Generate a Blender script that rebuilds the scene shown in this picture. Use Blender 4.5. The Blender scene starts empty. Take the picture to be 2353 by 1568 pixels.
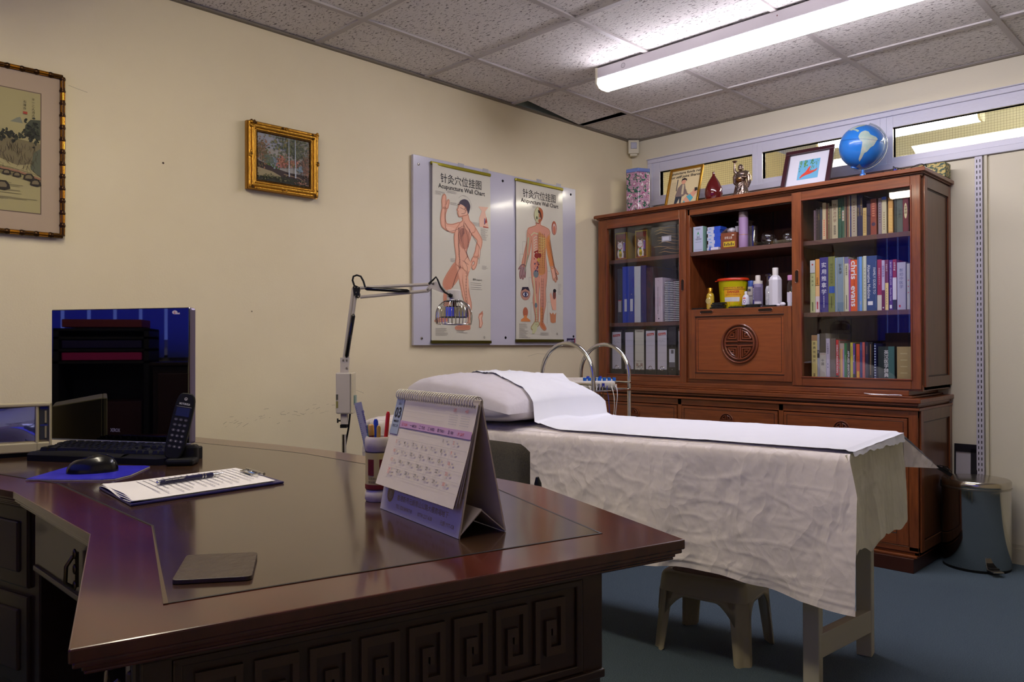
import bpy, math, random
from math import sin, cos, pi, radians, sqrt
from mathutils import Vector, Matrix, noise
from mathutils.geometry import tessellate_polygon

random.seed(7)
scn = bpy.context.scene
COL = scn.collection

# ------------------------------------------------------------------ camera
cam_d = bpy.data.cameras.new('camera')
cam = bpy.data.objects.new('camera', cam_d)
COL.objects.link(cam)
cam_d.sensor_width = 36.0
cam_d.lens = 36.0 * 1789.9 / 2353.0
cam_d.clip_start = 0.05
cam_d.clip_end = 50
cr = Vector((0.71181056, 0.70236551, -0.00289993))
cu = Vector((0.00677002, -0.00273236, 0.99997335))
cf = Vector((-0.70233887, 0.71181122, 0.00669995))
mw = Matrix(((cr.x, cu.x, -cf.x, 2.9605), (cr.y, cu.y, -cf.y, -4.1027), (cr.z, cu.z, -cf.z, 0.986), (0, 0, 0, 1)))
cam.matrix_world = mw
scn.camera = cam

# ------------------------------------------------------------------ world, exposure
w = bpy.data.worlds.new('world')
scn.world = w
w.use_nodes = True
w.node_tree.nodes['Background'].inputs[0].default_value = (0.16, 0.22, 0.75, 1)
w.node_tree.nodes['Background'].inputs[1].default_value = 1.2
scn.view_settings.view_transform = 'Standard'
scn.view_settings.look = 'None'
scn.view_settings.exposure = 0.0
scn.view_settings.gamma = 1.0
scn.view_settings.use_curve_mapping = False
scn.cycles.max_bounces = 8
scn.cycles.diffuse_bounces = 5
scn.cycles.glossy_bounces = 4
scn.cycles.transmission_bounces = 6
scn.cycles.transparent_max_bounces = 16
scn.cycles.caustics_reflective = False
scn.cycles.caustics_refractive = False

# light levels of the lamps and of the daylit window
LAMP_NEAR_CABINET = 36.0
LAMP_OVER_DESK = 34.0
LAMP_NEXT_ROOM = 60.0
DAYLIGHT = 15.0

sun_area = bpy.data.lights.new('window_daylight', 'AREA')
sun_area.shape = 'RECTANGLE'
sun_area.size = 3.9
sun_area.size_y = 1.3
sun_area.energy = DAYLIGHT
sun_area.color = (0.16, 0.2, 1.0)
sa = bpy.data.objects.new('window_daylight', sun_area)
sa.location = (1.95, -5.35, 1.55)
sa.rotation_euler = (radians(90), 0, 0)   # shines towards +y, in through the blinds
COL.objects.link(sa)

# ------------------------------------------------------------------ materials
def lin(c):
    return tuple(((x / 255) / 12.92 if x / 255 <= 0.04045 else ((x / 255 + 0.055) / 1.055) ** 2.4) for x in c)

MATS = {}
def M(name, rgb=None, rough=0.6, metal=0.0, coat=0.0, spec=0.5, bump=None, mix=None, trans=0.0, emit=0.0, alpha=None, sheen=0.0, ior=1.45, wave=None):
    """procedural principled material; rgb in sRGB 0-255.
    mix=(rgb2, scale, stretch xyz, contrast)  bump=(scale, strength, stretch)"""
    if name in MATS:
        return MATS[name]
    m = bpy.data.materials.new(name)
    m.use_nodes = True
    nt = m.node_tree
    b = nt.nodes['Principled BSDF']
    base = lin(rgb)
    b.inputs['Base Color'].default_value = (*base, 1)
    b.inputs['Roughness'].default_value = rough
    b.inputs['Metallic'].default_value = metal
    b.inputs['IOR'].default_value = ior
    b.inputs['Coat Weight'].default_value = coat
    b.inputs['Coat Roughness'].default_value = 0.08
    b.inputs['Specular IOR Level'].default_value = spec
    b.inputs['Transmission Weight'].default_value = trans
    b.inputs['Sheen Weight'].default_value = sheen
    if emit:
        b.inputs['Emission Color'].default_value = (*base, 1)
        b.inputs['Emission Strength'].default_value = emit
    if alpha is not None:
        b.inputs['Alpha'].default_value = alpha
    tc = None
    def coords(stretch):
        nonlocal tc
        if tc is None:
            tc = nt.nodes.new('ShaderNodeTexCoord')
        mp = nt.nodes.new('ShaderNodeMapping')
        mp.inputs['Scale'].default_value = stretch
        nt.links.new(tc.outputs['Object'], mp.inputs['Vector'])
        return mp
    if mix:
        rgb2, scale, stretch, con = mix
        n = nt.nodes.new('ShaderNodeTexNoise')
        n.inputs['Scale'].default_value = scale
        n.inputs['Detail'].default_value = 6
        n.inputs['Roughness'].default_value = 0.62
        nt.links.new(coords(stretch).outputs[0], n.inputs['Vector'])
        r = nt.nodes.new('ShaderNodeValToRGB')
        r.color_ramp.elements[0].position = 0.5 - con
        r.color_ramp.elements[0].color = (*base, 1)
        r.color_ramp.elements[1].position = 0.5 + con
        r.color_ramp.elements[1].color = (*lin(rgb2), 1)
        nt.links.new(n.outputs['Fac'], r.inputs['Fac'])
        nt.links.new(r.outputs['Color'], b.inputs['Base Color'])
    if bump:
        scale, strength, stretch = bump
        n = nt.nodes.new('ShaderNodeTexNoise')
        n.inputs['Scale'].default_value = scale
        n.inputs['Detail'].default_value = 4
        nt.links.new(coords(stretch).outputs[0], n.inputs['Vector'])
        bp_ = nt.nodes.new('ShaderNodeBump')
        bp_.inputs['Strength'].default_value = strength
        bp_.inputs['Distance'].default_value = 0.01
        nt.links.new(n.outputs['Fac'], bp_.inputs['Height'])
        nt.links.new(bp_.outputs['Normal'], b.inputs['Normal'])
    MATS[name] = m
    return m

def P(r, g, b_, rough=0.6, **k):
    """plain paint or print colour"""
    return M('print_%d_%d_%d_%d' % (r, g, b_, int(rough * 100)), (r, g, b_), rough, **k)

def glass_mat(name, tint=(1, 1, 1), refl=1.0, rough=0.0, opacity=0.0):
    """thin clear sheet: transparent with fresnel mirror reflection"""
    m = bpy.data.materials.new(name)
    m.use_nodes = True
    nt = m.node_tree
    nt.nodes.remove(nt.nodes['Principled BSDF'])
    out = nt.nodes['Material Output']
    tr = nt.nodes.new('ShaderNodeBsdfTransparent')
    tr.inputs[0].default_value = (*tint, 1)
    gl = nt.nodes.new('ShaderNodeBsdfGlossy')
    gl.inputs['Roughness'].default_value = rough
    fr = nt.nodes.new('ShaderNodeLayerWeight')
    fr.inputs['Blend'].default_value = 0.5
    pw = nt.nodes.new('ShaderNodeMath')
    pw.operation = 'POWER'
    pw.inputs[1].default_value = 4.0
    nt.links.new(fr.outputs['Facing'], pw.inputs[0])
    mu = nt.nodes.new('ShaderNodeMath')
    mu.operation = 'MULTIPLY_ADD'
    mu.inputs[1].default_value = 0.9
    mu.inputs[2].default_value = 0.045 * refl + opacity
    mx = nt.nodes.new('ShaderNodeMixShader')
    nt.links.new(pw.outputs[0], mu.inputs[0])
    nt.links.new(mu.outputs[0], mx.inputs[0])
    nt.links.new(tr.outputs[0], mx.inputs[1])
    nt.links.new(gl.outputs[0], mx.inputs[2])
    nt.links.new(mx.outputs[0], out.inputs[0])
    MATS[name] = m
    return m

WALL = M('wall_paint', (230, 218, 184), 0.75, mix=((224, 211, 176), 2.5, (1, 1, 1), 0.25), bump=(180, 0.05, (1, 1, 1)))
WALLB = M('wall_paint_back', (222, 215, 188), 0.7, bump=(160, 0.05, (1, 1, 1)))
GLOSSW = M('gloss_white_paint', (205, 205, 216), 0.28, bump=(60, 0.08, (1, 1, 1)))
SKIRT = M('cream_gloss_paint', (205, 198, 170), 0.35)
GRID = M('ceiling_bar_white', (176, 170, 166), 0.5)
WOOD = M('rosewood_red', (94, 46, 22), 0.30, coat=0.25, mix=((136, 74, 36), 5, (1.2, 14, 14), 0.22), bump=(30, 0.04, (1, 14, 14)))
WOODV = M('rosewood_red_upright', (94, 46, 22), 0.30, coat=0.25, mix=((136, 74, 36), 5, (14, 14, 1.2), 0.22), bump=(30, 0.04, (14, 14, 1)))
WOODS = M('rosewood_side_panel', (84, 54, 34), 0.32, coat=0.2, mix=((110, 72, 46), 5, (14, 14, 1.2), 0.25))
WOODD = M('rosewood_carved_groove', (42, 18, 10), 0.4)
WOODIN = M('rosewood_interior', (62, 30, 20), 0.5, mix=((88, 46, 28), 5, (14, 14, 1.5), 0.25))
SHELFW = M('shelf_edge_brown', (92, 62, 52), 0.5)
DESK = M('desk_dark_lacquer', (50, 22, 16), 0.18, coat=0.35, spec=.4, mix=((88, 40, 28), 3.5, (2, 5, 2), 0.3))
DESKP = M('desk_inlay_panel', (50, 34, 24), 0.16, coat=0.3, spec=.35, mix=((68, 48, 34), 4, (2, 9, 2), 0.3))
DESKB = M('desk_body_dark', (48, 30, 20), 0.32, coat=0.2, mix=((64, 42, 27), 4, (3, 3, 9), 0.3))
GROOVE = M('desk_groove_black', (14, 8, 6), 0.5)
CHROME = M('chrome_steel', (200, 200, 200), 0.14, metal=1.0)
STEEL = M('brushed_steel', (170, 165, 155), 0.3, metal=1.0)
BLACKP = M('black_plastic', (16, 16, 17), 0.5, spec=0.25)
BLACKG = M('black_gloss', (8, 8, 12), 0.06, spec=0.7)
WHITEP = M('white_plastic', (205, 203, 195), 0.4)
CREAMP = M('cream_plastic', (182, 172, 138), 0.45)
PAPER = M('white_paper', (218, 214, 212), 0.7)
GOLD = M('gilt_gold', (190, 140, 50), 0.32, metal=0.9, bump=(120, 0.25, (1, 1, 1)))
GOLDD = M('gilt_gold_dark', (92, 62, 22), 0.45, metal=0.7, bump=(200, 0.6, (1, 1, 1)))
SHEET = M('cotton_sheet', (228, 219, 214), 0.85, sheen=0.2)
SHEETB = M('beige_end_drape', (214, 210, 188), 0.8)
PAPERR = M('couch_paper', (232, 234, 242), 0.7, bump=(5, 0.12, (1, 1, 1)))
CARPET = M('blue_carpet', (66, 82, 94), 0.95, mix=((94, 112, 124), 260, (1, 1, 1), 0.2), bump=(240, 0.8, (1, 1, 1)))
GLASS = glass_mat('clear_glass', (0.93, 0.95, 0.93), 1.0)
GLASSD = glass_mat('cabinet_glass', (0.94, 0.95, 0.95), 1.7)
GLASSJ = glass_mat('thin_jar_glass', (0.93, 0.94, 0.94), 1.7, 0.02, 0.02)

def crumple(m, scale, strength, seed=0.0):
    """creased-cloth relief: warped cell facets plus a fine weave"""
    nt = m.node_tree; b = nt.nodes['Principled BSDF']; tc = nt.nodes.new('ShaderNodeTexCoord')
    wn_ = nt.nodes.new('ShaderNodeTexNoise'); wn_.inputs['Scale'].default_value = scale * 1.1; wn_.inputs['Detail'].default_value = 3
    vm = nt.nodes.new('ShaderNodeVectorMath'); vm.operation = 'MULTIPLY_ADD'; vm.inputs[1].default_value = (.13, .13, .13)
    nt.links.new(tc.outputs['Object'], wn_.inputs['Vector']); nt.links.new(wn_.outputs['Color'], vm.inputs[0]); nt.links.new(tc.outputs['Object'], vm.inputs[2])
    prev = None
    for k, (sc_, wt) in enumerate(((scale, 1.0), (scale * 2.3, .5), (scale * 5, .22))):
        mp = nt.nodes.new('ShaderNodeMapping'); mp.inputs['Rotation'].default_value = (k * .7 + seed, k * 1.1, k * .5); mp.inputs['Scale'].default_value = (2.4, 1.7, .62)
        v = nt.nodes.new('ShaderNodeTexVoronoi'); v.feature = 'F1'; v.inputs['Scale'].default_value = sc_
        nt.links.new(vm.outputs[0], mp.inputs['Vector']); nt.links.new(mp.outputs[0], v.inputs['Vector'])
        ma = nt.nodes.new('ShaderNodeMath'); ma.operation = 'MULTIPLY_ADD'; ma.inputs[1].default_value = wt / sc_ * 10
        nt.links.new(v.outputs['Distance'], ma.inputs[0])
        if prev is not None: nt.links.new(prev.outputs[0], ma.inputs[2])
        else: ma.inputs[2].default_value = 0
        prev = ma
    bu = nt.nodes.new('ShaderNodeBump'); bu.inputs['Strength'].default_value = strength; bu.inputs['Distance'].default_value = .02
    nt.links.new(prev.outputs[0], bu.inputs['Height']); nt.links.new(bu.outputs['Normal'], b.inputs['Normal'])
crumple(SHEET, 6.5, .5)
crumple(SHEETB, 5.0, .35, 1.3)

# ------------------------------------------------------------------ mesh builder
class MB:
    def __init__(s, mat=None):
        s.v = []; s.f = []; s.mi = []; s.ms = []; s.cur = 0; s.X = None; s.sm = False
        if mat: s.m(mat)
    def m(s, mat):
        if mat not in s.ms: s.ms.append(mat)
        s.cur = s.ms.index(mat)
        return s
    def add(s, vs, fs):
        n = len(s.v)
        for p in vs:
            p = Vector(p)
            if s.X is not None: p = s.X @ p
            s.v.append(p)
        for f in fs:
            s.f.append([n + i for i in f]); s.mi.append(s.cur)
        return s
    def box(s, x0, x1, y0, y1, z0, z1):
        if x0 > x1: x0, x1 = x1, x0
        if y0 > y1: y0, y1 = y1, y0
        if z0 > z1: z0, z1 = z1, z0
        vs = [(x0, y0, z0), (x1, y0, z0), (x1, y1, z0), (x0, y1, z0), (x0, y0, z1), (x1, y0, z1), (x1, y1, z1), (x0, y1, z1)]
        return s.add(vs, [(3, 2, 1, 0), (4, 5, 6, 7), (0, 1, 5, 4), (1, 2, 6, 5), (2, 3, 7, 6), (3, 0, 4, 7)])
    def obox(s, o, a, b, c):
        """box from corner o and edge vectors a,b,c"""
        o = Vector(o); a = Vector(a); b = Vector(b); c = Vector(c)
        vs = [o, o + a, o + a + b, o + b, o + c, o + a + c, o + a + b + c, o + b + c]
        fs = [(3, 2, 1, 0), (4, 5, 6, 7), (0, 1, 5, 4), (1, 2, 6, 5), (2, 3, 7, 6), (3, 0, 4, 7)]
        if a.cross(b).dot(c) < 0: fs = [f[::-1] for f in fs]
        return s.add(vs, fs)
    def prism(s, poly, z0, z1):
        n = len(poly)
        ar = sum(poly[i][0] * poly[(i + 1) % n][1] - poly[(i + 1) % n][0] * poly[i][1] for i in range(n))
        if ar < 0: poly = poly[::-1]
        vs = [(p[0], p[1], z0) for p in poly] + [(p[0], p[1], z1) for p in poly]
        tri = tessellate_polygon([[Vector((p[0], p[1], 0)) for p in poly]])
        fs = []
        for t in tri:
            a, b, c = [Vector((poly[i][0], poly[i][1], 0)) for i in t]
            up = (b - a).cross(c - a).z > 0
            t = tuple(t) if up else tuple(t)[::-1]
            fs.append(tuple(i + n for i in t)); fs.append(t[::-1])
        for i in range(n):
            j = (i + 1) % n
            fs.append((i, j, j + n, i + n))
        return s.add(vs, fs)
    def lathe(s, prof, c=(0, 0, 0), n=24, ax='z', sx=1.0, sy=1.0):
        """prof: list of (r, h) bottom to top"""
        vs = []; fs = []
        for (r, h) in prof:
            for k in range(n):
                a = 2 * pi * k / n
                if ax == 'z': vs.append((c[0] + r * cos(a) * sx, c[1] + r * sin(a) * sy, c[2] + h))
                elif ax == 'y': vs.append((c[0] + r * cos(a) * sx, c[1] + h, c[2] + r * sin(a) * sy))
                else: vs.append((c[0] + h, c[1] + r * cos(a) * sx, c[2] + r * sin(a) * sy))
        for i in range(len(prof) - 1):
            for k in range(n):
                k2 = (k + 1) % n
                q = (i * n + k, i * n + k2, (i + 1) * n + k2, (i + 1) * n + k)
                fs.append(q if ax != 'y' else q[::-1])
        if prof[0][0] > 1e-6:
            q = tuple(range(n))
            fs.append(q[::-1] if ax != 'y' else q)
        if prof[-1][0] > 1e-6:
            q = tuple((len(prof) - 1) * n + k for k in range(n))
            fs.append(q if ax != 'y' else q[::-1])
        return s.add(vs, fs)
    def tube(s, pts, r, n=8, caps=True):
        pts = [Vector(p) for p in pts]
        N = len(pts)
        rs = r if isinstance(r, (list, tuple)) else [r] * N
        vs = []; fs = []
        prev = None
        for i, p in enumerate(pts):
            t = (pts[min(i + 1, N - 1)] - pts[max(i - 1, 0)])
            if t.length < 1e-9: t = Vector((0, 0, 1))
            t.normalize()
            if prev is None:
                a = Vector((0, 0, 1)) if abs(t.z) < 0.9 else Vector((1, 0, 0))
                u = t.cross(a).normalized()
            else:
                u = (prev - t * prev.dot(t))
                if u.length < 1e-6: u = t.orthogonal()
                u.normalize()
            prev = u
            v_ = t.cross(u)
            for k in range(n):
                a = 2 * pi * k / n
                vs.append(p + (u * cos(a) + v_ * sin(a)) * rs[i])
        for i in range(N - 1):
            for k in range(n):
                k2 = (k + 1) % n
                fs.append((i * n + k, i * n + k2, (i + 1) * n + k2, (i + 1) * n + k))
        if caps:
            fs.append(tuple(range(n))[::-1]); fs.append(tuple((N - 1) * n + k for k in range(n)))
        return s.add(vs, fs)
    def cyl(s, a, b, r, n=16): return s.tube([a, b], r, n)
    def sphere(s, c, r, n=16, k=10, sc=(1, 1, 1)):
        vs = []; fs = []
        c = Vector(c)
        for i in range(k + 1):
            th = pi * i / k
            for j in range(n):
                ph = 2 * pi * j / n
                vs.append(c + Vector((r * sc[0] * sin(th) * cos(ph), r * sc[1] * sin(th) * sin(ph), -r * sc[2] * cos(th))))
        for i in range(k):
            for j in range(n):
                j2 = (j + 1) % n
                fs.append((i * n + j, i * n + j2, (i + 1) * n + j2, (i + 1) * n + j))
        return s.add(vs, fs)
    def grid(s, fn, nu, nv):
        vs = [fn(i / nu, j / nv) for j in range(nv + 1) for i in range(nu + 1)]
        fs = [(j * (nu + 1) + i, j * (nu + 1) + i + 1, (j + 1) * (nu + 1) + i + 1, (j + 1) * (nu + 1) + i) for j in range(nv) for i in range(nu)]
        return s.add(vs, fs)
    def build(s, name, parent=None, smooth=None, bevel=0, weld=False, origin=None):
        me = bpy.data.meshes.new(name)
        if origin is None and parent is None:
            xs = [p.x for p in s.v]; ys = [p.y for p in s.v]; zs = [p.z for p in s.v]
            origin = Vector(((min(xs) + max(xs)) / 2, (min(ys) + max(ys)) / 2, min(zs)))
        po = WLOC[parent.name] if parent is not None else Vector((0, 0, 0))
        o_ = Vector(origin) if origin is not None else po
        me.from_pydata([tuple(p - o_) for p in s.v], [], s.f)
        for m_ in s.ms: me.materials.append(m_)
        me.polygons.foreach_set('material_index', s.mi)
        if smooth is not None:
            me.polygons.foreach_set('use_smooth', [True] * len(me.polygons))
            me.set_sharp_from_angle(angle=radians(smooth))
        me.update()
        ob = bpy.data.objects.new(name, me)
        COL.objects.link(ob)
        if parent is not None: ob.parent = parent
        ob.location = o_ - po
        WLOC[ob.name] = o_
        if bevel:
            bm_ = ob.modifiers.new('bevel', 'BEVEL'); bm_.width = bevel; bm_.segments = 2; bm_.limit_method = 'ANGLE'; bm_.angle_limit = radians(40)
            bm_.harden_normals = False
        return ob

WLOC = {}
def tag(o, label, cat, group=None):
    o['label'] = label; o['category'] = cat
    if group: o['group'] = group
    return o
def thing(name, loc, label, cat, group=None):
    o = bpy.data.objects.new(name, None)
    o.empty_display_size = 0.05
    COL.objects.link(o); o.location = loc
    WLOC[o.name] = Vector(loc)
    return tag(o, label, cat, group)
def struct(o):
    o['kind'] = 'structure'
    return o

# ------------------------------------------------------------------ lettering and flat artwork
_tc = {}
def glyphs(txt, bold=0.0, res=2):
    k = (txt, bold, res)
    if k not in _tc:
        c = bpy.data.curves.new('tmp', 'FONT'); c.body = txt; c.size = 1; c.resolution_u = res; c.offset = bold
        o = bpy.data.objects.new('tmp', c)
        me = o.to_mesh()
        vs = [(v.co.x, v.co.y) for v in me.vertices]; fs = [tuple(p.vertices) for p in me.polygons]
        o.to_mesh_clear(); bpy.data.objects.remove(o); bpy.data.curves.remove(c)
        _tc[k] = (vs, fs)
    return _tc[k]

class Art:
    """flat print on a face: origin O, unit vectors U (right) and V (up); N towards the viewer"""
    def __init__(s, mb, O, U, V, eps=0.0004):
        s.mb = mb; s.O = Vector(O); s.U = Vector(U).normalized(); s.V = Vector(V).normalized(); s.N = s.U.cross(s.V).normalized(); s.e = eps; s.l = 1; s.warp = None; s.c = 0
    def p(s, x, y):
        q = s.O + s.U * x + s.V * y + s.N * (s.e * s.l + s.c * 2e-6)
        if s.warp: q = q + s.N * s.warp(x, y)
        return q
    def lay(s, k): s.l = k; return s
    def rect(s, x0, y0, x1, y1, mat):
        s.c += 1; s.mb.m(mat); s.mb.add([s.p(x0, y0), s.p(x1, y0), s.p(x1, y1), s.p(x0, y1)], [(0, 1, 2, 3)])
    def poly(s, pts, mat):
        s.c += 1; s.mb.m(mat)
        tri = tessellate_polygon([[Vector((a, b, 0)) for a, b in pts]])
        fs = []
        for t in tri:
            a, b, c = [Vector((*pts[i], 0)) for i in t]
            fs.append(tuple(t) if (b - a).cross(c - a).z > 0 else tuple(t)[::-1])
        s.mb.add([s.p(a, b) for a, b in pts], fs)
    def ell(s, cx, cy, rx, ry, mat, n=18, rot=0.0):
        s.poly([(cx + rx * cos(2 * pi * k / n) * cos(rot) - ry * sin(2 * pi * k / n) * sin(rot), cy + rx * cos(2 * pi * k / n) * sin(rot) + ry * sin(2 * pi * k / n) * cos(rot)) for k in range(n)], mat)
    def line(s, pts, w, mat):
        """stroke with width w or list of widths"""
        s.c += 1; s.mb.m(mat)
        n = len(pts); ws = w if isinstance(w, (list, tuple)) else [w] * n
        L = []; R = []
        for i in range(n):
            a = pts[max(0, i - 1)]; b = pts[min(n - 1, i + 1)]
            dx, dy = b[0] - a[0], b[1] - a[1]; d = sqrt(dx * dx + dy * dy) or 1
            nx, ny = -dy / d * ws[i] / 2, dx / d * ws[i] / 2
            L.append(s.p(pts[i][0] + nx, pts[i][1] + ny)); R.append(s.p(pts[i][0] - nx, pts[i][1] - ny))
        s.mb.add(L + R, [(n + i, n + i + 1, i + 1, i) for i in range(n - 1)])
    def ring(s, cx, cy, r0, r1, mat, n=20, a0=0, a1=2 * pi, sy=1.0):
        s.line([(cx + (r0 + r1) / 2 * cos(a0 + (a1 - a0) * k / n), cy + (r0 + r1) / 2 * sin(a0 + (a1 - a0) * k / n) * sy) for k in range(n + 1)], r1 - r0, mat)
    def text(s, x, y, txt, size, mat, bold=0.0, align='l', width=None, rot=0.0):
        if ord(txt[0]) > 0x2e80: bold = min(bold, .004)
        vs, fs = glyphs(txt, bold)
        if not vs: return
        x0 = min(v[0] for v in vs); x1 = max(v[0] for v in vs)
        sx = size
        if width: sx = width / (x1 - x0)
        off = {'l': -x0, 'c': -(x0 + x1) / 2, 'r': -x1}[align]
        s.mb.m(mat); cr_, sr_ = cos(rot), sin(rot)
        s.mb.add([s.p(x + (v[0] + off) * sx * cr_ - v[1] * size * sr_, y + (v[0] + off) * sx * sr_ + v[1] * size * cr_) for v in vs], fs)
    def vtext(s, x, y, txt, size, mat, step=1.08, bold=0.0):
        for i, ch in enumerate(txt):
            s.text(x, y - size * step * i - size, ch, size, mat, bold, 'c')

def inset(poly, d):
    """inset a convex-ish ccw polygon by d (or list of d per edge)"""
    n = len(poly); ds = d if isinstance(d, (list, tuple)) else [d] * n
    lines = []
    for i in range(n):
        a = Vector(poly[i]); b = Vector(poly[(i + 1) % n]); t = (b - a).normalized(); nn = Vector((-t.y, t.x))
        lines.append((a + nn * ds[i], t))
    out = []
    for i in range(n):
        p1, t1 = lines[i - 1]; p2, t2 = lines[i]
        den = t1.x * t2.y - t1.y * t2.x
        if abs(den) < 1e-4: out.append((p2.x, p2.y)); continue
        k = ((p2.x - p1.x) * t2.y - (p2.y - p1.y) * t2.x) / den
        q = p1 + t1 * k; out.append((q.x, q.y))
    return out
# ================================================================== the room shell
H = 2.295; X1 = 4.2; Y0 = -5.0
struct(MB(CARPET).box(-0.1, X1, Y0, 0.0, -0.05, 0).build('floor'))
wl = MB(WALL)
wl.box(-0.12, 0, Y0, 3.2, 0, H + 0.3)
a = Art(wl, (0, 0, 0), (0, 1, 0), (0, 0, 1), 0.0003)     # marks on the plaster; U = +y, V = up
a.ell(-2.951, 1.673, 0.004, 0.004, P(60, 40, 30))
a.ell(-2.60, 1.13, 0.003, 0.003, P(120, 105, 85))
random.seed(11)
for k in range(46):
    y = random.uniform(-2.72, -2.1); z = 0.70 + random.gauss(0, 0.012) + (y + 2.45) * 0.09
    l = random.uniform(0.004, 0.024); an = random.gauss(0.12, 0.25)
    a.line([(y, z), (y + l * cos(an) * .6, z + l * sin(an) * .6), (y + l, z + l * an)], random.uniform(0.0005, 0.0013), P(138, 126, 100))
a.line([(-3.27, 1.888), (-3.24, 1.882), (-3.21, 1.877)], 0.001, P(140, 125, 100))
a.line([(-2.16, 0.80), (-2.1, 0.79), (-2.06, 0.775)], 0.001, P(140, 128, 104))
a.line([(-0.98, 0.93), (-0.9, 0.945), (-0.82, 0.94)], 0.001, P(140, 128, 104))
struct(wl.build('wall_left'))
# back wall with the long transom window
WZ0, WZ1, WX0, WX1 = 1.885, 2.130, 0.165, 3.45
wb = MB(WALLB)
wb.box(0, X1, 0, 0.12, 0, WZ0); wb.box(0, X1, 0, 0.12, WZ1, H + 0.3)
wb.box(0, WX0, 0, 0.12, WZ0, WZ1); wb.box(WX1, X1, 0, 0.12, WZ0, WZ1)
struct(wb.build('wall_back'))
struct(MB(WALL).box(X1, X1 + 0.1, Y0, 3.2, 0, H + 0.3).build('wall_right'))
# front wall, behind the photographer, with a window and blinds the glossy things mirror
wf = MB(WALL)
FX0, FX1, FZ0, FZ1 = 0.03, 3.9, 0.98, 2.12
wf.box(0, X1, Y0 - 0.12, Y0, 0, FZ0); wf.box(0, X1, Y0 - 0.12, Y0, FZ1, H + 0.3)
wf.box(0, FX0, Y0 - 0.12, Y0, FZ0, FZ1); wf.box(FX1, X1, Y0 - 0.12, Y0, FZ0, FZ1)
struct(wf.build('wall_front'))
wn = MB(GLOSSW)
for x in (FX0, (FX0 + FX1) / 2 - .02, FX1 - .04): wn.box(x, x + .04, Y0 - .08, Y0 - .03, FZ0, FZ1)
wn.box(FX0, FX1, Y0 - .08, Y0 - .03, FZ0, FZ0 + .04); wn.box(FX0, FX1, Y0 - .08, Y0 - .03, FZ1 - .04, FZ1)
wn.box(FX0 - .03, FX1 + .03, Y0 - .02, Y0 + .03, FZ0 - .03, FZ0)
wn.m(GLASS).box(FX0 + .04, FX1 - .04, Y0 - .058, Y0 - .052, FZ0 + .04, FZ1 - .04)
wn = struct(wn.build('window_4'))
bm = bpy.data.materials.new('translucent_blue_blind'); bm.use_nodes = True
nt = bm.node_tree; nt.nodes.remove(nt.nodes['Principled BSDF'])
tl = nt.nodes.new('ShaderNodeBsdfTranslucent'); tl.inputs[0].default_value = (0.25, 0.3, 0.95, 1)
df = nt.nodes.new('ShaderNodeBsdfDiffuse'); df.inputs[0].default_value = (0.25, 0.3, 0.8, 1)
ms_ = nt.nodes.new('ShaderNodeMixShader'); ms_.inputs[0].default_value = 0.3
nt.links.new(tl.outputs[0], ms_.inputs[1]); nt.links.new(df.outputs[0], ms_.inputs[2]); nt.links.new(ms_.outputs[0], nt.nodes['Material Output'].inputs[0])
bt = thing('vertical_blind', ((FX0 + FX1) / 2, Y0 + .05, FZ0 - .05), 'blue vertical blind hanging over the window behind the desk chair', 'blind')
MB(WHITEP).box(FX0 - .03, FX1 + .03, Y0 + .03, Y0 + .07, FZ1 + .0, FZ1 + .04).build('head_rail', bt)
for k in range(37):
    x = FX0 + 0.01 + k * 0.1045
    an = radians(14)
    q = MB(bm); q.obox((x, Y0 + .045, FZ0 - .04), (0.095 * cos(an), 0.095 * sin(an) * .4, 0), (0, 0.0015, 0), (0, 0, FZ1 - FZ0 + .04)); q.build('slat', bt)

t = thing('storage_shelf', (.46, -4.80, 0), 'dark shelf stacked with maroon and pink boxes by the window, seen only as a reflection', 'shelf')
q_ = MB(P(22, 18, 26)); q_.box(.28, .30, -4.90, -4.70, 0, 1.06); q_.box(.62, .64, -4.90, -4.70, 0, 1.06)
for z in (.10, .50, .92, .97, 1.02, 1.055): q_.box(.28, .64, -4.90, -4.70, z, z + .010)
q_.box(.28, .64, -4.91, -4.90, 0, 1.06); q_.build('shelf_frame', t)
for k, (z, c_) in enumerate(((.512, (60, 24, 30)), (.932, (190, 40, 110)), (.982, (40, 30, 80)), (1.068, (130, 50, 60)))):
    tag(MB(P(*c_)).box(.31, .61, -4.88, -4.705, z + .001, z + (.034 if z > .6 else .25)).build('document_box', bevel=.003), ['large maroon', 'flat pink', 'flat navy', 'flat red-brown'][k] + ' box on the dark shelf behind the desk, seen only as a reflection', 'box')
t = thing('low_cabinet', (.12, -4.78, 0), 'tall dark cabinet at the left of the window, seen only in the monitor', 'cabinet')
q_ = MB(P(40, 28, 48)); q_.box(.03, .21, -4.92, -4.68, 0, 1.03); q_.m(P(70, 50, 80)).box(.045, .195, -4.682, -4.676, .70, 1.00); q_.build('body', t, bevel=.01)

t = thing('sideboard', (1.2, -4.8, 0), 'long low dark sideboard under the window behind the photographer, seen only as a reflection', 'cabinet')
q_ = MB(P(36, 20, 20, .4)); q_.box(.67, 1.75, -4.88, -4.62, .06, .91); q_.box(.66, 1.76, -4.89, -4.60, .91, .925); q_.box(.69, 1.73, -4.86, -4.64, 0, .06); q_.build('carcass', t, bevel=.003)
for k in range(3): MB(P(50, 26, 24, .4)).box(.69 + k * .35, 1.03 + k * .35, -4.618, -4.605, .10, .88).build('cupboard_door', t, bevel=.003)

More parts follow.
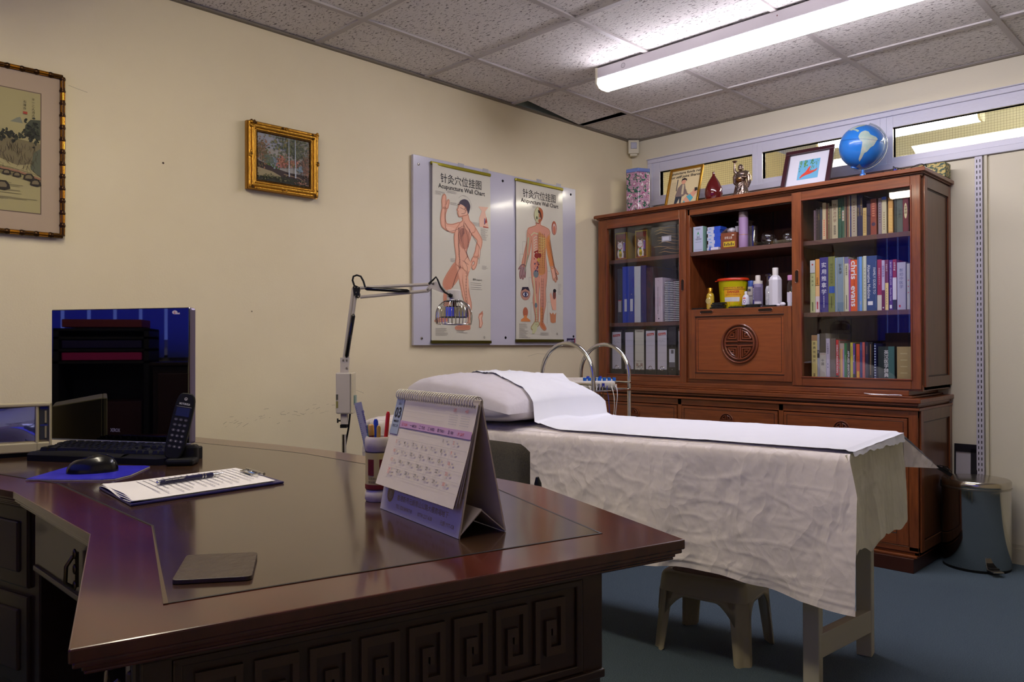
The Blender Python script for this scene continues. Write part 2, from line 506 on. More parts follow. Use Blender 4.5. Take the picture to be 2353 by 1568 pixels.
# ---- ceiling: lay-in tiles on a white bar grid, one tile out of place
cm = bpy.data.materials.new('fissured_ceiling_tile'); cm.use_nodes = True
nt = cm.node_tree; b = nt.nodes['Principled BSDF']; b.inputs['Roughness'].default_value = 0.9; b.inputs['Specular IOR Level'].default_value = 0.2
tc = nt.nodes.new('ShaderNodeTexCoord')
mp = nt.nodes.new('ShaderNodeMapping'); mp.inputs['Scale'].default_value = (1.0, 2.3, 1); mp.inputs['Rotation'].default_value = (0, 0, 0.15)
n1 = nt.nodes.new('ShaderNodeTexNoise'); n1.inputs['Scale'].default_value = 52; n1.inputs['Detail'].default_value = 2.5; n1.inputs['Roughness'].default_value = 0.7; n1.inputs['Distortion'].default_value = 0.6
r1 = nt.nodes.new('ShaderNodeValToRGB')
r1.color_ramp.elements[0].position = 0.36; r1.color_ramp.elements[0].color = (0.20, 0.18, 0.165, 1)
r1.color_ramp.elements[1].position = 0.44; r1.color_ramp.elements[1].color = (0.72, 0.69, 0.65, 1)
n2 = nt.nodes.new('ShaderNodeTexNoise'); n2.inputs['Scale'].default_value = 120; n2.inputs['Detail'].default_value = 3
bu = nt.nodes.new('ShaderNodeBump'); bu.inputs['Strength'].default_value = 0.5; bu.inputs['Distance'].default_value = 0.006
ad = nt.nodes.new('ShaderNodeMath'); ad.operation = 'MULTIPLY_ADD'; ad.inputs[1].default_value = 0.3
nt.links.new(tc.outputs['Object'], mp.inputs['Vector']); nt.links.new(mp.outputs[0], n1.inputs['Vector']); nt.links.new(tc.outputs['Object'], n2.inputs['Vector'])
nt.links.new(n1.outputs['Fac'], r1.inputs['Fac']); nt.links.new(r1.outputs['Color'], b.inputs['Base Color'])
nt.links.new(n2.outputs['Fac'], ad.inputs[0]); nt.links.new(r1.outputs['Color'], ad.inputs[2]); nt.links.new(ad.outputs[0], bu.inputs['Height']); nt.links.new(bu.outputs['Normal'], b.inputs['Normal'])
GX = 0.357; GY = -0.506
xs = [0.0] + [GX + .6 * k for k in range(7) if GX + .6 * k < X1] + [X1]
ys = [0.0] + [GY - .6 * k for k in range(9) if GY - .6 * k > Y0] + [Y0]
ce = MB(cm)
random.seed(3)
for i in range(len(xs) - 1):
    for j in range(len(ys) - 1):
        if i == 0 and j == 1: continue
        ce.box(xs[i], xs[i + 1], ys[j + 1], ys[j], H + 0.004 + random.uniform(0, .003), H + 0.02)
ce.m(P(60, 62, 58)).box(-0.1, X1 + .1, Y0 - .1, 0.12, H + 0.28, H + 0.3)
struct(ce.build('ceiling'))
gb = MB(GRID)
for x in xs[1:-1]: gb.box(x - .012, x + .012, Y0, 0, H - 0.002, H + 0.03)
for j, y in enumerate(ys[1:-1]): gb.box(0, X1, y - .012, y + .012, H - 0.0015, H + 0.03)
for y in (-.012, Y0): gb.box(0, X1, y, y + .012, H - 0.004, H + .012)
gb.m(M('wall_angle_bar', (120, 112, 98), .5)).box(0, .018, Y0, 0, H - 0.006, H + .003)
gb.box(X1 - .015, X1, Y0, 0, H - 0.004, H + .012); gb.box(0, X1, -.016, 0, H - 0.006, H + .003)
struct(gb.build('trim_1'))
# metal upstand seen in the gap
gp = MB(M('galvanised_green_grey', (150, 162, 150), 0.5, metal=0.3))
gp.box(0.0, 0.004, -1.094, -.518, H, H + .10); gp.box(0.0, .345, -.518, -.514, H, H + .08)
gp.m(P(40, 40, 38)).box(0, .345, -1.1, -.51, H + .10, H + .11)
struct(gp.build('trim_2'))
tl_ = MB(cm)
tl_.X = Matrix.Translation((0.215, -0.82, H + 0.022)) @ Matrix.Rotation(radians(-2.5), 4, 'X') @ Matrix.Rotation(radians(-3.5), 4, 'Y') @ Matrix.Rotation(radians(5), 4, 'Z')
tl_.box(-.158, .135, -.285, .26, -.008, .008)
tag(tl_.build('ceiling_tile'), 'loose speckled ceiling tile tilted up out of its opening beside the left wall', 'ceiling tile')

# ---- skirting
bb = MB(SKIRT); bb.prism([(0, 0), (X1, 0), (X1, -.018), (0, -.018)], 0, .07); bb.prism([(0, 0), (X1, 0), (X1, -.012), (0, -.012)], .07, .085)
struct(bb.build('baseboard_back'))
bb = MB(SKIRT); bb.box(0, .018, Y0, -.0, 0, .07); bb.box(0, .012, Y0, 0, .07, .085); struct(bb.build('baseboard_left'))
bb = MB(SKIRT); bb.box(X1 - .018, X1, Y0, 0, 0, .085); struct(bb.build('baseboard_right'))

# ---- transom windows: white moulded frames, wired glass
RW = MB(GLOSSW)
RW.box(.134, 3.5, -.022, 0, 2.128, 2.152); RW.box(.134, 3.5, -.022, 0, 1.862, 1.893); RW.box(.134, .166, -.022, 0, 1.893, 2.128); RW.box(.134, .166, -.022, 0, 1.8, 1.862)
RW.box(.130, 3.5, -.030, 0, 2.152, 2.157)
struct(RW.build('trim_3', bevel=.003))
panes = [(.165, .868), (.868, 1.563), (1.563, 2.26), (2.26, 2.95)]
for i, (x0, x1) in enumerate(panes):
    f = MB(GLOSSW)
    gx0, gx1, gz0, gz1 = x0 + (.053 if i == 0 else .030), x1 - .030, 1.921, 2.070
    for (o, y0, y1) in ((0.0, -.012, .030), (.016, -.004, .029), (.027, .006, .028)):
        bx0, bx1, bz0, bz1 = x0 + o * (1.7 if i == 0 else 1), x1 - o, WZ0 + o, WZ1 - o * 1.7
        t_ = .02
        f.box(bx0, gx0, y0, y1, bz0, bz1); f.box(gx1, bx1, y0, y1, bz0, bz1)
        f.box(gx0, gx1, y0, y1, bz0, gz0); f.box(gx0, gx1, y0, y1, gz1, bz1)
    f = struct(f.build('window_%d' % (i + 1), bevel=.002))
    g = MB(GLASS).add([(gx0, .026, gz0), (gx1, .026, gz0), (gx1, .026, gz1), (gx0, .026, gz1)], [(0, 1, 2, 3)]).build('pane', f)
    wr = MB(P(92, 86, 60))
    k = gx0 + .006
    while k < gx1: wr.box(k, k + .0006, .0285, .0291, gz0, gz1); k += .0125
    k = gz0 + .006
    while k < gz1: wr.box(gx0, gx1, .0285, .0291, k, k + .0006); k += .0125
    wr.build('wire_mesh', f)
# boards below the window, right of the cabinet, and the slotted upright
tb = MB(WALLB); tb.box(.0, 1.955, -.006, 0, .085, 1.858); tb.box(2.012, X1, -.010, 0, .085, 1.858)
struct(tb.build('trim_4', bevel=.002))
tb = MB(SKIRT); tb.box(1.99, 2.004, -.014, 0, .085, 1.862); struct(tb.build('trim_5', bevel=.002))
sp = MB(M('white_enamel_strip', (200, 196, 205), .35)); sp.box(1.956, 1.986, -.026, -.012, .28, 1.858)
sp.box(1.962, 1.980, -.012, -.006, .28, 1.858)
aa = Art(sp, (1.956, -.026, 0), (1, 0, 0), (0, 0, 1))
z = 1.83
while z > .3:
    aa.rect(.0065, z, .0105, z + .014, P(30, 20, 18)); aa.rect(.0195, z, .0235, z + .014, P(30, 20, 18)); z -= .0255
for z in (1.43, .80): aa.ell(.015, z, .002, .002, P(60, 60, 60))
tag(sp.build('shelving_upright'), 'white slotted shelving upright fixed to the wall right of the wooden cabinet', 'shelf bracket')

# ---- room beyond the transom
nr = MB(M('next_room_wall', (206, 203, 176), .8)); nr.box(-.1, X1, 2.2, 2.3, 0, 3.0); struct(nr.build('wall_next_room'))
nc = MB(M('next_room_ceiling', (150, 142, 112), .8)); nc.box(-.1, X1 + .1, .12, 3.2, 2.9, 3.0); nc.box(-.1, X1 + .1, .12, 3.2, 1.2, 1.22); struct(nc.build('ceiling_next_room'))

# ---- fluorescent fittings
def fitting(x0, x1, yc, z0, strength, label, col=(255, 250, 255), tall=.045):
    t = thing('fluorescent_light', ((x0 + x1) / 2, yc, z0), label, 'ceiling light')
    body = MB(M('lamp_body_white', (205, 200, 206), .4)); body.box(x0 + .01, x1 - .01, yc - .05, yc + .05, z0 + tall, z0 + .095)
    a = Art(body, (x0, yc - .05, 0), (1, 0, 0), (0, 0, 1))
    a.ring(.16, z0 + .07, .010, .012, P(120, 115, 120)); a.ell(.16, z0 + .07, .010, .010, P(188, 184, 190)); a.ell(.9, z0 + .075, .003, .003, P(120, 80, 80))
    body.build('lamp_housing', t, bevel=.003)
    nm = 'diffuser_%d_%d_%d' % (int(strength * 10), col[0], col[2])
    dm = MATS.get(nm)
    if dm is None:
        dm = bpy.data.materials.new(nm); dm.use_nodes = True
        b = dm.node_tree.nodes['Principled BSDF']; b.inputs['Base Color'].default_value = (.8, .8, .8, 1)
        b.inputs['Emission Color'].default_value = (*lin(col), 1); b.inputs['Emission Strength'].default_value = strength
        MATS[nm] = dm
    d = MB(dm)
    pr = [(-.048, tall), (-.052, tall * .45), (-.036, 0.004), (-.02, 0), (.02, 0), (.036, .004), (.052, tall * .45), (.048, tall)]
    n = len(pr)
    vs = [(x, yc + p[0], z0 + p[1]) for x in (x0 + .012, x1 - .012) for p in pr]
    d.add(vs, [(i, i + n, i + n + 1, i + 1) for i in range(n - 1)] + [tuple(range(n)), tuple(range(2 * n - 1, n - 1, -1))])
    d.build('lamp_diffuser', t)
    for x in (x0, x1 - .012):
        c = MB(M('lamp_end_cap', (215, 210, 190), .4))
        vs = [(xx, yc + p[0] * 1.06, z0 - .002 + p[1] * 1.02) for xx in (x, x + .012) for p in pr + [(.05, .096), (-.05, .096)]]
        n2 = n + 2
        c.add(vs, [tuple(range(n2))[::-1], tuple(range(n2, 2 * n2))] + [(i, (i + 1) % n2, (i + 1) % n2 + n2, i + n2) for i in range(n2)])
        c.build('end_cap', t)
    return t
fitting(.672, 2.47, -1.168, 2.198, LAMP_NEAR_CABINET, 'long white fluorescent strip light with bright diffuser on the ceiling before the cabinet', (246, 240, 255))
fitting(.66, 2.46, -3.50, 2.198, LAMP_OVER_DESK, 'warm fluorescent strip light above the desk, seen only mirrored in the cabinet glass', (255, 243, 218))
fitting(1.0, 1.86, .52, 2.16, LAMP_NEXT_ROOM, 'short strip light glowing behind the wired transom glass', (255, 244, 226))
fitting(1.9, 3.9, 1.2, 2.55, LAMP_NEXT_ROOM, 'strip light on the ceiling of the room beyond the transom', (255, 248, 232))
# ---- alarm sensor in the corner
t = thing('motion_sensor', (.03, -.03, 2.19), 'small white motion sensor tucked in the corner under the ceiling', 'sensor')
s_ = MB(M('sensor_cream', (215, 208, 180), .4)); s_.X = Matrix.Translation((.042, -.042, 2.19)) @ Matrix.Rotation(radians(45), 4, 'Z')
s_.prism([(-.034, -.018), (.034, -.018), (.034, .012), (.012, .034), (-.012, .034), (-.034, .012)], 0.015, .10); s_.prism([(-.024, -.014), (.024, -.014), (.02, .015), (-.02, .015)], 0, .015)
s_.build('sensor_body', t, bevel=.004)
s_ = MB(P(178, 180, 190, .3)); s_.X = Matrix.Translation((.042, -.042, 2.19)) @ Matrix.Rotation(radians(45), 4, 'Z'); s_.box(-.019, .019, -.022, -.017, .045, .085); s_.build('lens_window', t, bevel=.003)
# ================================================================== display cabinet
CX0, CX1 = .045, 1.842
cab = thing('display_cabinet', (.94, -.25, 0), 'large reddish wooden cabinet with sliding glass doors and carved drop front, against back wall', 'cabinet')
def bar_frame(mb, x0, x1, z0, z1, y0, y1, w, wt=None, wb_=None, top=WOOD, side=WOODV):
    wt = wt or w; wb_ = wb_ or w
    mb.m(side); mb.box(x0, x0 + w, y0, y1, z0, z1); mb.box(x1 - w, x1, y0, y1, z0, z1)
    mb.m(top); mb.box(x0 + w, x1 - w, y0, y1, z0, z0 + wb_); mb.box(x0 + w, x1 - w, y0, y1, z1 - wt, z1)
# --- upper carcass
c = MB(WOODS)
c.box(CX1 - .02, CX1, -.388, -.004, .785, 1.742)                       # right side board
c.m(WOODV); c.box(CX0, CX0 + .02, -.388, -.004, .785, 1.742)
c.box(.640, .662, -.36, -.01, .785, 1.742); c.box(1.252, 1.274, -.36, -.01, .785, 1.742)
c.m(WOODIN); c.box(CX0 + .02, CX1 - .02, -.014, -.004, .785, 1.742)
for k in range(13): c.m(WOODD).box(.12 + k * .14, .126 + k * .14, -.016, -.013, .80, 1.74)
c.m(WOOD); c.box(CX0, CX1, -.40, -.004, .782, .808)
c.box(CX0, CX1, -.40, -.004, 1.728, 1.744)
c.box(.655, 1.262, -.396, -.375, 1.697, 1.742)                          # rail over the open middle bay
c.m(WOODD).box(.655, 1.262, -.386, -.37, 1.690, 1.697)
c.m(WOODV); c.box(.645, .668, -.396, -.37, .79, 1.742); c.box(1.25, 1.262, -.396, -.37, .79, 1.742)
c.build('upper_carcass', cab, bevel=.0015)
# side panel mouldings (right flank)
c = MB(WOODV)
for (z0, z1, yf) in ((.80, 1.735, -.385), (.085, .70, -.455)):
    c.m(WOODV); c.box(CX1, CX1 + .008, yf, yf + .035, z0, z1); c.box(CX1, CX1 + .008, -.045, -.008, z0, z1)
    c.m(WOODS); c.box(CX1, CX1 + .008, yf + .035, -.045, z0, z0 + .045); c.box(CX1, CX1 + .008, yf + .035, -.045, z1 - .05, z1)
    c.m(WOODD); c.box(CX1, CX1 + .002, yf + .035, -.045, z0 + .045, z0 + .051); c.box(CX1, CX1 + .002, yf + .035, yf + .041, z0 + .04, z1 - .04)
    c.box(CX1, CX1 + .002, -.051, -.045, z0 + .04, z1 - .04); c.box(CX1, CX1 + .002, yf + .035, -.045, z1 - .056, z1 - .05)
c.build('side_moulding', cab, bevel=.0015)
# --- cornice
c = MB(WOOD)
def loop(x0, x1, yf, z0, z1, mat=WOOD): c.m(mat).box(x0, x1, yf, -.004, z0, z1)
loop(CX0 - .008, CX1 + .010, -.415, 1.742, 1.748); loop(CX0 - .016, CX1 + .022, -.432, 1.748, 1.764); loop(CX0 - .013, CX1 + .018, -.428, 1.764, 1.767)
c.build('cornice', cab, bevel=.002)
# --- lower carcass, waist mouldings and plinth
c = MB(WOODS)
c.box(CX1 - .02, CX1, -.462, -.004, .07, .70); c.m(WOODV).box(CX0, CX0 + .02, -.462, -.004, .07, .70)
c.m(WOODIN).box(CX0, CX1, -.02, -.004, .07, .70); c.m(WOOD).box(CX0, CX1, -.462, -.004, .07, .09)
c.m(WOODV)
for x in (.648, 1.222): c.box(x - .012, x + .012, -.472, -.02, .09, .70)
c.m(WOOD).box(CX0, CX1, -.472, -.45, .668, .70); c.box(CX0, CX1, -.472, -.45, .503, .518); c.box(CX0, CX1, -.474, -.45, .085, .108)
c.m(WOODV).box(CX0, CX0 + .03, -.474, -.45, .09, .70); c.box(CX1 - .038, CX1, -.474, -.45, .09, .70)
c.build('lower_carcass', cab, bevel=.0015)
c = MB(WOOD)
for (o, z0, z1) in ((.010, .700, .712), (-.004, .712, .720), (.004, .720, .733), (.016, .733, .752), (-.03, .752, .760), (-.052, .760, .784)):
    c.m(WOOD).box(CX0 - o * .5 - .005, CX1 + o, -.474 - o, -.004, z0, z1)
c.m(WOODD).box(CX0, CX1 - .001, -.4715, -.45, .7125, .7195)
c.build('waist_moulding', cab, bevel=.003)
c = MB(M('plinth_dark', (58, 26, 16), .35)); c.box(CX0, CX1 - .012, -.50, -.01, 0, .062); c.m(WOOD).box(CX0, CX1 - .004, -.485, -.01, .062, .072)
c.build('plinth', cab, bevel=.002)
# --- shelves
for (x0, x1, z, yf) in ((.065, .640, 1.497, -.372), (.065, .640, 1.122, -.372), (.662, 1.252, 1.497, -.388), (1.274, 1.822, 1.497, -.372), (1.274, 1.822, 1.146, -.372)):
    MB(SHELFW).box(x0, x1, yf, -.014, z - .022, z).build('shelf', cab, bevel=.001)
MB(WOODIN).box(.662, 1.252, -.385, -.014, 1.160, 1.182).build('shelf', cab)
# --- carved long-life roundel
def roundel(mb, cx, cz, r, y, full=True, w=None):
    w = w or r * .055
    ROUND = M('rosewood_roundel', (112, 54, 26), .32, coat=.25)
    mb.m(M('rosewood_recess', (78, 34, 16), .4)); mb.lathe([(r, -.0006), (r, 0)], (cx, y, cz), 40, 'y')
    def seg(pts, closed=False):
        mb.m(ROUND)
        P3 = [(cx + a * r, y - .0035, cz + b * r) for a, b in pts]
        if closed: P3.append(P3[0])
        mb.tube(P3, w, 6)
    seg([(cos(2 * pi * k / 40) * .95, sin(2 * pi * k / 40) * .95) for k in range(41)])
    if full:
        seg([(cos(2 * pi * k / 40) * .78, sin(2 * pi * k / 40) * .78) for k in range(41)])
        for sy in (1, -1):
            seg([(-.74, .10 * sy), (-.08, .10 * sy), (-.08, .13 * sy), (.74, .10 * sy)])
            for sx in (1, -1):
                seg([(sx * .06, sy * .14), (sx * .06, sy * .74)])
                seg([(sx * .62, sy * .24), (sx * .17, sy * .24), (sx * .17, sy * .66), (sx * .42, sy * .53), (sx * .62, sy * .24)])
                seg([(sx * .48, sy * .34), (sx * .30, sy * .34), (sx * .30, sy * .50), (sx * .38, sy * .46)])
    else:
        for sy in (1,): 
            seg([(-.85, 0.05), (.85, 0.05)]); seg([(-.85, -.1), (.85, -.1)])
            for sx in (1, -1):
                seg([(sx * .12, .2), (sx * .12, .7), (sx * .4, .6), (sx * .6, .28), (sx * .3, .25)])
                seg([(sx * .5, -.25), (sx * .35, -.6), (sx * .0, -.7), (0, -.25)])
# --- sliding doors
def slide_door(x0, x1, z0, z1, gx0, gx1, gz0, gz1, nx, nz):
    d = MB(WOODV)
    d.box(x0, gx0, -.412, -.390, z0, z1); d.box(gx1, x1, -.412, -.390, z0, z1)
    d.m(WOOD); d.box(gx0, gx1, -.412, -.390, z0, gz0); d.box(gx0, gx1, -.412, -.390, gz1, z1)
    d.m(M('rosewood_bead', (120, 58, 34), .28, coat=.3))
    b_ = .006
    d.box(gx0 - b_, gx0, -.416, -.41, gz0 - b_, gz1 + b_); d.box(gx1, gx1 + b_, -.416, -.41, gz0 - b_, gz1 + b_); d.box(gx0, gx1, -.416, -.41, gz0 - b_, gz0); d.box(gx0, gx1, -.416, -.41, gz1, gz1 + b_)
    d = d.build('sliding_door', cab, bevel=.002)
    MB(GLASSD).add([(gx0 - .003, -.401, gz0 - .003), (gx1 + .003, -.401, gz0 - .003), (gx1 + .003, -.401, gz1 + .003), (gx0 - .003, -.401, gz1 + .003)], [(0, 1, 2, 3)]).build('pane', d)
    h = MB(M('finger_pull_recess', (30, 12, 6), .3)); pts = []
    for k in range(17):
        a = pi * k / 8; pts.append((nx + .010 * cos(a), nz + (.022 if 0 <= a <= pi or a >= 2 * pi else -.022) + .010 * sin(a)))
    h.add([(p[0], -.4132, p[1]) for p in pts[:-1]], [tuple(range(16))])
    h.m(WOODV); h.tube([(p[0], -.4125, p[1]) for p in pts], .002, 6)
    h.build('finger_pull', d)
    return d
slide_door(.049, .652, .784, 1.733, .115, .612, .822, 1.680, .632, 1.318)
slide_door(1.252, 1.838, .790, 1.735, 1.302, 1.797, .835, 1.690, 1.278, 1.323)
# --- drop front
d = MB(WOOD)
bar_frame(d, .668, 1.250, .806, 1.181, -.412, -.392, .042, .040, .034)
d.m(M('rosewood_panel', (122, 60, 26), .30, coat=.25, mix=((146, 78, 38), 5, (1.2, 14, 14), .25))).box(.71, 1.208, -.406, -.394, .84, 1.141)
d.m(WOODD)
for (x0, x1, z0, z1) in ((.706, 1.212, .836, .842), (.706, 1.212, 1.139, 1.145), (.706, .712, .836, 1.145), (1.206, 1.212, .836, 1.145), (.722, 1.196, .852, .855), (.722, 1.196, 1.126, 1.129), (.722, .725, .852, 1.129), (1.193, 1.196, .852, 1.129)): d.box(x0, x1, -.4127 if x1 - x0 > .01 and (z0 in (.836, 1.139) or x0 in (.706, 1.206)) else -.4067, -.40, z0, z1)
df_ = d.build('drop_front', cab, bevel=.0015)
rd = MB(WOOD); roundel(rd, .969, .996, .104, -.407); rd.build('carved_medallion', df_, smooth=40)
for x in (.778, 1.113):
    h = MB(M('finger_pull_recess', (30, 12, 6), .3)); pts = [(x + (.030 if (k <= 4 or k >= 12) else -.030) + .009 * cos(pi * k / 8), 1.165 + .009 * sin(pi * k / 8)) for k in range(16)]
    h.add([(p[0], -.4132, p[1]) for p in pts], [tuple(range(16))]); h.m(WOOD).tube([(p[0], -.4125, p[1]) for p in pts + pts[:1]], .002, 6); h.build('finger_pull', df_)
# --- three drawers and the doors under them
for (x0, x1, cx_) in ((.080, .632, .350), (.664, 1.206, .933), (1.238, 1.800, 1.518)):
    d = MB(WOOD); d.box(x0, x1, -.478, -.46, .522, .664)
    d.m(WOODD)
    for q in ((x0 + .014, x1 - .014, .534, .538), (x0 + .014, x1 - .014, .649, .653), (x0 + .014, x0 + .018, .534, .653), (x1 - .018, x1 - .014, .534, .653)): d.box(q[0], q[1], -.4787, -.47, q[2], q[3])
    d = d.build('drawer', cab, bevel=.003)
    r_ = MB(WOOD); roundel(r_, cx_, .598, .040, -.479, False, .0026); r_.build('round_pull', d, smooth=40)
    d = MB(WOOD); bar_frame(d, x0 - .004, x1 + .004, .110, .500, -.478, -.458, .05)
    d.m(WOODV).box(x0 + .04, x1 - .04, -.470, -.46, .15, .46)
    d.m(WOODD)
    for q in ((x0 + .044, x1 - .044, .158, .162), (x0 + .044, x1 - .044, .448, .452), (x0 + .044, x0 + .048, .158, .452), (x1 - .048, x1 - .044, .158, .452)): d.box(q[0], q[1], -.4788, -.46, q[2], q[3])
    d.m(M('rosewood_panel', (122, 60, 26), .3)).box(x0 + .075, x1 - .075, -.476, -.46, .19, .42)
    d.build('cupboard_door', cab, bevel=.003)

# ================================================================== books
def book(x0, x1, zb, zt, col, label, group, yf=-.352, depth=None, lean=0, prints=None, rough=.55):
    depth = depth or min(.19, (zt - zb) * .68)
    b = MB(P(*col, rough))
    if lean: b.X = Matrix.Translation(((x0 + x1) / 2, 0, zb)) @ Matrix.Rotation(lean, 4, 'Y') @ Matrix.Translation((-(x0 + x1) / 2, 0, -zb))
    w_ = x1 - x0 - .0006; x1 = x0 + w_
    t = min(.0022, w_ * .14)
    yb = yf + depth
    b.box(x0, x1, yf + .001, yf + .003, zb, zt)             # spine
    bo = .0025
    b.add([(x0, yf + .0015, zb), (x0 + w_ * .2, yf, zb), (x1 - w_ * .2, yf, zb), (x1, yf + .0015, zb), (x0, yf + .0015, zt), (x0 + w_ * .2, yf, zt), (x1 - w_ * .2, yf, zt), (x1, yf + .0015, zt)], [(0, 1, 5, 4), (1, 2, 6, 5), (2, 3, 7, 6), (4, 5, 6, 7), (3, 2, 1, 0)])
    b.box(x0, x0 + t, yf + .002, yb, zb, zt); b.box(x1 - t, x1, yf + .002, yb, zb, zt)
    b.m(P(205, 195, 165)).box(x0 + t, x1 - t, yf + .003, yb - .004, zb + .003, zt - .003)
    a = Art(b, (x0, yf, zb), (1, 0, 0), (0, 0, 1), .0003)
    if prints: prints(a, w_, zt - zb)
    o = b.build('book')
    return tag(o, label, 'book', group)
def vt(txt, col, top=.1, size=None, bold=.006, step=1.1):
    def f(a, w_, h):
        s_ = size or min(w_ * .72, h * (1 - top - .1) / len(txt) / step)
        a.vtext(w_ / 2, h * (1 - top), txt, s_, P(*col), step, bold)
    return f
def rt(txt, col, top=.08, size=None, bold=.0, xo=.0, span=None):
    """lettering that runs down the spine"""
    def f(a, w_, h):
        s_ = size or w_ * .8
        a.text(w_ / 2 - s_ * .33 + xo * w_, h * (1 - top), txt, s_, P(*col), bold, 'l', span * h if span else None, rot=-pi / 2)
    return f
def rc(x0, y0, x1, y1, col):
    return lambda a, w_, h: a.rect(w_ * x0, h * y0, w_ * x1, h * y1, P(*col))
def dots(col, y0=.1, y1=.6, n=6, w=.35):
    def f(a, w_, h):
        for k in range(n):
            z = h * (y0 + (y1 - y0) * (k + .5) / n)
            a.rect(w_ * (.5 - w / 2), z - h * .012, w_ * (.5 + w / 2), z + h * .012, P(*col))
    return f
def many(*fs):
    def f(a, w_, h):
        for i, g_ in enumerate(fs):
            a.lay(1 + i); g_(a, w_, h)
    return f
ZS1, ZS2, ZS3 = 1.498, 1.147, .809
g1 = 'books on the top shelf of the right glass door'
T1 = [
 (1.337, 1.348, 1.647, (98, 76, 84), 'thin mauve book, first from the left on the top shelf', dots((60, 45, 50), .2, .8, 5)),
 (1.348, 1.358, 1.653, (48, 34, 34), 'thin near-black book second from the left on the top shelf', dots((120, 90, 70), .3, .8, 5)),
 (1.358, 1.368, 1.650, (44, 34, 28), 'thin dark brown book with gold spine letters on the top shelf', vt('中医内科', (150, 130, 70), .15)),
 (1.368, 1.380, 1.659, (42, 44, 56), 'dark blue-grey book left of a cream and orange one on the top shelf', None),
 (1.380, 1.398, 1.678, (186, 168, 128), 'cream book with orange spine lettering on the top shelf', many(rc(0, 0, 1, .55, (196, 172, 132)), dots((200, 70, 30), .1, .55, 9))),
 (1.398, 1.407, 1.672, (112, 62, 44), 'thin red-brown book on the top shelf', None),
 (1.407, 1.415, 1.673, (108, 96, 62), 'thin olive brown book on the top shelf', dots((190, 160, 80), .4, .9, 5)),
 (1.415, 1.426, 1.657, (128, 112, 88), 'low grey-beige book on the top shelf', None),
 (1.426, 1.455, 1.685, (172, 160, 126), 'thick cream book with dark vertical characters on the top shelf', many(vt('针灸治疗学', (88, 30, 24), .08, .017), dots((60, 50, 40), .1, .35, 5))),
 (1.456, 1.473, 1.689, (26, 76, 54), 'dark green book with gold characters on the top shelf', vt('中药大辞典', (170, 150, 60), .22, .010)),
 (1.474, 1.486, 1.691, (46, 84, 60), 'green book with a white label on the top shelf', many(rc(.1, .42, .9, .68, (170, 170, 150)), dots((160, 40, 40), .44, .66, 3))),
 (1.486, 1.492, 1.694, (128, 112, 84), 'very thin tan book on the top shelf', None),
 (1.492, 1.497, 1.693, (48, 44, 46), 'very thin charcoal book on the top shelf', None),
 (1.497, 1.506, 1.696, (122, 78, 56), 'thin reddish tan book on the top shelf', None),
 (1.506, 1.512, 1.695, (170, 158, 124), 'very thin cream book on the top shelf', None),
 (1.512, 1.518, 1.696, (28, 38, 96), 'very thin navy blue book on the top shelf', None),
 (1.518, 1.544, 1.6975, (162, 150, 126), 'tall wide cream book beside the navy dictionary on the top shelf', dots((120, 70, 60), .1, .85, 12, .2)),
 (1.546, 1.571, 1.692, (24, 24, 58), 'wide navy book with gold lettering on the top shelf', many(rt('CHINESE-ENGLISH', (168, 140, 60), .08, .010, 0, .25), rt('QIGONG', (168, 140, 60), .3, .010, 0, -.3))),
 (1.571, 1.588, 1.629, (196, 170, 104), 'short gold-foil book leaning slightly on the top shelf', dots((150, 110, 50), .1, .9, 14, .6)),
 (1.588, 1.606, 1.660, (40, 24, 44), 'dark plum book right of the gold-foil book', None),
 (1.606, 1.633, 1.665, (136, 62, 44), 'wide rust-red book with a dark round badge on the top shelf', many(lambda a, w_, h: a.ell(w_ / 2, h * .3, w_ * .33, w_ * .33, P(60, 40, 70)), dots((200, 130, 90), .5, .9, 6, .4))),
 (1.640, 1.656, 1.665, (132, 116, 120), 'mauve-grey book with a dark column of print on the top shelf', dots((70, 56, 62), .3, .85, 8)),
 (1.656, 1.677, 1.669, (188, 178, 142), 'cream book with a blue head band on the top shelf', many(rc(0, .92, 1, 1, (40, 90, 190)), dots((120, 100, 60), .1, .6, 8, .25))),
 (1.684, 1.705, 1.662, (190, 142, 70), 'golden brown speckled book on the top shelf', dots((226, 190, 110), .05, .7, 16, .8)),
 (1.710, 1.721, 1.659, (52, 56, 48), 'thin dark grey-green book on the top shelf', None),
 (1.721, 1.747, 1.658, (80, 90, 80), 'wide grey-green book beside the maroon one on the top shelf', vt('中草药', (40, 50, 42), .35, .012)),
 (1.747, 1.772, 1.657, (102, 30, 42), 'maroon book with a cream oval title on the top shelf', many(lambda a, w_, h: a.ell(w_ / 2, h * .6, w_ * .28, h * .22, P(210, 198, 150), 24), vt('本草图', (70, 40, 30), .24, .012))),
]
for r in T1: book(r[0], r[1], ZS1, r[2], r[3], r[4], g1, prints=r[5])
g2 = 'books on the middle shelf of the right glass door'
W = (225, 225, 230)
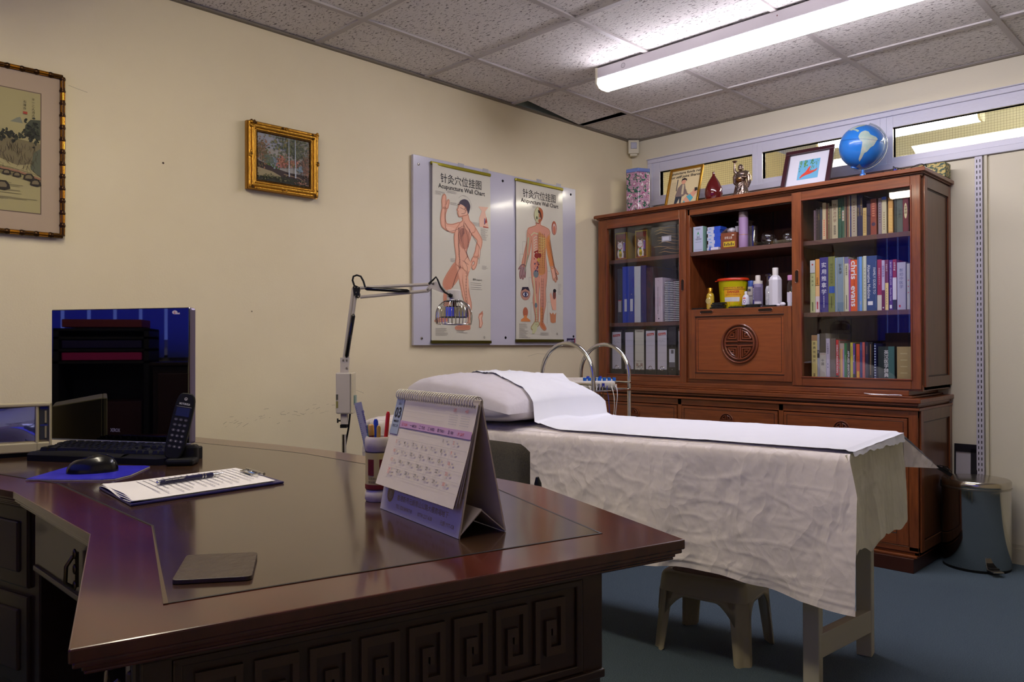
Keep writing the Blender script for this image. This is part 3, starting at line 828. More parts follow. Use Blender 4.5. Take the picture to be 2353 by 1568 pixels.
T2 = [
 (1.318, 1.343, 1.402, (190, 194, 140), 'pale yellow-green book with a white head, first on the middle shelf', many(rc(0, .76, 1, 1, (206, 206, 204)), lambda a, w_, h: a.ell(w_ / 2, h * .92, w_ * .17, w_ * .17, P(190, 60, 40)), rc(0, .755, 1, .762, (60, 70, 60)), vt('中药学', (50, 70, 60), .30, .009, .01, 2.2), dots((90, 100, 60), .03, .2, 8, .2))),
 (1.344, 1.365, 1.407, (216, 150, 72), 'orange book fading to white at the foot on the middle shelf', many(rc(0, 0, 1, .3, (218, 200, 200)), rc(0, .3, 1, .5, (226, 184, 130)), rc(.35, .06, .65, .2, (190, 50, 70)), vt('中医诊断', (60, 40, 20), .34, .008), rc(0, .5, 1, .507, (70, 50, 40)))),
 (1.365, 1.407, 1.413, (52, 46, 122), 'thick indigo book with large white vertical characters', many(vt('实用推拿学', W, .08, .026, .012, 1.25), dots((180, 180, 200), .08, .3, 7, .1))),
 (1.407, 1.440, 1.414, (118, 124, 66), 'olive green book with a blue label on the middle shelf', many(vt('现代中医临床学', (60, 72, 40), .12, .013), rc(.12, .34, .95, .46, (40, 84, 170)), dots((60, 70, 40), .07, .28, 9, .12))),
 (1.440, 1.447, 1.406, (116, 146, 186), 'thin pale blue book between the olive and slate books', None),
 (1.447, 1.484, 1.407, (120, 142, 158), 'slate blue book with cream edges and dark characters', many(rc(0, 0, .06, 1, (190, 184, 150)), rc(.92, 0, 1, 1, (190, 184, 150)), vt('针灸学', (30, 44, 56), .11, .016), rc(.06, 0, .92, .17, (96, 124, 146)))),
 (1.485, 1.504, 1.406, (202, 200, 172), 'ivory book with a grey-violet head on the middle shelf', many(rc(0, .88, 1, 1, (110, 110, 150)), vt('中医按摩学', (50, 50, 40), .15, .009), dots((90, 90, 80), .04, .3, 10, .2))),
 (1.504, 1.513, 1.395, (156, 70, 150), 'thin purple book left of the bright orange one', rt('WELLNESS', (220, 200, 220), .1, .006)),
 (1.513, 1.544, 1.390, (214, 84, 28), 'bright orange book with big white name lettering down the spine', many(rt('chris', W, .02, .036, .02, 0, .36), rt('it’s not what', (90, 30, 10), .40, .008, 0, .08), rt('evans', W, .51, .036, .02, 0, .40))),
 (1.544, 1.553, 1.401, (86, 110, 150), 'thin blue book right of the orange one', None),
 (1.553, 1.566, 1.402, (104, 156, 226), 'light blue book in the bright streak on the middle shelf', rt('Cash', (230, 210, 120), .82, .008)),
 (1.566, 1.571, 1.400, (150, 156, 120), 'very thin khaki book on the middle shelf', None),
 (1.571, 1.586, 1.404, (196, 200, 184), 'off-white book left of the navy medicine guide', dots((130, 130, 120), .2, .8, 10, .2)),
 (1.587, 1.633, 1.402, (38, 66, 122), 'wide navy medicine guide with white lettering down the spine', many(rt('FAMILY GUIDE TO', W, .22, .015, 0, .25, .48), rt('Alternative Medicine', W, .16, .019, .01, -.28, .62), rc(.12, .10, .6, .17, W), rc(.9, .05, .94, .9, (90, 120, 170)))),
 (1.634, 1.654, 1.382, (152, 42, 72), 'crimson book with a white foot on the middle shelf', many(rc(0, 0, 1, .3, (206, 200, 186)), vt('家庭医疗8000', (220, 180, 190), .16, .009))),
 (1.654, 1.668, 1.377, (188, 178, 206), 'lilac-white book with a maroon foot on the middle shelf', many(rc(0, 0, 1, .4, (104, 30, 60)), vt('临床诊疗学', (90, 70, 140), .1, .010), lambda a, w_, h: a.ell(w_ / 2, h * .05, w_ * .3, w_ * .3, P(*W), 4))),
 (1.668, 1.684, 1.378, (112, 40, 62), 'maroon book with a yellow lower half on the middle shelf', many(rc(.1, 0, 1, .54, (222, 196, 120)), vt('中医外科', (210, 190, 200), .08, .008), dots((120, 90, 60), .1, .45, 7, .15))),
 (1.686, 1.702, 1.376, (84, 48, 128), 'violet book with small white spine lettering', many(rt('SECRET SCENTS OF LOVE', (225, 215, 235), .04, .009, 0, 0, .46), rt('Pamela Oslie', (225, 215, 235), .56, .009, 0, 0, .26), rc(.2, .03, .8, .1, W))),
 (1.702, 1.719, 1.377, (140, 38, 66), 'maroon book with a white lower panel on the middle shelf', many(rc(0, .2, 1, .64, (210, 206, 216)), vt('实用中医', W, .05, .009), rc(0, 0, 1, .2, (50, 50, 56)))),
 (1.721, 1.758, 1.362, (170, 166, 184), 'wide pale grey book near the right end of the middle shelf', many(vt('新编中医学', (90, 100, 130), .12, .017), rc(.2, .05, .4, .1, (180, 50, 50)))),
 (1.762, 1.776, 1.354, (172, 170, 166), 'grey-white book, last on the right of the middle shelf', dots((170, 60, 60), .3, .7, 3, .3)),
]
for r in T2: book(r[0], r[1], ZS2, r[2], r[3], r[4], g2, prints=r[5])
g3 = 'books on the bottom shelf of the right glass door'
T3 = [
 (1.323, 1.351, 1.036, (196, 180, 112), 'cream book with dark vertical characters, first on the bottom shelf', many(rc(0, .88, 1, 1, (160, 120, 80)), vt('百病效验方', (50, 40, 30), .14, .014, .01, 1.5), dots((110, 90, 50), .04, .18, 4, .3))),
 (1.351, 1.363, 1.041, (150, 150, 160), 'grey book with a black band on the bottom shelf', many(rc(0, .5, 1, .66, (30, 30, 50)), rt('I.C', W, .36, .010))),
 (1.363, 1.394, 1.044, (176, 172, 162), 'thick white-grey book darkened at the top on the bottom shelf', many(rc(0, .6, 1, 1, (70, 62, 52)), rc(.1, .57, .9, .575, (170, 60, 50)), vt('中国', (50, 48, 46), .52, .015))),
 (1.394, 1.413, 1.019, (176, 168, 190), 'lavender-white book on the bottom shelf', many(vt('针灸推拿学', (90, 84, 120), .1, .010), dots((80, 80, 110), .3, .45, 2, .2))),
 (1.413, 1.441, 1.019, (96, 84, 78), 'wide brown-grey book with a small oval mark on the bottom shelf', lambda a, w_, h: a.ring(w_ / 2, h * .24, .005, .006, P(30, 26, 24), 16)),
 (1.442, 1.455, 1.012, (186, 32, 38), 'red book with white lettering down the spine', many(rc(0, 0, 1, .16, (24, 20, 24)), rc(.2, 0, .8, .1, (210, 210, 210)), rt('DIRECT-REDUCTION', W, .12, .010, .01, 0, .66))),
 (1.455, 1.462, 1.008, (130, 110, 100), 'thin red and white chequered book on the bottom shelf', dots((190, 50, 50), .1, .6, 6, .8)),
 (1.462, 1.482, .995, (204, 160, 96), 'yellow, pink and blue striped book on the bottom shelf', many(rc(.55, 0, .8, .85, (190, 110, 130)), rc(.8, 0, 1, .85, (120, 150, 200)), rc(0, .86, 1, 1, (170, 150, 140)))),
 (1.482, 1.493, .996, (34, 116, 66), 'green book on the bottom shelf', rt('Acupuncture', (190, 220, 190), .3, .006)),
 (1.493, 1.510, .997, (30, 40, 34), 'black and green book with white anatomy lettering', many(rc(0, 0, .25, 1, (70, 80, 50)), rt('APPLIED ANATOMY', W, .2, .012, .01, 0, .75))),
 (1.510, 1.522, .999, (196, 186, 72), 'yellow book on the bottom shelf', rt('Herbal Medicine', (60, 70, 60), .1, .007)),
 (1.522, 1.532, .995, (90, 44, 146), 'violet book with a black foot on the bottom shelf', many(rc(0, 0, 1, .22, (20, 20, 26)), rt('Physiology', W, .3, .008))),
 (1.532, 1.537, .997, (18, 16, 20), 'very thin black book between the violet and orange books', None),
 (1.537, 1.553, .992, (198, 72, 32), 'orange book turning yellow at the foot', many(rc(.2, 0, .9, .3, (214, 160, 40)), rt('The Body', (120, 30, 20), .3, .009))),
 (1.554, 1.565, 1.0, (34, 44, 112), 'dark blue book right of the orange one', rt('CHINESE', (120, 140, 190), .06, .007)),
 (1.565, 1.577, 1.0, (186, 84, 84), 'salmon pink book on the bottom shelf', rt('Reflexology', (110, 40, 50), .2, .007)),
 (1.578, 1.593, 1.001, (32, 30, 62), 'midnight blue book with brown lettering', rt('MASSAGE', (150, 110, 90), .1, .009)),
 (1.593, 1.612, 1.0, (22, 20, 22), 'black book with a thin tan line on the spine', rc(.45, .2, .6, .95, (150, 120, 90))),
 (1.618, 1.628, .994, (30, 40, 100), 'dark blue book with pale chequers on the spine', dots((190, 205, 220), .03, .97, 14, .7)),
 (1.636, 1.709, .980, (28, 42, 44), 'very thick black and teal dictionary with white vertical characters', many(rc(.62, 0, .98, 1, (56, 100, 100)), vt('英汉医学辞典', W, .08, .021, .01, 1.0), rt('•2版•', W, .93, .005))),
 (1.718, 1.778, .979, (160, 140, 98), 'very thick worn yellowed book, last on the bottom shelf', dots((186, 170, 130), .04, .9, 5, .5)),
]
for r in T3: book(r[0], r[1], ZS3, r[2], r[3], r[4], g3, prints=r[5], depth=.2 if r[1] - r[0] > .05 else None)

# ================================================================== files and boxes, left glass door
def ring_file(x0, x1, zb, zt, col, label, group, lab=None, arch=False, studs=False, yf=-.352, depth=.27, extra=None):
    t = thing('ring_binder' if not arch else 'lever_arch_file', ((x0 + x1) / 2, yf + depth / 2, zb), label, 'binder', group)
    b = MB(P(*col, .5)); w_ = x1 - x0 - .001
    b.box(x0, x0 + w_, yf, yf + .003, zb, zt); b.box(x0, x0 + .0025, yf + .002, yf + depth, zb, zt); b.box(x0 + w_ - .0025, x0 + w_, yf + .002, yf + depth, zb, zt)
    b.m(PAPER).box(x0 + .004, x0 + w_ - .004, yf + .03, yf + depth - .01, zb + .006, zt - .02)
    b.build('cover', t)
    cx = x0 + w_ / 2; h = zt - zb
    if lab:
        l0, l1, lw, lc = lab[:4]
        q = MB(P(*lc)); q.box(cx - w_ * lw / 2, cx + w_ * lw / 2, yf - .001, yf, zb + h * l0, zb + h * l1)
        a = Art(q, (cx - w_ * lw / 2, yf - .001, zb + h * l0), (1, 0, 0), (0, 0, 1))
        W_ = w_ * lw; H_ = h * (l1 - l0)
        if arch:
            for k in (.22, .42, .62, .78): a.rect(0, H_ * k, W_, H_ * k + .0007, P(150, 148, 160))
        if extra: extra(a, W_, H_)
        q.build('spine_label', t)
    if arch:
        q = MB(CHROME); pts = [(cx + .0125 * cos(2 * pi * k / 20), yf - .001, zb + .048 + .0125 * sin(2 * pi * k / 20)) for k in range(21)]
        q.tube(pts, .0018, 6); q.m(P(12, 12, 12)).lathe([(.0115, -.0008), (.0115, 0)], (cx, yf, zb + .048), 20, 'y'); q.build('finger_ring', t, smooth=40)
    if studs:
        for z in (zb + h * studs[0], zb + h * studs[1]): MB(CHROME).sphere((cx, yf - .0005, z), .003, 8, 6).build('rivet', t, smooth=60)
    return t
def brand(a, W_, H_): a.obj = 0; a.lay(2).poly([(W_ * .1, H_ * .865), (W_ * .9, H_ * .885), (W_ * .9, H_ * .945), (W_ * .1, H_ * .925)], P(176, 44, 44)); a.lay(3).text(W_ / 2, H_ * .885, 'STAPLES', .009, P(225, 215, 215), .02, 'c', W_ * .66, .02)
def brand_hand(a, W_, H_): brand(a, W_, H_); a.line([(W_ * .2, H_ * .72), (W_ * .3, H_ * .75), (W_ * .4, H_ * .69), (W_ * .55, H_ * .74), (W_ * .8, H_ * .7)], .0009, P(70, 70, 90))
def esselte(a, W_, H_): a.text(W_ / 2, H_ * .94, 'Teledata', .009, P(60, 20, 30), .02, 'c', W_ * .7); a.rect(W_ * .1, H_ * .05, W_ * .9, H_ * .06, P(110, 90, 90)); [a.rect(W_ * x, H_ * .08, W_ * (x + .25), H_ * .16, P(150, 130, 120)) for x in (.12, .6)]; a.text(W_ / 2, H_ * .2, 'IMPORTANT', .006, P(120, 60, 50), 0, 'c')
def codes(a, W_, H_): a.rect(W_ * .35, H_ * .75, W_ * .8, H_ * .95, P(90, 90, 100)); a.rect(0, 0, W_, H_ * .27, P(96, 96, 108))
DK = (30, 31, 32)
gl = 'black lever arch files on the bottom shelf of the left glass door'
LOW = [(.098, .180, 1.081, 'black lever arch file with red-logo white label, first on the left', (.15, .955, .80, (196, 194, 205)), brand_hand),
 (.197, .266, 1.083, 'black lever arch file with a plain lavender-white label without logo', (.145, .94, .84, (190, 190, 214)), None),
 (.268, .339, 1.085, 'black lever arch file with a cream label and dark printed heading', (.14, .985, .90, (196, 196, 186)), esselte),
 (.341, .419, 1.085, 'black lever arch file with red logo, right of the cream-labelled file', (.15, .955, .80, (196, 194, 208)), brand),
 (.423, .495, 1.087, 'black lever arch file with red logo and scribbled label, left of the narrow file', (.15, .955, .86, (196, 194, 208)), brand_hand)]
for r in LOW: ring_file(r[0], r[1], ZS3, r[2], DK, r[3], gl, r[4], True, extra=r[5])
ring_file(.499, .550, ZS3, 1.092, DK, 'narrow black file with a short barcode label and two rivets', gl, (.20, .56, .74, (196, 200, 214)), False, (.15, .62), extra=codes)
ring_file(.561, .634, ZS3, 1.080, DK, 'black lever arch file half hidden by the door stile', gl, (.15, .955, .80, (196, 194, 205)), True, extra=brand)
gm = 'ring binders on the middle shelf of the left glass door'
ZM = 1.123
ring_file(.146, .180, ZM, 1.446, (40, 44, 50), 'dark grey ring binder with red-topped label, left on the middle shelf', gm, (.20, .42, .66, (150, 150, 150)), studs=(.14, .5), extra=lambda a, W_, H_: a.rect(0, H_ * .92, W_, H_, P(170, 50, 50)))
ring_file(.183, .229, ZM, 1.455, (34, 60, 168), 'blue ring binder with narrow white label beside the dark grey one', gm, (.20, .42, .38, (185, 190, 205)), studs=(.14, .5))
ring_file(.229, .267, ZM, 1.454, (30, 54, 150), 'blue ring binder with white label beside the white binder', gm, (.20, .42, .52, (185, 190, 205)), studs=(.16, .5))
ring_file(.268, .312, ZM, 1.451, (182, 190, 200), 'plain white ring binder on the middle shelf', gm)
ring_file(.314, .351, ZM, 1.453, (36, 48, 104), 'navy ring binder with two rivets and no label', gm, studs=(.18, .5))
ring_file(.353, .400, ZM, 1.438, (40, 28, 48), 'dark plum ring binder on the middle shelf', gm)
def brainb(a, W_, H_):
    a.text(W_ * .35, H_ * .8, 'Chinese Trauma Care and Bodywork Manual', .0085, P(20, 20, 20), .01, 'l', H_ * .62, -pi / 2); a.text(W_ * .62, H_ * .55, 'LAWRENCE', .006, P(150, 40, 50), .01, 'l', H_ * .2, -pi / 2); a.ell(W_ * .5, H_ * .07, .004, .004, P(40, 40, 50)); a.ell(W_ * .45, H_ * .94, .0015, .0025, P(60, 60, 70))
tag(book(.411, .463, ZM, 1.375, (196, 182, 196), 'x', None, prints=brainb, depth=.2), 'thick pale pink-white textbook with black lettering on the left middle shelf', 'book', 'books on the left middle shelf')
def spiral(x0, x1, zt, col, label):
    t = thing('spiral_notebook', ((x0 + x1) / 2, -.25, ZM), label, 'notebook', 'spiral notebooks on the left middle shelf')
    q = MB(P(*col)); q.box(x0 + .001, x1 - .001, -.345, -.16, ZM, zt); q.build('cover', t)
    q = MB(P(190, 192, 198, .4)); n = 22
    for k in range(n):
        z = ZM + .006 + (zt - ZM - .012) * k / (n - 1)
        q.box(x0 + .001, x1 - .001, -.3505, -.344, z - .0028, z + .0022)
    q.build('spiral_binding', t)
spiral(.474, .494, 1.351, (120, 122, 126), 'grey spiral-bound notebook, first of the notebooks'); spiral(.494, .507, 1.350, (36, 70, 120), 'thin blue spiral-bound notebook between two grey ones'); spiral(.507, .531, 1.349, (54, 54, 66), 'charcoal spiral-bound notebook left of the maroon one'); spiral(.531, .544, 1.350, (96, 34, 66), 'maroon spiral-bound notebook on the left middle shelf'); spiral(.544, .574, 1.350, (66, 78, 78), 'grey-green spiral-bound notebook right of the maroon one'); spiral(.576, .600, 1.352, (40, 40, 44), 'black spiral-bound notebook at the right end')
# lucky cat boxes
def cat_box(x0, x1, yf, yb, zt, label):
    t = thing('gift_box', ((x0 + x1) / 2, (yf + yb) / 2, ZS1), label, 'box', 'gold gift boxes with a white cat')
    q = MB(M('gold_card', (176, 142, 48), .35, metal=.4)); q.box(x0, x1, yf, yb, ZS1, zt); q.build('carton', t)
    w_, h = x1 - x0, zt - ZS1
    q = MB(P(70, 46, 26)); a = Art(q, (x0, yf, ZS1), (1, 0, 0), (0, 0, 1))
    a.rect(w_ * .07, h * .04, w_ * .93, h * .96, P(92, 62, 34)); a.lay(2)
    a.text(w_ * .5, h * .78, '招财猫', h * .2, P(150, 40, 44), .03, 'c', w_ * .75)
    Wc = P(214, 208, 204); R_ = P(180, 44, 44)
    a.ell(w_ * .45, h * .24, w_ * .24, h * .19, Wc); a.ell(w_ * .42, h * .52, w_ * .20, h * .13, Wc)
    a.poly([(w_ * .24, h * .56), (w_ * .26, h * .70), (w_ * .38, h * .62)], Wc); a.poly([(w_ * .48, h * .63), (w_ * .60, h * .70), (w_ * .61, h * .56)], Wc)
    a.poly([(w_ * .62, h * .30), (w_ * .78, h * .40), (w_ * .80, h * .62), (w_ * .70, h * .66), (w_ * .66, h * .5), (w_ * .56, h * .36)], Wc); a.poly([(w_ * .22, h * .2), (w_ * .30, h * .06), (w_ * .7, h * .06), (w_ * .72, h * .25)], Wc)
    a.lay(3); a.poly([(w_ * .27, h * .59), (w_ * .28, h * .66), (w_ * .34, h * .61)], R_); a.poly([(w_ * .52, h * .62), (w_ * .58, h * .67), (w_ * .58, h * .59)], R_)
    a.line([(w_ * .26, h * .42), (w_ * .42, h * .385), (w_ * .6, h * .42)], .004, R_); a.ell(w_ * .42, h * .35, w_ * .1, h * .04, P(60, 140, 60)); a.ell(w_ * .46, h * .2, w_ * .13, h * .13, P(214, 190, 50))
    a.ell(w_ * .35, h * .52, .002, .003, P(20, 20, 20)); a.ell(w_ * .5, h * .52, .002, .003, P(20, 20, 20)); a.lay(4).text(w_ * .46, h * .13, '福', h * .13, P(30, 60, 30), .02, 'c')
    a.rect(w_ * .70, h * .32, w_ * .84, h * .62, P(90, 80, 160)); a.lay(5).line([(w_ * .77, h * .36), (w_ * .77, h * .58)], .002, R_)
    for k in range(9): a.ell(w_ * (.12 + .095 * k), h * (.05 + .02 * (k % 2)), .003, .003, P(170, 60, 40))
    q.build('printed_front', t)
cat_box(.123, .212, -.345, -.26, 1.660, 'gold box printed with a white cat, left of the pair on the top shelf'); cat_box(.266, .352, -.34, -.26, 1.661, 'gold box printed with a white cat, beside the black file box')
t = thing('file_box', (.45, -.24, ZS1), 'black file box lying on its side with a small silver label holder', 'box')
q = MB(M('black_card_shiny', (26, 26, 28), .25, bump=(40, .3, (1, 1, 1)))); q.box(.371, .600, -.33, -.12, ZS1, 1.672); q.build('case', t, bevel=.003)
q = MB(P(170, 165, 170, .3)); q.box(.445, .508, -.333, -.33, 1.580, 1.612); q.m(P(215, 215, 225)).box(.452, .495, -.3345, -.333, 1.586, 1.606); q.build('label_holder', t)
q = MB(M('gold_wrap_glint', (196, 160, 104), .2, metal=.6)); random.seed(5)  # gold reflections of clear wrap, painted as strokes on the case
for k in range(9):
    z = ZS1 + .02 + k * .018; x = .385 + random.uniform(0, .06); a = Art(q, (0, -.331, 0), (1, 0, 0), (0, 0, 1), .0004); a.line([(x, z), (x + .04, z + random.uniform(-.006, .012)), (x + .09, z - .004), (x + random.uniform(.12, .17), z - .012)], [.001, .004, .002, .0008], q.ms[0])
q.build('wrap_glint', t)
# ================================================================== open middle bay, upper shelf
def carton(name, x0, x1, yf, yb, z0, z1, fc, sc, label, cat='box', group=None, art=None, bev=.0008):
    q = MB(P(*sc)); q.box(x0, x1, yf, yb, z0, z1)
    a = Art(q, (x0, yf, z0), (1, 0, 0), (0, 0, 1)); a.rect(0, 0, x1 - x0, z1 - z0, P(*fc)); a.lay(2)
    if art: art(a, x1 - x0, z1 - z0)
    return tag(q.build(name), label, cat, group)
def a_needles(a, w_, h):
    a.text(w_ * .5, h * .87, '针灸针', .010, P(30, 30, 40), .02, 'c'); a.poly([(w_ * .5, h * .82), (w_ * .44, h * .7), (w_ * .56, h * .7)], P(40, 150, 80)); a.text(w_ * .5, h * .64, '八', .02, P(40, 150, 80), .02, 'c')
    a.text(w_ * .5, h * .54, '华佗', .012, P(20, 20, 30), .03, 'c', w_ * .3); a.text(w_ * .5, h * .46, '一次性针灸针', .012, P(20, 20, 30), .03, 'c', w_ * .66); a.text(w_ * .5, h * .37, 'Acupuncture needles', .006, P(70, 70, 90), 0, 'c', w_ * .6)
    a.rect(w_ * .12, h * .08, w_ * .9, h * .085, P(60, 60, 80)); a.rect(w_ * .18, h * .05, w_ * .84, h * .055, P(60, 60, 80)); a.rect(w_ * .97, 0, w_, h, P(110, 160, 130)); a.rect(0, 0, w_ * .03, h, P(110, 160, 130))
carton('needle_box', .672, .734, -.366, -.33, 1.499, 1.636, (176, 184, 204), (128, 168, 148), 'tall white and green acupuncture needle box at the left of the open shelf', art=a_needles)
for k in range(7):
    z = 1.498 + k * .0185; o = .002 * ((k * 37) % 5 - 2)
    carton('needle_box', .754 + o, .832 + o, -.355, -.29, z, z + .018, (184, 188, 206), (34, 70, 170), 'small blue and white box, %s of the stack of seven' % ['lowest', 'second', 'third', 'fourth', 'fifth', 'sixth', 'topmost'][k], group='stack of small blue and white boxes', art=lambda a, w_, h: (a.rect(w_ * .52, 0, w_, h, P(36, 74, 180)), a.rect(w_ * .1, h * .3, w_ * .3, h * .6, P(110, 150, 200))))
t = thing('powder_box', (.88, -.33, 1.498), 'brown and yellow carton with torn open flaps on the open shelf', 'box')
q = MB(P(120, 62, 34)); q.box(.835, .925, -.358, -.29, 1.498, 1.585); a = Art(q, (.835, -.358, 1.498), (1, 0, 0), (0, 0, 1)); a.rect(.016, .012, .082, .04, P(196, 168, 40)); a.lay(2); a.text(.045, .055, '茯苓土金', .014, P(220, 214, 200), .03, 'c', .045)
for k in range(6): a.rect(.02 + k * .01, .018, .026 + k * .01, .034 - (k % 2) * .006, P(70, 50, 40))
a.rect(.065, .07, .078, .075, P(220, 214, 200)); q.build('carton', t)
q = MB(P(176, 172, 176)); q.add([(.835, -.358, 1.585), (.835, -.29, 1.585), (.862, -.30, 1.617), (.862, -.345, 1.612)], [(0, 1, 2, 3), (3, 2, 1, 0)]); q.add([(.925, -.358, 1.585), (.925, -.29, 1.585), (.915, -.30, 1.625), (.915, -.35, 1.615)], [(0, 1, 2, 3), (3, 2, 1, 0)]); q.build('open_flap', t)
q = MB(M('crumpled_foil', (200, 198, 205), .25, metal=.5, bump=(80, 1, (1, 1, 1)))); q.sphere((.885, -.33, 1.598), .024, 14, 10, (1.1, .8, .7)); q.build('foil_liner', t, smooth=80)
q = MB(P(150, 144, 140)); q.prism([(.88, -.25), (.935, -.25), (.935, -.2), (.88, -.2)], 1.498, 1.655); q.box(.872, .94, -.255, -.195, 1.652, 1.658); tag(q.build('tissue_box'), 'grey-white tapered carton standing behind the brown carton', 'box')
t = thing('spray_can', (.955, -.335, 1.498), 'tall lilac aerosol can with a grey-brown cap on the open shelf', 'spray can')
q = MB(P(150, 122, 158, .3)); q.lathe([(.0245, 0), (.0250, .002), (.0250, .068), (.0245, .070), (.0245, .16)], (.955, -.335, 1.498), 28); a = Art(q, (.93, -.3605, 1.498), (1, 0, 0), (0, 0, 1)); q.build('can', t, smooth=40)
q = MB(P(112, 96, 100, .35)); q.lathe([(.0245, .16), (.0245, .19), (.021, .194)], (.955, -.335, 1.498), 28); q.build('cap', t, smooth=40)
q = MB(GOLD); q.lathe([(.0254, .068), (.0254, .070)], (.955, -.335, 1.498), 28); q.build('gold_band', t)
def jar_shape(q, c, pro, n=24): q.lathe(pro, c, n)
q = MB(GLASSJ); q.lathe([(.020, .003), (.0235, .112), (.0215, .112), (.018, .006)], (1.003, -.32, 1.498), 24); tag(q.build('drinking_glass', smooth=50), 'clear tapered drinking glass right of the lilac can', 'glass')
def cup(cx, cy, r, label):
    q = MB(GLASSJ); prof = []
    for k in range(15):
        a = -pi / 2 + pi * (k + 2.2) / 16.2
        prof.append((max(.0001, r * cos(a)) if k < 14 else .0001, r + r * sin(a) - r * .07))
    prof = [(r * .45, 0), (r * .5, .004)] + [(p[0], p[1] + .002) for p in prof if p[1] > .004]
    q.lathe(prof, (cx, cy, 1.506), 24)
    return tag(q.build('cupping_glass', smooth=60), label, 'cupping glass', 'glass cupping bulbs on the open shelf')
cup(1.080, -.31, .036, 'large round glass cupping bulb, left one of the two large'); cup(1.180, -.29, .034, 'large round glass cupping bulb, right one of the two large'); cup(1.132, -.33, .015, 'small glass cupping bulb between the two large ones'); cup(1.200, -.35, .017, 'small glass cupping bulb before the right large one'); cup(1.228, -.30, .024, 'medium glass cupping bulb at the right end'); cup(1.106, -.355, .013, 'smallest glass cupping bulb before the left large one')
q = MB(GLASSJ); q.box(1.03, 1.248, -.375, -.25, 1.4985, 1.501); q.box(1.03, 1.248, -.375, -.372, 1.501, 1.516); q.box(1.03, 1.033, -.372, -.25, 1.501, 1.516); tag(q.build('clear_tray'), 'clear plastic tray under the glass cupping bulbs', 'tray')
q = MB(P(196, 194, 206)); q.box(.79, .835, -.385, -.36, 1.498, 1.512); q.m(P(40, 70, 160)).box(.782, .79, -.385, -.36, 1.498, 1.516); tag(q.build('small_packet'), 'tiny white and blue packet before the stack of boxes', 'packet')
# ================================================================== open middle bay, lower shelf
ZB = 1.183
t = thing('oil_bottle', (.760, -.34, ZB), 'small bottle of golden oil with a gold cap', 'bottle')
q = MB(M('golden_oil', (186, 156, 50), .1, coat=.5, spec=.8)); q.lathe([(.021, 0), (.0215, .004), (.0215, .07), (.017, .084), (.010, .09)], (.760, -.34, ZB), 22); q.build('bottle_body', t, smooth=45)
q = MB(GOLD); q.lathe([(.013, .088), (.0135, .114), (.012, .116)], (.760, -.34, ZB), 20); q.build('cap', t, smooth=45)
q = MB(P(216, 208, 150)); a = Art(q, (.760, -.3622, ZB + .045), (1, 0, 0), (0, 0, 1)); a.ring(0, 0, .0135, .015, q.ms[0]); [a.ring(0, 0, .002 + k * .003, .003 + k * .003, q.ms[0]) for k in range(4)]; q.build('round_label', t)
t = thing('sharps_bin', (.868, -.29, ZB), 'yellow plastic sharps bin with red lid and printed danger label', 'bin')
q = MB(M('yellow_plastic', (206, 196, 14), .35)); q.lathe([(.066, 0), (.069, .004), (.079, .148), (.081, .150)], (.868, -.29, ZB), 36, sx=1, sy=.8); q.build('tub', t, smooth=40)
q = MB(M('red_lid', (196, 52, 18), .35)); q.lathe([(.086, .148), (.088, .150), (.088, .157), (.084, .162), (0, .164)], (.868, -.29, ZB), 36, sx=1, sy=.8); q.obox((.772, -.31, ZB + .150), (.02, 0, 0), (0, .02, 0), (0, 0, .004)); q.build('lid', t, smooth=40)
q = MB(P(226, 168, 20))
def cyl_art(q, c, r, sy, slope=0):
    a = Art(q, (0, 0, 0), (1, 0, 0), (0, 0, 1))
    def pp(x, y):
        rr = r + slope * y + .0005 * a.l
        th = x / r
        return Vector((c[0] + rr * sin(th), c[1] - rr * cos(th) * sy, c[2] + y))
    a.p = pp
    return a
a = cyl_art(q, (.868, -.29, ZB), .068, .8, .075)
def crect(a, x0, y0, x1, y1, mat, n=10):
    a.mb.m(mat)
    vs = [a.p(x0 + (x1 - x0) * k / n, y) for y in (y0, y1) for k in range(n + 1)]
    a.mb.add(vs, [(k, k + 1, n + 2 + k, n + 1 + k) for k in range(n)])
crect(a, -.018, .006, .09, .115, P(216, 158, 20)); a.lay(2)
crect(a, -.025, .1, .1, .1025, P(30, 24, 10)); a.text(.028, .107, 'WARNING DO NOT FILL ABOVE LINE', .010, P(40, 34, 10), .01, 'c', .10); a.text(.030, .082, 'DANGER', .019, P(170, 36, 16), .03, 'c', .06); a.text(.030, .070, 'DESTROY BY INCINERATION', .009, P(170, 50, 20), .01, 'c', .075)
crect(a, -.016, .037, .062, .060, P(206, 206, 206)); a.lay(3); [crect(a, -.012, .041 + k * .005, .05, .0415 + k * .005, P(110, 110, 120)) for k in range(4)]; a.text(.038, .008, 'FOR SHARPS ONLY', .010, P(60, 44, 10), .02, 'c', .05)
q.build('danger_label', t)
def bottle(name, c, prof, mat, capprof, capmat, label, lab=None, n=26, cat='bottle'):
    t = thing(name, c, label, cat)
    MB(mat).lathe(prof, c, n).build('bottle_body', t, smooth=45)
    MB(capmat).lathe(capprof, c, n).build('cap', t, smooth=45)
    if lab:
        q = MB(P(200, 200, 200)); a = cyl_art(q, c, lab[0], 1); lab[1](a); q.build('printed_label', t)
    return t
bottle('cream_bottle', (.980, -.30, ZB), [(.020, 0), (.021, .004), (.019, .112)], P(182, 176, 166, .4), [(.0175, .112), (.0175, .142), (.016, .144)], P(46, 78, 150, .35), 'cream tube-shaped bottle with a blue cap right of the yellow bin', (.0205, lambda a: (crect(a, -.01, .088, .006, .1, P(60, 60, 80)), crect(a, -.012, .06, .014, .066, P(110, 100, 110)))))
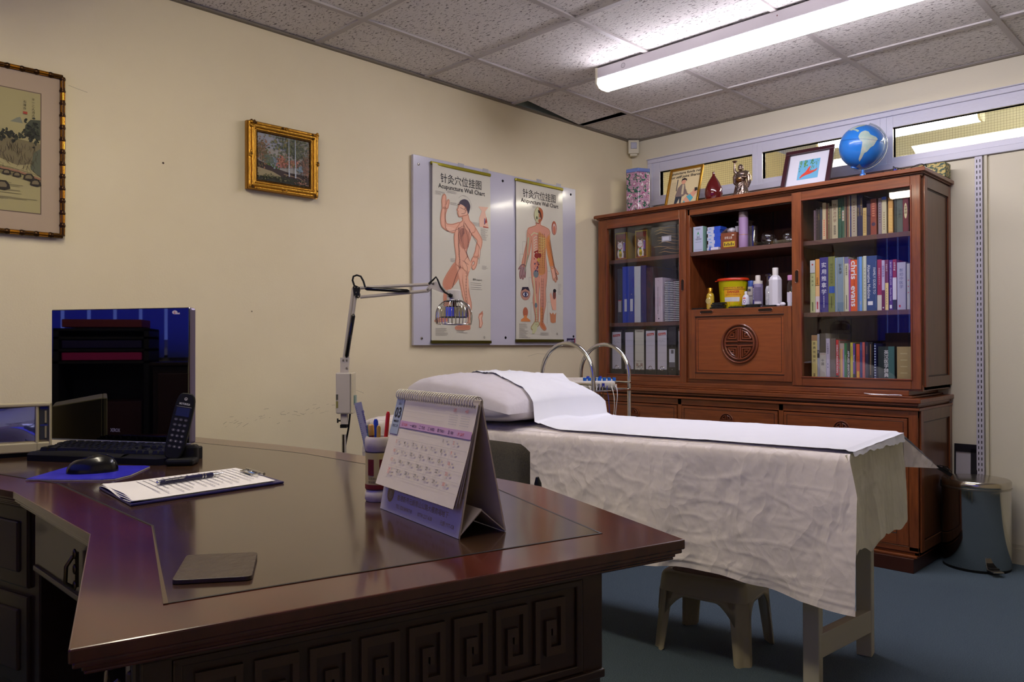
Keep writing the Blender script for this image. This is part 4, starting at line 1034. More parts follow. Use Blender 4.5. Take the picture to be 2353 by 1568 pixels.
bottle('sanitiser_bottle', (.976, -.352, ZB + .014), [(.020, 0), (.021, .004), (.019, .03), (.014, .05), (.007, .056)], P(196, 196, 206, .2), [(.007, .056), (.008, .07), (.006, .072)], P(220, 220, 226, .3), 'little clear squeeze bottle with an orange and purple label', (.0205, lambda a: (crect(a, -.011, .006, .011, .042, P(214, 208, 220)), a.lay(2), crect(a, -.006, .032, .008, .038, P(210, 90, 40)), a.ell(.002, .018, .006, .009, P(96, 60, 150)))))
bottle('lotion_bottle', (1.032, -.33, ZB), [(.024, 0), (.0255, .004), (.0255, .118), (.024, .122)], P(126, 116, 146, .4), [(.024, .122), (.024, .138), (.013, .139), (.013, .164), (.011, .167)], P(204, 196, 186, .4), 'lotion bottle with indigo and grey label and a white cap', (.0256, lambda a: (crect(a, -.034, .01, -.010, .116, P(50, 40, 120)), crect(a, -.008, .01, .03, .03, P(190, 184, 190)), a.lay(2), a.text(-.018, .10, 'BIOTONE', .01, P(215, 215, 225), .02, 'l', .06, -pi / 2), [crect(a, -.005, .036 + .006 * k, .028, .0385 + .006 * k, P(96, 86, 112)) for k in range(12)])))
t = thing('glass_jar', (1.082, -.30, ZB), 'tall clear glass jar filled with cotton wool', 'jar')
MB(GLASSJ).lathe([(.025, .002), (.0255, .11), (.020, .125), (.0205, .16), (.0185, .16), (.018, .126)], (1.082, -.30, ZB), 26).build('jar_body', t, smooth=45)
q = MB(M('cotton_wool', (226, 224, 226), .95, bump=(50, 1, (1, 1, 1)))); q.lathe([(.020, .004), (.0225, .02), (.022, .06), (.0225, .09), (.018, .108), (0.001, .115)], (1.082, -.30, ZB), 20); q.build('cotton_filling', t, smooth=60)
MB(GLASSJ).lathe([(.024, .160), (.026, .165), (.026, .172), (.01, .178), (.001, .179)], (1.082, -.30, ZB), 26).build('lid', t, smooth=45)
t = thing('white_bottle', (1.135, -.345, ZB), 'tall plain white faceted bottle with a white screw cap', 'bottle')
q = MB(P(204, 202, 208, .35)); q.lathe([(.031, 0), (.034, .005), (.034, .135), (.028, .148), (.016, .160)], (1.135, -.345, ZB), 8); q.build('bottle_body', t, bevel=.003)
MB(P(210, 206, 200, .4)).lathe([(.0145, .158), (.015, .196), (.0135, .198)], (1.135, -.345, ZB), 20).build('cap', t, smooth=45)
carton('green_card_box', 1.175, 1.245, -.25, -.235, ZB, 1.288, (150, 158, 140), (140, 150, 130), 'pale green printed card standing behind the bottles', 'card', art=lambda a, w_, h: (a.text(w_ * .4, h * .68, 'CLEAR', .014, P(60, 80, 70), .02, 'c', .05), a.text(w_ * .45, h * .15, 'SALE', .016, P(30, 30, 36), .02, 'c')))
bottle('pink_cap_bottle', (1.212, -.335, ZB), [(.018, 0), (.019, .004), (.019, .11), (.012, .122), (.012, .132)], GLASSJ, [(.016, .130), (.016, .154), (.014, .156)], P(190, 130, 176, .35), 'clear bottle with a pink cap at the right of the open shelf', (.0193, lambda a: (crect(a, -.016, .02, .02, .07, P(206, 200, 214)), crect(a, -.01, .0, .012, .02, P(206, 206, 214)))))
q = MB(P(214, 212, 220)); random.seed(2)
q.sphere((1.186, -.372, ZB + .010), .012, 10, 7, (1.3, .7, .9)); q.sphere((1.165, -.375, ZB + .006), .008, 8, 6, (1.5, .8, .8)); tag(q.build('cotton_ball', smooth=70), 'crumpled white tissue at the right front edge of the lower shelf', 'tissue')
# flat black needle sachets along the front edge
BK = M('black_foil', (26, 28, 28), .3, bump=(60, .5, (1, 1, 1)))
random.seed(9)
spots = [(.70, -.37, .05, 0, 'black foil sachet lying alone at the far left of the lower open shelf'), (.735, -.350, .045, 0, 'black foil sachet before the golden oil bottle'),
 (.82, -.372, .055, 0, 'lowest black foil sachet of the pile before the yellow bin'), (.825, -.370, .05, 1, 'second black foil sachet up in the pile before the yellow bin'), (.822, -.372, .05, 2, 'third black foil sachet up in the pile before the yellow bin'), (.83, -.370, .05, 3, 'topmost black foil sachet of the pile before the yellow bin'),
 (.93, -.374, .05, 0, 'black foil sachet between the pile and the little squeeze bottle'), (1.02, -.374, .055, 0, 'black foil sachet before the lotion bottle'), (1.03, -.372, .05, 1, 'black foil sachet lying on top of another before the lotion bottle'), (1.12, -.382, .045, 0, 'black foil sachet before the tall white bottle')]
for i, (x, y, l, k, lb) in enumerate(spots):
    q = MB(BK); an = random.uniform(-.12, .12)
    q.X = Matrix.Translation((x, y + .004, ZB + k * .0085)) @ Matrix.Rotation(an, 4, 'Z'); q.box(-l * .75, l * .75, -.012, .012, 0, .0075); q.box(-l * .75 - .004, -l * .75, -.012, .012, .002, .003)
    tag(q.build('needle_sachet', bevel=.002), lb, 'sachet', 'black foil sachets before the bottles')
# scissors on the waist ledge
t = thing('scissors', (1.69, -.46, .7605), 'slim steel scissors lying open on the ledge at the cabinet waist', 'scissors')
q = MB(CHROME); q.tube([(1.612, -.462, .769), (1.64, -.462, .765), (1.70, -.463, .765), (1.745, -.463, .764)], [.0012, .0025, .003, .002], 6); q.tube([(1.612, -.458, .765), (1.65, -.466, .7645), (1.72, -.462, .7645), (1.775, -.462, .7645)], [.001, .0025, .003, .0015], 6); q.build('blade', t, smooth=50)
q = MB(P(205, 200, 210, .3)); q.tube([(1.72, -.464, .765), (1.745, -.470, .766), (1.775, -.466, .766), (1.745, -.458, .766), (1.72, -.462, .765)], .0025, 6); q.build('handle', t, smooth=50)

# ================================================================== things standing on the cabinet
ZT = 1.7675
# hexagonal hat stand
t = thing('porcelain_hat_stand', (.188, -.2, ZT), 'tall six-sided porcelain hat stand with pink and green floral enamel', 'vase')
hp = [(.188 + .080 * cos(pi / 3 * k + .12), -.2 + .080 * sin(pi / 3 * k + .12)) for k in range(6)]
fm = bpy.data.materials.new('famille_rose_enamel'); fm.use_nodes = True
nt = fm.node_tree; b = nt.nodes['Principled BSDF']; b.inputs['Roughness'].default_value = .15
tc = nt.nodes.new('ShaderNodeTexCoord'); v1 = nt.nodes.new('ShaderNodeTexVoronoi'); v1.inputs['Scale'].default_value = 42; n1 = nt.nodes.new('ShaderNodeTexNoise'); n1.inputs['Scale'].default_value = 34; n1.inputs['Detail'].default_value = 3
r1 = nt.nodes.new('ShaderNodeValToRGB'); r1.color_ramp.interpolation = 'CONSTANT'
e = r1.color_ramp.elements; e[0].position = 0; e[0].color = (*lin((190, 150, 160)), 1); e[1].position = .62; e[1].color = (*lin((214, 205, 205)), 1)
for p_, c_ in ((.36, (30, 90, 66)), (.44, (176, 140, 160)), (.55, (150, 60, 110)), (.58, (196, 170, 176)), (.70, (36, 100, 74)), (.78, (170, 160, 170))):
    el = e.new(p_); el.color = (*lin(c_), 1)
nt.links.new(tc.outputs['Object'], n1.inputs['Vector']); nt.links.new(n1.outputs['Fac'], r1.inputs['Fac']); nt.links.new(r1.outputs['Color'], b.inputs['Base Color'])
q = MB(fm); q.prism(hp, ZT, ZT + .262); q.build('painted_body', t, bevel=.004)
q = MB(P(112, 130, 186, .2)); q.prism([(.188 + .0815 * cos(pi / 3 * k + .12), -.2 + .0815 * sin(pi / 3 * k + .12)) for k in range(6)], ZT + .262, ZT + .284); q.build('blue_rim', t, bevel=.003)
# framed newspaper cutting
def leaning(x0, x1, yb_, yt, zt, name, label, fw, fmat, th=.012, cat='picture frame', yaw=0):
    t = thing(name, ((x0 + x1) / 2, (yb_ + yt) / 2, ZT), label, cat)
    O = Vector((x0, yb_, ZT)); V = Vector((0, yt - yb_, zt - ZT)); h = V.length; V.normalize(); U = Vector((cos(yaw), sin(yaw), 0)); N = U.cross(V)
    w_ = (x1 - x0) / cos(yaw)
    q = MB(fmat)
    for (a0, a1, b0, b1) in ((0, w_, 0, fw), (0, w_, h - fw, h), (0, fw, fw, h - fw), (w_ - fw, w_, fw, h - fw)):
        q.obox(O + U * a0 + V * b0, U * (a1 - a0), V * (b1 - b0), -N * -th if False else N * th)
    q.build('frame', t, bevel=.002)
    q = MB(P(70, 56, 44)); q.obox(O + U * fw * .5 + V * fw * .5 - N * .001, U * (w_ - fw), V * (h - fw), -N * .003)
    q.obox(O + U * w_ * .45 + V * h * .6 - N * .004, U * w_ * .1, -V * h * .6 + Vector((0, min(.05, -yb_ * .3), 0)), -N * .003)
    q.build('back_board', t)
    return t, O + U * fw + V * fw, U, V, w_ - 2 * fw, h - 2 * fw
t, O, U, V, w_, h = leaning(.456, .672, -.315, -.245, 2.0, 'framed_newspaper', 'gold framed newspaper cutting about treating a stiff joint, leaning on the cabinet top', .012, GOLD)
q = MB(P(206, 190, 146)); a = Art(q, O, U, V); a.rect(0, 0, w_, h, P(208, 190, 144)); a.lay(2); BLK = P(24, 22, 24)
a.text(w_ / 2, h * .90, 'puncture funds run', .021, BLK, .03, 'c', w_ * .98, 0.0); a.text(w_ / 2, h * .79, 'or stiff joint Sharon', .022, BLK, .03, 'c', w_ * .99)
for k in range(26): a.rect(.004, h * .02 + k * h * .026, w_ * .2, h * .02 + k * h * .026 + .0012, P(150, 138, 110))
a.rect(w_ * .22, h * .42, w_ * .25, h * .75, P(40, 44, 56))
SK = P(206, 150, 120); a.lay(3)
a.poly([(w_ * .22, h * .02), (w_ * .46, h * .02), (w_ * .46, h * .26), (w_ * .24, h * .26)], P(44, 50, 60)); a.poly([(w_ * .30, h * .02), (w_ * .42, h * .02), (w_ * .38, h * .2)], P(190, 180, 150))
a.poly([(w_ * .22, h * .26), (w_ * .28, h * .50), (w_ * .38, h * .60), (w_ * .50, h * .60), (w_ * .56, h * .42), (w_ * .58, h * .30), (w_ * .50, h * .24)], P(120, 104, 96))
a.lay(4); a.poly([(w_ * .43, h * .30), (w_ * .42, h * .58), (w_ * .49, h * .58), (w_ * .50, h * .3)], P(190, 176, 140)); a.ell(w_ * .45, h * .66, w_ * .075, h * .07, SK); a.lay(5); a.poly([(w_ * .37, h * .66), (w_ * .38, h * .74), (w_ * .46, h * .77), (w_ * .55, h * .73), (w_ * .55, h * .66), (w_ * .51, h * .71), (w_ * .41, h * .71)], BLK)
a.line([(w_ * .54, h * .42), (w_ * .62, h * .30), (w_ * .70, h * .26)], [.014, .010, .008], P(120, 104, 96)); a.line([(w_ * .68, h * .27), (w_ * .76, h * .23)], .008, SK)
a.lay(4); a.poly([(w_ * .52, h * .12), (w_ * .62, h * .02), (w_ * .74, h * .06), (w_ * .96, h * .30), (w_ * .92, h * .40), (w_ * .80, h * .34), (w_ * .62, h * .24)], SK); a.lay(5); a.poly([(w_ * .62, h * .22), (w_ * .74, h * .28), (w_ * .86, h * .16), (w_ * .78, h * .06), (w_ * .70, h * .14)], P(80, 160, 170)); a.ell(w_ * .88, h * .36, w_ * .07, h * .045, SK, rot=-.5); a.lay(6); a.poly([(w_ * .88, h * .33), (w_ * .97, h * .36), (w_ * .95, h * .44), (w_ * .86, h * .44)], P(30, 24, 24))
a.poly([(w_ * .52, h * .04), (w_ * .60, h * .0), (w_ * .64, h * .03), (w_ * .56, h * .12)], P(80, 160, 170))
q.build('newspaper_print', t)
# red teardrop vase
q = MB(M('oxblood_glaze', (88, 14, 16), .08, coat=.6)); q.lathe([(.022, 0), (.030, .004), (.042, .025), (.0495, .058), (.046, .088), (.032, .122), (.016, .148), (.008, .160), (.0065, .172), (.0072, .180), (.004, .182)], (.731, -.25, ZT), 36)
tag(q.build('teardrop_vase', smooth=60), 'glossy oxblood red teardrop vase on the cabinet top', 'vase')
# laughing monk figurine (one continuous body)
t = thing('laughing_buddha', (.90, -.25, ZT), 'dark bronze laughing monk figurine raising a bowl on the cabinet top', 'figurine')
BR = M('dark_bronze', (128, 120, 120), .22, metal=.9, mix=((150, 126, 100), 22, (1, 1, 1), .2), bump=(70, .25, (1, 1, 1)))
q = MB(BR)
def blob(q, c, rx, ry, rz, n=16, k=12): q.sphere(c, 1, n, k, (rx, ry, rz))
bx, by = .898, -.25
def robe(u, v):
    a = 2 * pi * u; z = v
    r = .042 - .016 * z ** 1.5 + .004 * (1 - z) * cos(a * 7) + (.006 * (1 - z) ** 4)
    return (bx + r * cos(a) * 1.0, by + r * sin(a) * .8, ZT + .006 + z * .105)
q.grid(robe, 42, 14)
q.lathe([(.044, 0), (.046, .004), (.043, .010), (.036, .014)], (bx, by, ZT), 24, sy=.85)
blob(q, (bx, by - .008, ZT + .115), .029, .027, .028); blob(q, (bx + .002, by - .004, ZT + .140), .030, .021, .022); blob(q, (bx, by - .006, ZT + .178), .0145, .0155, .017); blob(q, (bx, by - .012, ZT + .170), .012, .011, .010)
blob(q, (bx - .014, by - .004, ZT + .173), .003, .004, .009, 8, 6); blob(q, (bx + .014, by - .004, ZT + .173), .003, .004, .009, 8, 6); blob(q, (bx, by - .021, ZT + .177), .003, .003, .003, 8, 6)
q.tube([(bx - .022, by, ZT + .148), (bx - .034, by - .004, ZT + .158), (bx - .038, by - .004, ZT + .182), (bx - .036, by - .004, ZT + .207)], [.011, .009, .005, .0045], 10)
q.tube([(bx + .022, by, ZT + .150), (bx + .036, by - .006, ZT + .140), (bx + .036, by - .018, ZT + .118), (bx + .018, by - .030, ZT + .122)], [.012, .012, .008, .006], 10)
q.tube([(bx - .026, by, ZT + .15), (bx - .038, by + .002, ZT + .13), (bx - .038, by, ZT + .10), (bx - .034, by, ZT + .088)], [.012, .013, .010, .004], 10); q.tube([(bx + .030, by, ZT + .15), (bx + .043, by + .002, ZT + .12), (bx + .044, by, ZT + .09), (bx + .038, by, ZT + .065)], [.012, .013, .011, .004], 10)
for k in range(4): q.tube([(bx - .022 + k * .003, by - .026 - .004 * (k % 2), ZT + .095 - k * .012), (bx, by - .038, ZT + .070 - k * .013), (bx + .022 - k * .003, by - .026, ZT + .095 - k * .012)], .0028, 6)
q.build('monk_body', t, smooth=70)
q = MB(BR); q.lathe([(.003, .0), (.010, .004), (.014, .011), (.012, .011), (.008, .005), (.001, .003)], (bx - .036, by - .004, ZT + .207), 18); q.build('raised_bowl', t, smooth=60)
q = MB(M('bronze_brown', (126, 94, 58), .2, metal=.9)); q.sphere((bx, by - .0145, ZT + .113), .023, 14, 10, (1, .95, 1)); q.build('belly', t, smooth=70)  # belly in a browner bronze
# framed print of a red bird
t, O, U, V, w_, h = leaning(1.143, 1.394, -.30, -.22, 1.982, 'framed_print', 'dark maroon framed print of a red shape under green branches on the cabinet top', .022, M('maroon_frame', (54, 20, 28), .3), .014)
q = MB(P(206, 206, 214)); a = Art(q, O, U, V); a.rect(0, 0, w_, h, P(206, 206, 214)); a.lay(2); x0, y0, x1, y1 = w_ * .26, h * .20, w_ * .78, h * .80
a.rect(x0, y0, x1, y1, P(100, 166, 200)); a.lay(3); PW, PH = x1 - x0, y1 - y0
RD = P(206, 62, 44); a.poly([(x0 + PW * x_, y0 + PH * y_) for x_, y_ in ((.12, .10), (.20, .24), (.36, .36), (.52, .62), (.60, .66), (.56, .50), (.56, .40), (.80, .42), (.94, .50), (.88, .36), (.60, .24), (.40, .20), (.22, .12), (.16, .06))], RD)
random.seed(4); GR = P(60, 124, 66); GR2 = P(110, 156, 60)
for k in range(60):
    cx_ = x0 + PW * (random.choice((.08, .3, .34, .62, .66, .86)) + random.gauss(0, .035)); cy_ = y1 - abs(random.gauss(0, .22)) * PH - .003
    if cy_ > y0: a.ell(min(max(cx_, x0 + .003), x1 - .003), cy_, .0018, .005, random.choice((GR, GR2, GR)), 8, random.uniform(-.5, .5))
for x_ in (.08, .32, .64, .86): a.line([(x0 + PW * x_, y1), (x0 + PW * (x_ + .02), y1 - PH * .55)], .0008, GR)
q.build('mounted_print', t)
# globe
gx, gy, gz, gr = 1.512, -.20, 1.956, .104
t = thing('globe', (gx, gy, ZT), 'blue desk globe on a blue and clear stand on the cabinet top', 'globe')
oc = M('ocean_blue', (44, 128, 212), .28, coat=.4, mix=((30, 112, 206), 6, (1, 1, 1), .3))
q = MB(oc); q.sphere((gx, gy, gz), gr, 48, 32)
# continents: outline points in a tangent frame looking at the camera side
Cn = (Vector((2.9605, -4.1027, .986)) - Vector((gx, gy, gz))).normalized(); Ru = Vector((0, 0, 1)); Rx = Ru.cross(Cn).normalized(); Ry = Cn.cross(Rx).normalized()
def on_globe(x, y, lift=.0012):
    d = Rx * x + Ry * y; rr = min(.98, sqrt(x * x + y * y)); n_ = (d + Cn * sqrt(max(0, 1 - rr * rr))).normalized()
    return Vector((gx, gy, gz)) + n_ * (gr + lift)
def land(pts, mat, sub=5):
    n = len(pts); c = (sum(p[0] for p in pts) / n, sum(p[1] for p in pts) / n)
    # outline resampled; rings shrink to the centre so the patch follows the ball
    rings = []
    P2 = []
    for i in range(n):
        a0, b0 = pts[i], pts[(i + 1) % n]
        P2 += [(a0[0] + (b0[0] - a0[0]) * k / 2, a0[1] + (b0[1] - a0[1]) * k / 2) for k in range(2)]
    N_ = len(P2); vs = []
    for r_ in range(sub + 1):
        f = 1 - r_ / sub * .999
        vs += [on_globe(c[0] + (p[0] - c[0]) * f, c[1] + (p[1] - c[1]) * f) for p in P2]
    q.m(mat); q.add(vs, [(r_ * N_ + k, r_ * N_ + (k + 1) % N_, (r_ + 1) * N_ + (k + 1) % N_, (r_ + 1) * N_ + k) for r_ in range(sub) for k in range(N_)])
L1 = M('land_cream', (196, 196, 176), .4, mix=((150, 186, 178), 30, (1, 1, 1), .2))
land([(-.08, .60), (.0, .66), (.14, .70), (.28, .64), (.36, .50), (.60, .36), (.66, .26), (.58, .14), (.50, .0), (.36, -.08), (.22, -.24), (.10, -.30), (-.02, -.54), (-.10, -.66), (-.14, -.56), (-.06, -.30), (0, .0), (.02, .20), (-.10, .34), (-.14, .46)], L1)
land([(-.44, .84), (-.2, .80), (-.1, .72), (-.16, .66), (-.26, .74), (-.36, .78)], L1, 3); land([(-.55, .80), (-.30, .92), (.0, .975), (.2, .965), (.1, .92), (-.1, .90), (-.3, .84), (-.42, .76)], L1, 4)
land([(-.16, -.82), (-.28, -.93), (-.10, -.95), (.05, -.96), (-.02, -.90), (-.10, -.76)], L1, 3); land([(.93, .30), (.97, .1), (.95, -.05), (.92, .12)], L1, 3)
q.m(P(30, 80, 150)).tube([on_globe(-.93 + 1.88 * k / 24, .36 + .16 * (k / 24) - .42 * (k / 24) ** 2 * 1.0, .0009) for k in range(25)], .0007, 5)
q.build('ball', t, smooth=80)
ax = (Ru * .92 + Rx * .30 + Cn * .1).normalized()
q = MB(M('clear_arc', (176, 186, 196), .12, trans=.4, spec=.8)); pts = []
pr = ax.cross(Cn).normalized()
for k in range(33):
    a = pi * k / 32; pts.append(Vector((gx, gy, gz)) + (ax * cos(a) + pr * sin(a)) * (gr + .007))
q.tube(pts, .0042, 8); q.cyl(pts[0], Vector((gx, gy, gz)) + ax * gr * .97, .003, 8); q.cyl(pts[-1], Vector((gx, gy, gz)) - ax * gr * .97, .005, 10); q.build('meridian_arm', t, smooth=50)
q = MB(oc); pp = Vector((gx, gy, gz)) - ax * gr * .985; q.cyl(pp, pp - ax * .006, .019, 20)
lowp = Vector((gx + .004, gy, gz - gr - .010)); q.cyl(lowp, (gx + .004, gy, ZT + .038), .006, 12); q.lathe([(.062, 0), (.062, .004), (.02, .012), (.014, .022), (.013, .052), (.009, .056)], (gx + .004, gy, ZT), 28); q.build('stand', t, smooth=40)
# cables and boxes at the right end
t = thing('cable_tangle', (1.73, -.22, ZT), 'tangle of thin black cables on the right end of the cabinet top', 'cables')
q = MB(BLACKP); random.seed(21)
for k in range(7):
    x = 1.645 + k * .024; pts = []
    for s in range(13):
        u_ = s / 12; pts.append((x + .05 * (u_ - .3) + .012 * sin(5 * u_ + k), -.30 + .14 * u_ + .02 * sin(7 * u_ + k), ZT + .004 + (.034 + .022 * ((k * 3) % 4) / 3) * sin(pi * u_) ** 1.5 + .004 * sin(9 * u_)))
    q.tube(pts, .0016, 6)
q.tube([(1.60, -.30, ZT + .004), (1.66, -.33, ZT + .006), (1.72, -.31, ZT + .005), (1.80, -.33, ZT + .006)], .0022, 6)
q.build('cable', t, smooth=50)
q = MB(BLACKP); q.box(1.61, 1.635, -.33, -.31, ZT, ZT + .018); q.sphere((1.66, -.345, ZT + .01), .009, 10, 8, (1.4, 1, 1)); q.build('plug', t, smooth=40, bevel=.002)
q = MB(P(24, 36, 140)); q.sphere((1.712, -.34, ZT + .017), .008, 10, 8); q.build('blue_clip', t, smooth=60)
q = MB(M('green_gold_brocade', (24, 66, 46), .45, mix=((190, 170, 90), 70, (1, 1, 1.6), .04))); q.box(1.745, 1.862, -.13, -.05, ZT, ZT + .068)
tag(q.build('brocade_box', bevel=.003), 'green and gold patterned brocade box at the right end of the cabinet top', 'box')
q = MB(P(186, 176, 70)); q.obox((.052, -.33, ZT), (.10, .01, .0), (-.01, .08, 0), (0, 0, .006)); tag(q.build('yellow_notebook'), 'thin yellow notebook lying at the left end of the cabinet top', 'notebook')
# ================================================================== acupuncture board on the left wall
# on this wall U = +y (to the right), V = up, normal = +x
def wall_art(q, x, y, z, eps=.0004): return Art(q, (x, y, z), (0, 1, 0), (0, 0, 1), eps)
t = thing('notice_board', (.01, -1.19, .99), 'large white board screwed to the left wall behind two anatomy scrolls', 'board')
BY0, BY1, BZ0, BZ1 = -1.79, -.588, .992, 1.905
MB(M('white_melamine', (190, 188, 200), .22, coat=.3)).box(.004, .020, BY0, BY1, BZ0, BZ1).build('panel', t, bevel=.001)
for i, (y, z) in enumerate([(-1.758, 1.862), (-1.742, 1.025), (-1.19, 1.866), (-1.172, 1.032), (-.632, 1.870), (-.612, 1.042)]):
    q = MB(STEEL if i < 2 else BLACKP); q.lathe([(.007, 0), (.006, .003), (.002, .004)], (.020, y, z), 14, 'x'); q.m(P(20, 20, 20)).lathe([(.0028, 0), (.0028, .0006)], (.0238, y, z), 10, 'x'); q.build('screw', t, smooth=50)
q = MB(P(36, 30, 60)); a = wall_art(q, .0202, -.672, 1.005); a.rect(0, 0, .075, .026, P(40, 34, 70)); a.lay(2); a.text(.037, .008, 'magiboards', .013, P(200, 190, 210), .02, 'c', .06); a.rect(.068, 0, .075, .026, P(170, 40, 50)); q.build('maker_label', t)

SKN = P(222, 166, 138); SKL = P(226, 184, 158); SKD = P(194, 128, 100); LN = P(92, 58, 62); INK = P(26, 24, 26); FNT = P(130, 122, 118)
def chart(y0, y1, z0, z1, label, fig, curl):
    t = thing('anatomy_scroll', (.03, (y0 + y1) / 2, z0), label, 'wall chart', 'two anatomy scrolls on the white board')
    w_, h = y1 - y0, z1 - z0
    def wp(x, y): return .006 * (y / h) * (1 - y / h) * 4 * .5 + curl * max(0, 1 - x / (w_ * .4)) ** 2 * (y / h) ** 2
    q = MB(M('chart_paper_laminate', (206, 202, 184), .35, coat=.35))
    q.grid(lambda u, v: (.026 + wp(u * w_, v * h), y0 + u * w_, z0 + v * h), 16, 24)
    q.grid(lambda u, v: (.0252 + wp(w_ - u * w_, v * h), y1 - u * w_, z0 + v * h), 16, 24)
    pap = q.build('paper', t, smooth=60)
    q = MB(INK); a = wall_art(q, .0264, y0, z0, .00035); a.warp = wp
    fig(a, w_, h); q.build('printed_figure', t)
    q = MB(M('olive_gilt_rod', (150, 140, 34), .25, metal=.5)); q.box(.022, .032, y0 - .004, y1 + .002, z1 - .008, z1 + .008); q.build('top_rod', t, bevel=.003)
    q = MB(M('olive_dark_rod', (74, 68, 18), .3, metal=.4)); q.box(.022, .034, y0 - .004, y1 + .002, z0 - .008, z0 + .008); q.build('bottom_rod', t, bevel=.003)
    for yy in (y0 + w_ * .50, y0 + w_ * .93):
        MB(P(176, 174, 176, .2)).box(.0205, .0215, yy - .02, yy + .02, z1 - .005, z1 + .03).build('tape', t)
def head_lines(a, w_, h, cy):
    a.text(w_ * .49, h * .905, '针灸穴位挂图', h * .058, INK, .010, 'c', w_ * .70); a.text(w_ * .50, h * .868, 'Acupuncture Wall Chart', h * .036, INK, .018, 'c', w_ * .80)
def small(a, x, y, w_, n, dy=.006, seed=1):
    random.seed(seed)
    for k in range(n): a.rect(x, y - k * dy, x + w_ * random.uniform(.55, 1), y - k * dy + .0014, FNT)
def limb(a, pts, ws, mat): a.line(pts, ws, mat)
def S(w_, h, pts): return [(p[0] * w_, p[1] * h) for p in pts]
def cr(P_, closed=True, n=3):
    out = []; N_ = len(P_)
    rng = range(N_) if closed else range(N_ - 1)
    for i in rng:
        g = lambda k: P_[k % N_] if closed else P_[min(max(k, 0), N_ - 1)]
        p0, p1, p2, p3 = g(i - 1), g(i), g(i + 1), g(i + 2)
        for j in range(n):
            t_ = j / n
            out.append(tuple(.5 * (2 * p1[c] + (p2[c] - p0[c]) * t_ + (2 * p0[c] - 5 * p1[c] + 4 * p2[c] - p3[c]) * t_ ** 2 + (3 * p1[c] - p0[c] - 3 * p2[c] + p3[c]) * t_ ** 3) for c in (0, 1)))
    if not closed: out.append(tuple(P_[-1]))
    return out
def flesh(a, w_, h, pts, mat, edge, lay, ew=.007, rim=None):
    """anatomy plate limb: fill, softer inner tone and a fine contour"""
    q = cr(S(w_, h, pts)); a.lay(lay); a.poly(q, mat)
    cx = sum(p[0] for p in q) / len(q); cy = sum(p[1] for p in q) / len(q)
    a.lay(lay + .5); a.line(q + q[:1], w_ * ew * 2.4, rim or P(214, 156, 126)); a.lay(lay + .8); a.line(q + q[:1], w_ * ew * .6, edge)
SF = {
    'torso': [(0.503, 0.72), (0.506, 0.703), (0.459, 0.688), (0.397, 0.676), (0.37, 0.654), (0.373, 0.628), (0.364, 0.597), (0.37, 0.56), (0.383, 0.522), (0.394, 0.485), (0.383, 0.458), (0.409, 0.44), (0.505, 0.427), (0.609, 0.425), (0.627, 0.445), (0.62, 0.472), (0.584, 0.502), (0.567, 0.524), (0.593, 0.559), (0.634, 0.603), (0.66, 0.635), (0.713, 0.648), (0.71, 0.679), (0.623, 0.708), (0.593, 0.744), (0.527, 0.737)],
    'armL': [(0.459, 0.688), (0.34, 0.672), (0.261, 0.669), (0.232, 0.673), (0.214, 0.696), (0.218, 0.727), (0.238, 0.757), (0.172, 0.758), (0.147, 0.723), (0.138, 0.69), (0.151, 0.657), (0.192, 0.642), (0.269, 0.63), (0.364, 0.627), (0.395, 0.651)],
    'handL': [(0.243, 0.756), (0.266, 0.774), (0.279, 0.803), (0.264, 0.808), (0.246, 0.799), (0.229, 0.781), (0.223, 0.787), (0.225, 0.82), (0.21, 0.834), (0.191, 0.833), (0.172, 0.823), (0.159, 0.795), (0.162, 0.776), (0.17, 0.756)],
    'armR': [(0.623, 0.705), (0.706, 0.679), (0.784, 0.639), (0.837, 0.606), (0.829, 0.567), (0.79, 0.527), (0.754, 0.499), (0.693, 0.499), (0.724, 0.537), (0.741, 0.572), (0.759, 0.596), (0.706, 0.616), (0.641, 0.638), (0.592, 0.667)],
    'handR': [(0.693, 0.501), (0.754, 0.499), (0.752, 0.471), (0.736, 0.448), (0.704, 0.428), (0.673, 0.427), (0.665, 0.442), (0.699, 0.455), (0.709, 0.469), (0.676, 0.471), (0.658, 0.45), (0.637, 0.453), (0.648, 0.473)],
    'legF': [(0.387, 0.456), (0.287, 0.41), (0.21, 0.364), (0.177, 0.329), (0.201, 0.3), (0.189, 0.255), (0.198, 0.202), (0.208, 0.156), (0.262, 0.156), (0.288, 0.203), (0.314, 0.256), (0.295, 0.297), (0.372, 0.333), (0.436, 0.368), (0.48, 0.411)],
    'footF': [(0.209, 0.161), (0.145, 0.139), (0.057, 0.123), (0.067, 0.114), (0.244, 0.119), (0.267, 0.135), (0.262, 0.159)],
    'legB': [(0.405, 0.447), (0.42, 0.402), (0.453, 0.349), (0.486, 0.297), (0.511, 0.259), (0.55, 0.221), (0.584, 0.175), (0.599, 0.129), (0.588, 0.102), (0.63, 0.102), (0.633, 0.137), (0.651, 0.191), (0.649, 0.23), (0.615, 0.283), (0.6, 0.329), (0.59, 0.383), (0.621, 0.426), (0.622, 0.445)],
    'footB': [(0.589, 0.11), (0.516, 0.1), (0.4, 0.089), (0.383, 0.078), (0.433, 0.072), (0.614, 0.074), (0.63, 0.091), (0.631, 0.106)],
    'face': [(0.444, 0.791), (0.434, 0.778), (0.428, 0.77), (0.409, 0.758), (0.429, 0.753), (0.422, 0.742), (0.431, 0.736), (0.439, 0.724), (0.468, 0.723), (0.522, 0.731), (0.593, 0.744), (0.601, 0.79), (0.533, 0.813), (0.463, 0.805)],
    'hair': [(0.444, 0.794), (0.468, 0.815), (0.534, 0.828), (0.598, 0.822), (0.634, 0.795), (0.623, 0.768), (0.597, 0.744), (0.576, 0.766), (0.531, 0.787), (0.474, 0.795)],
}
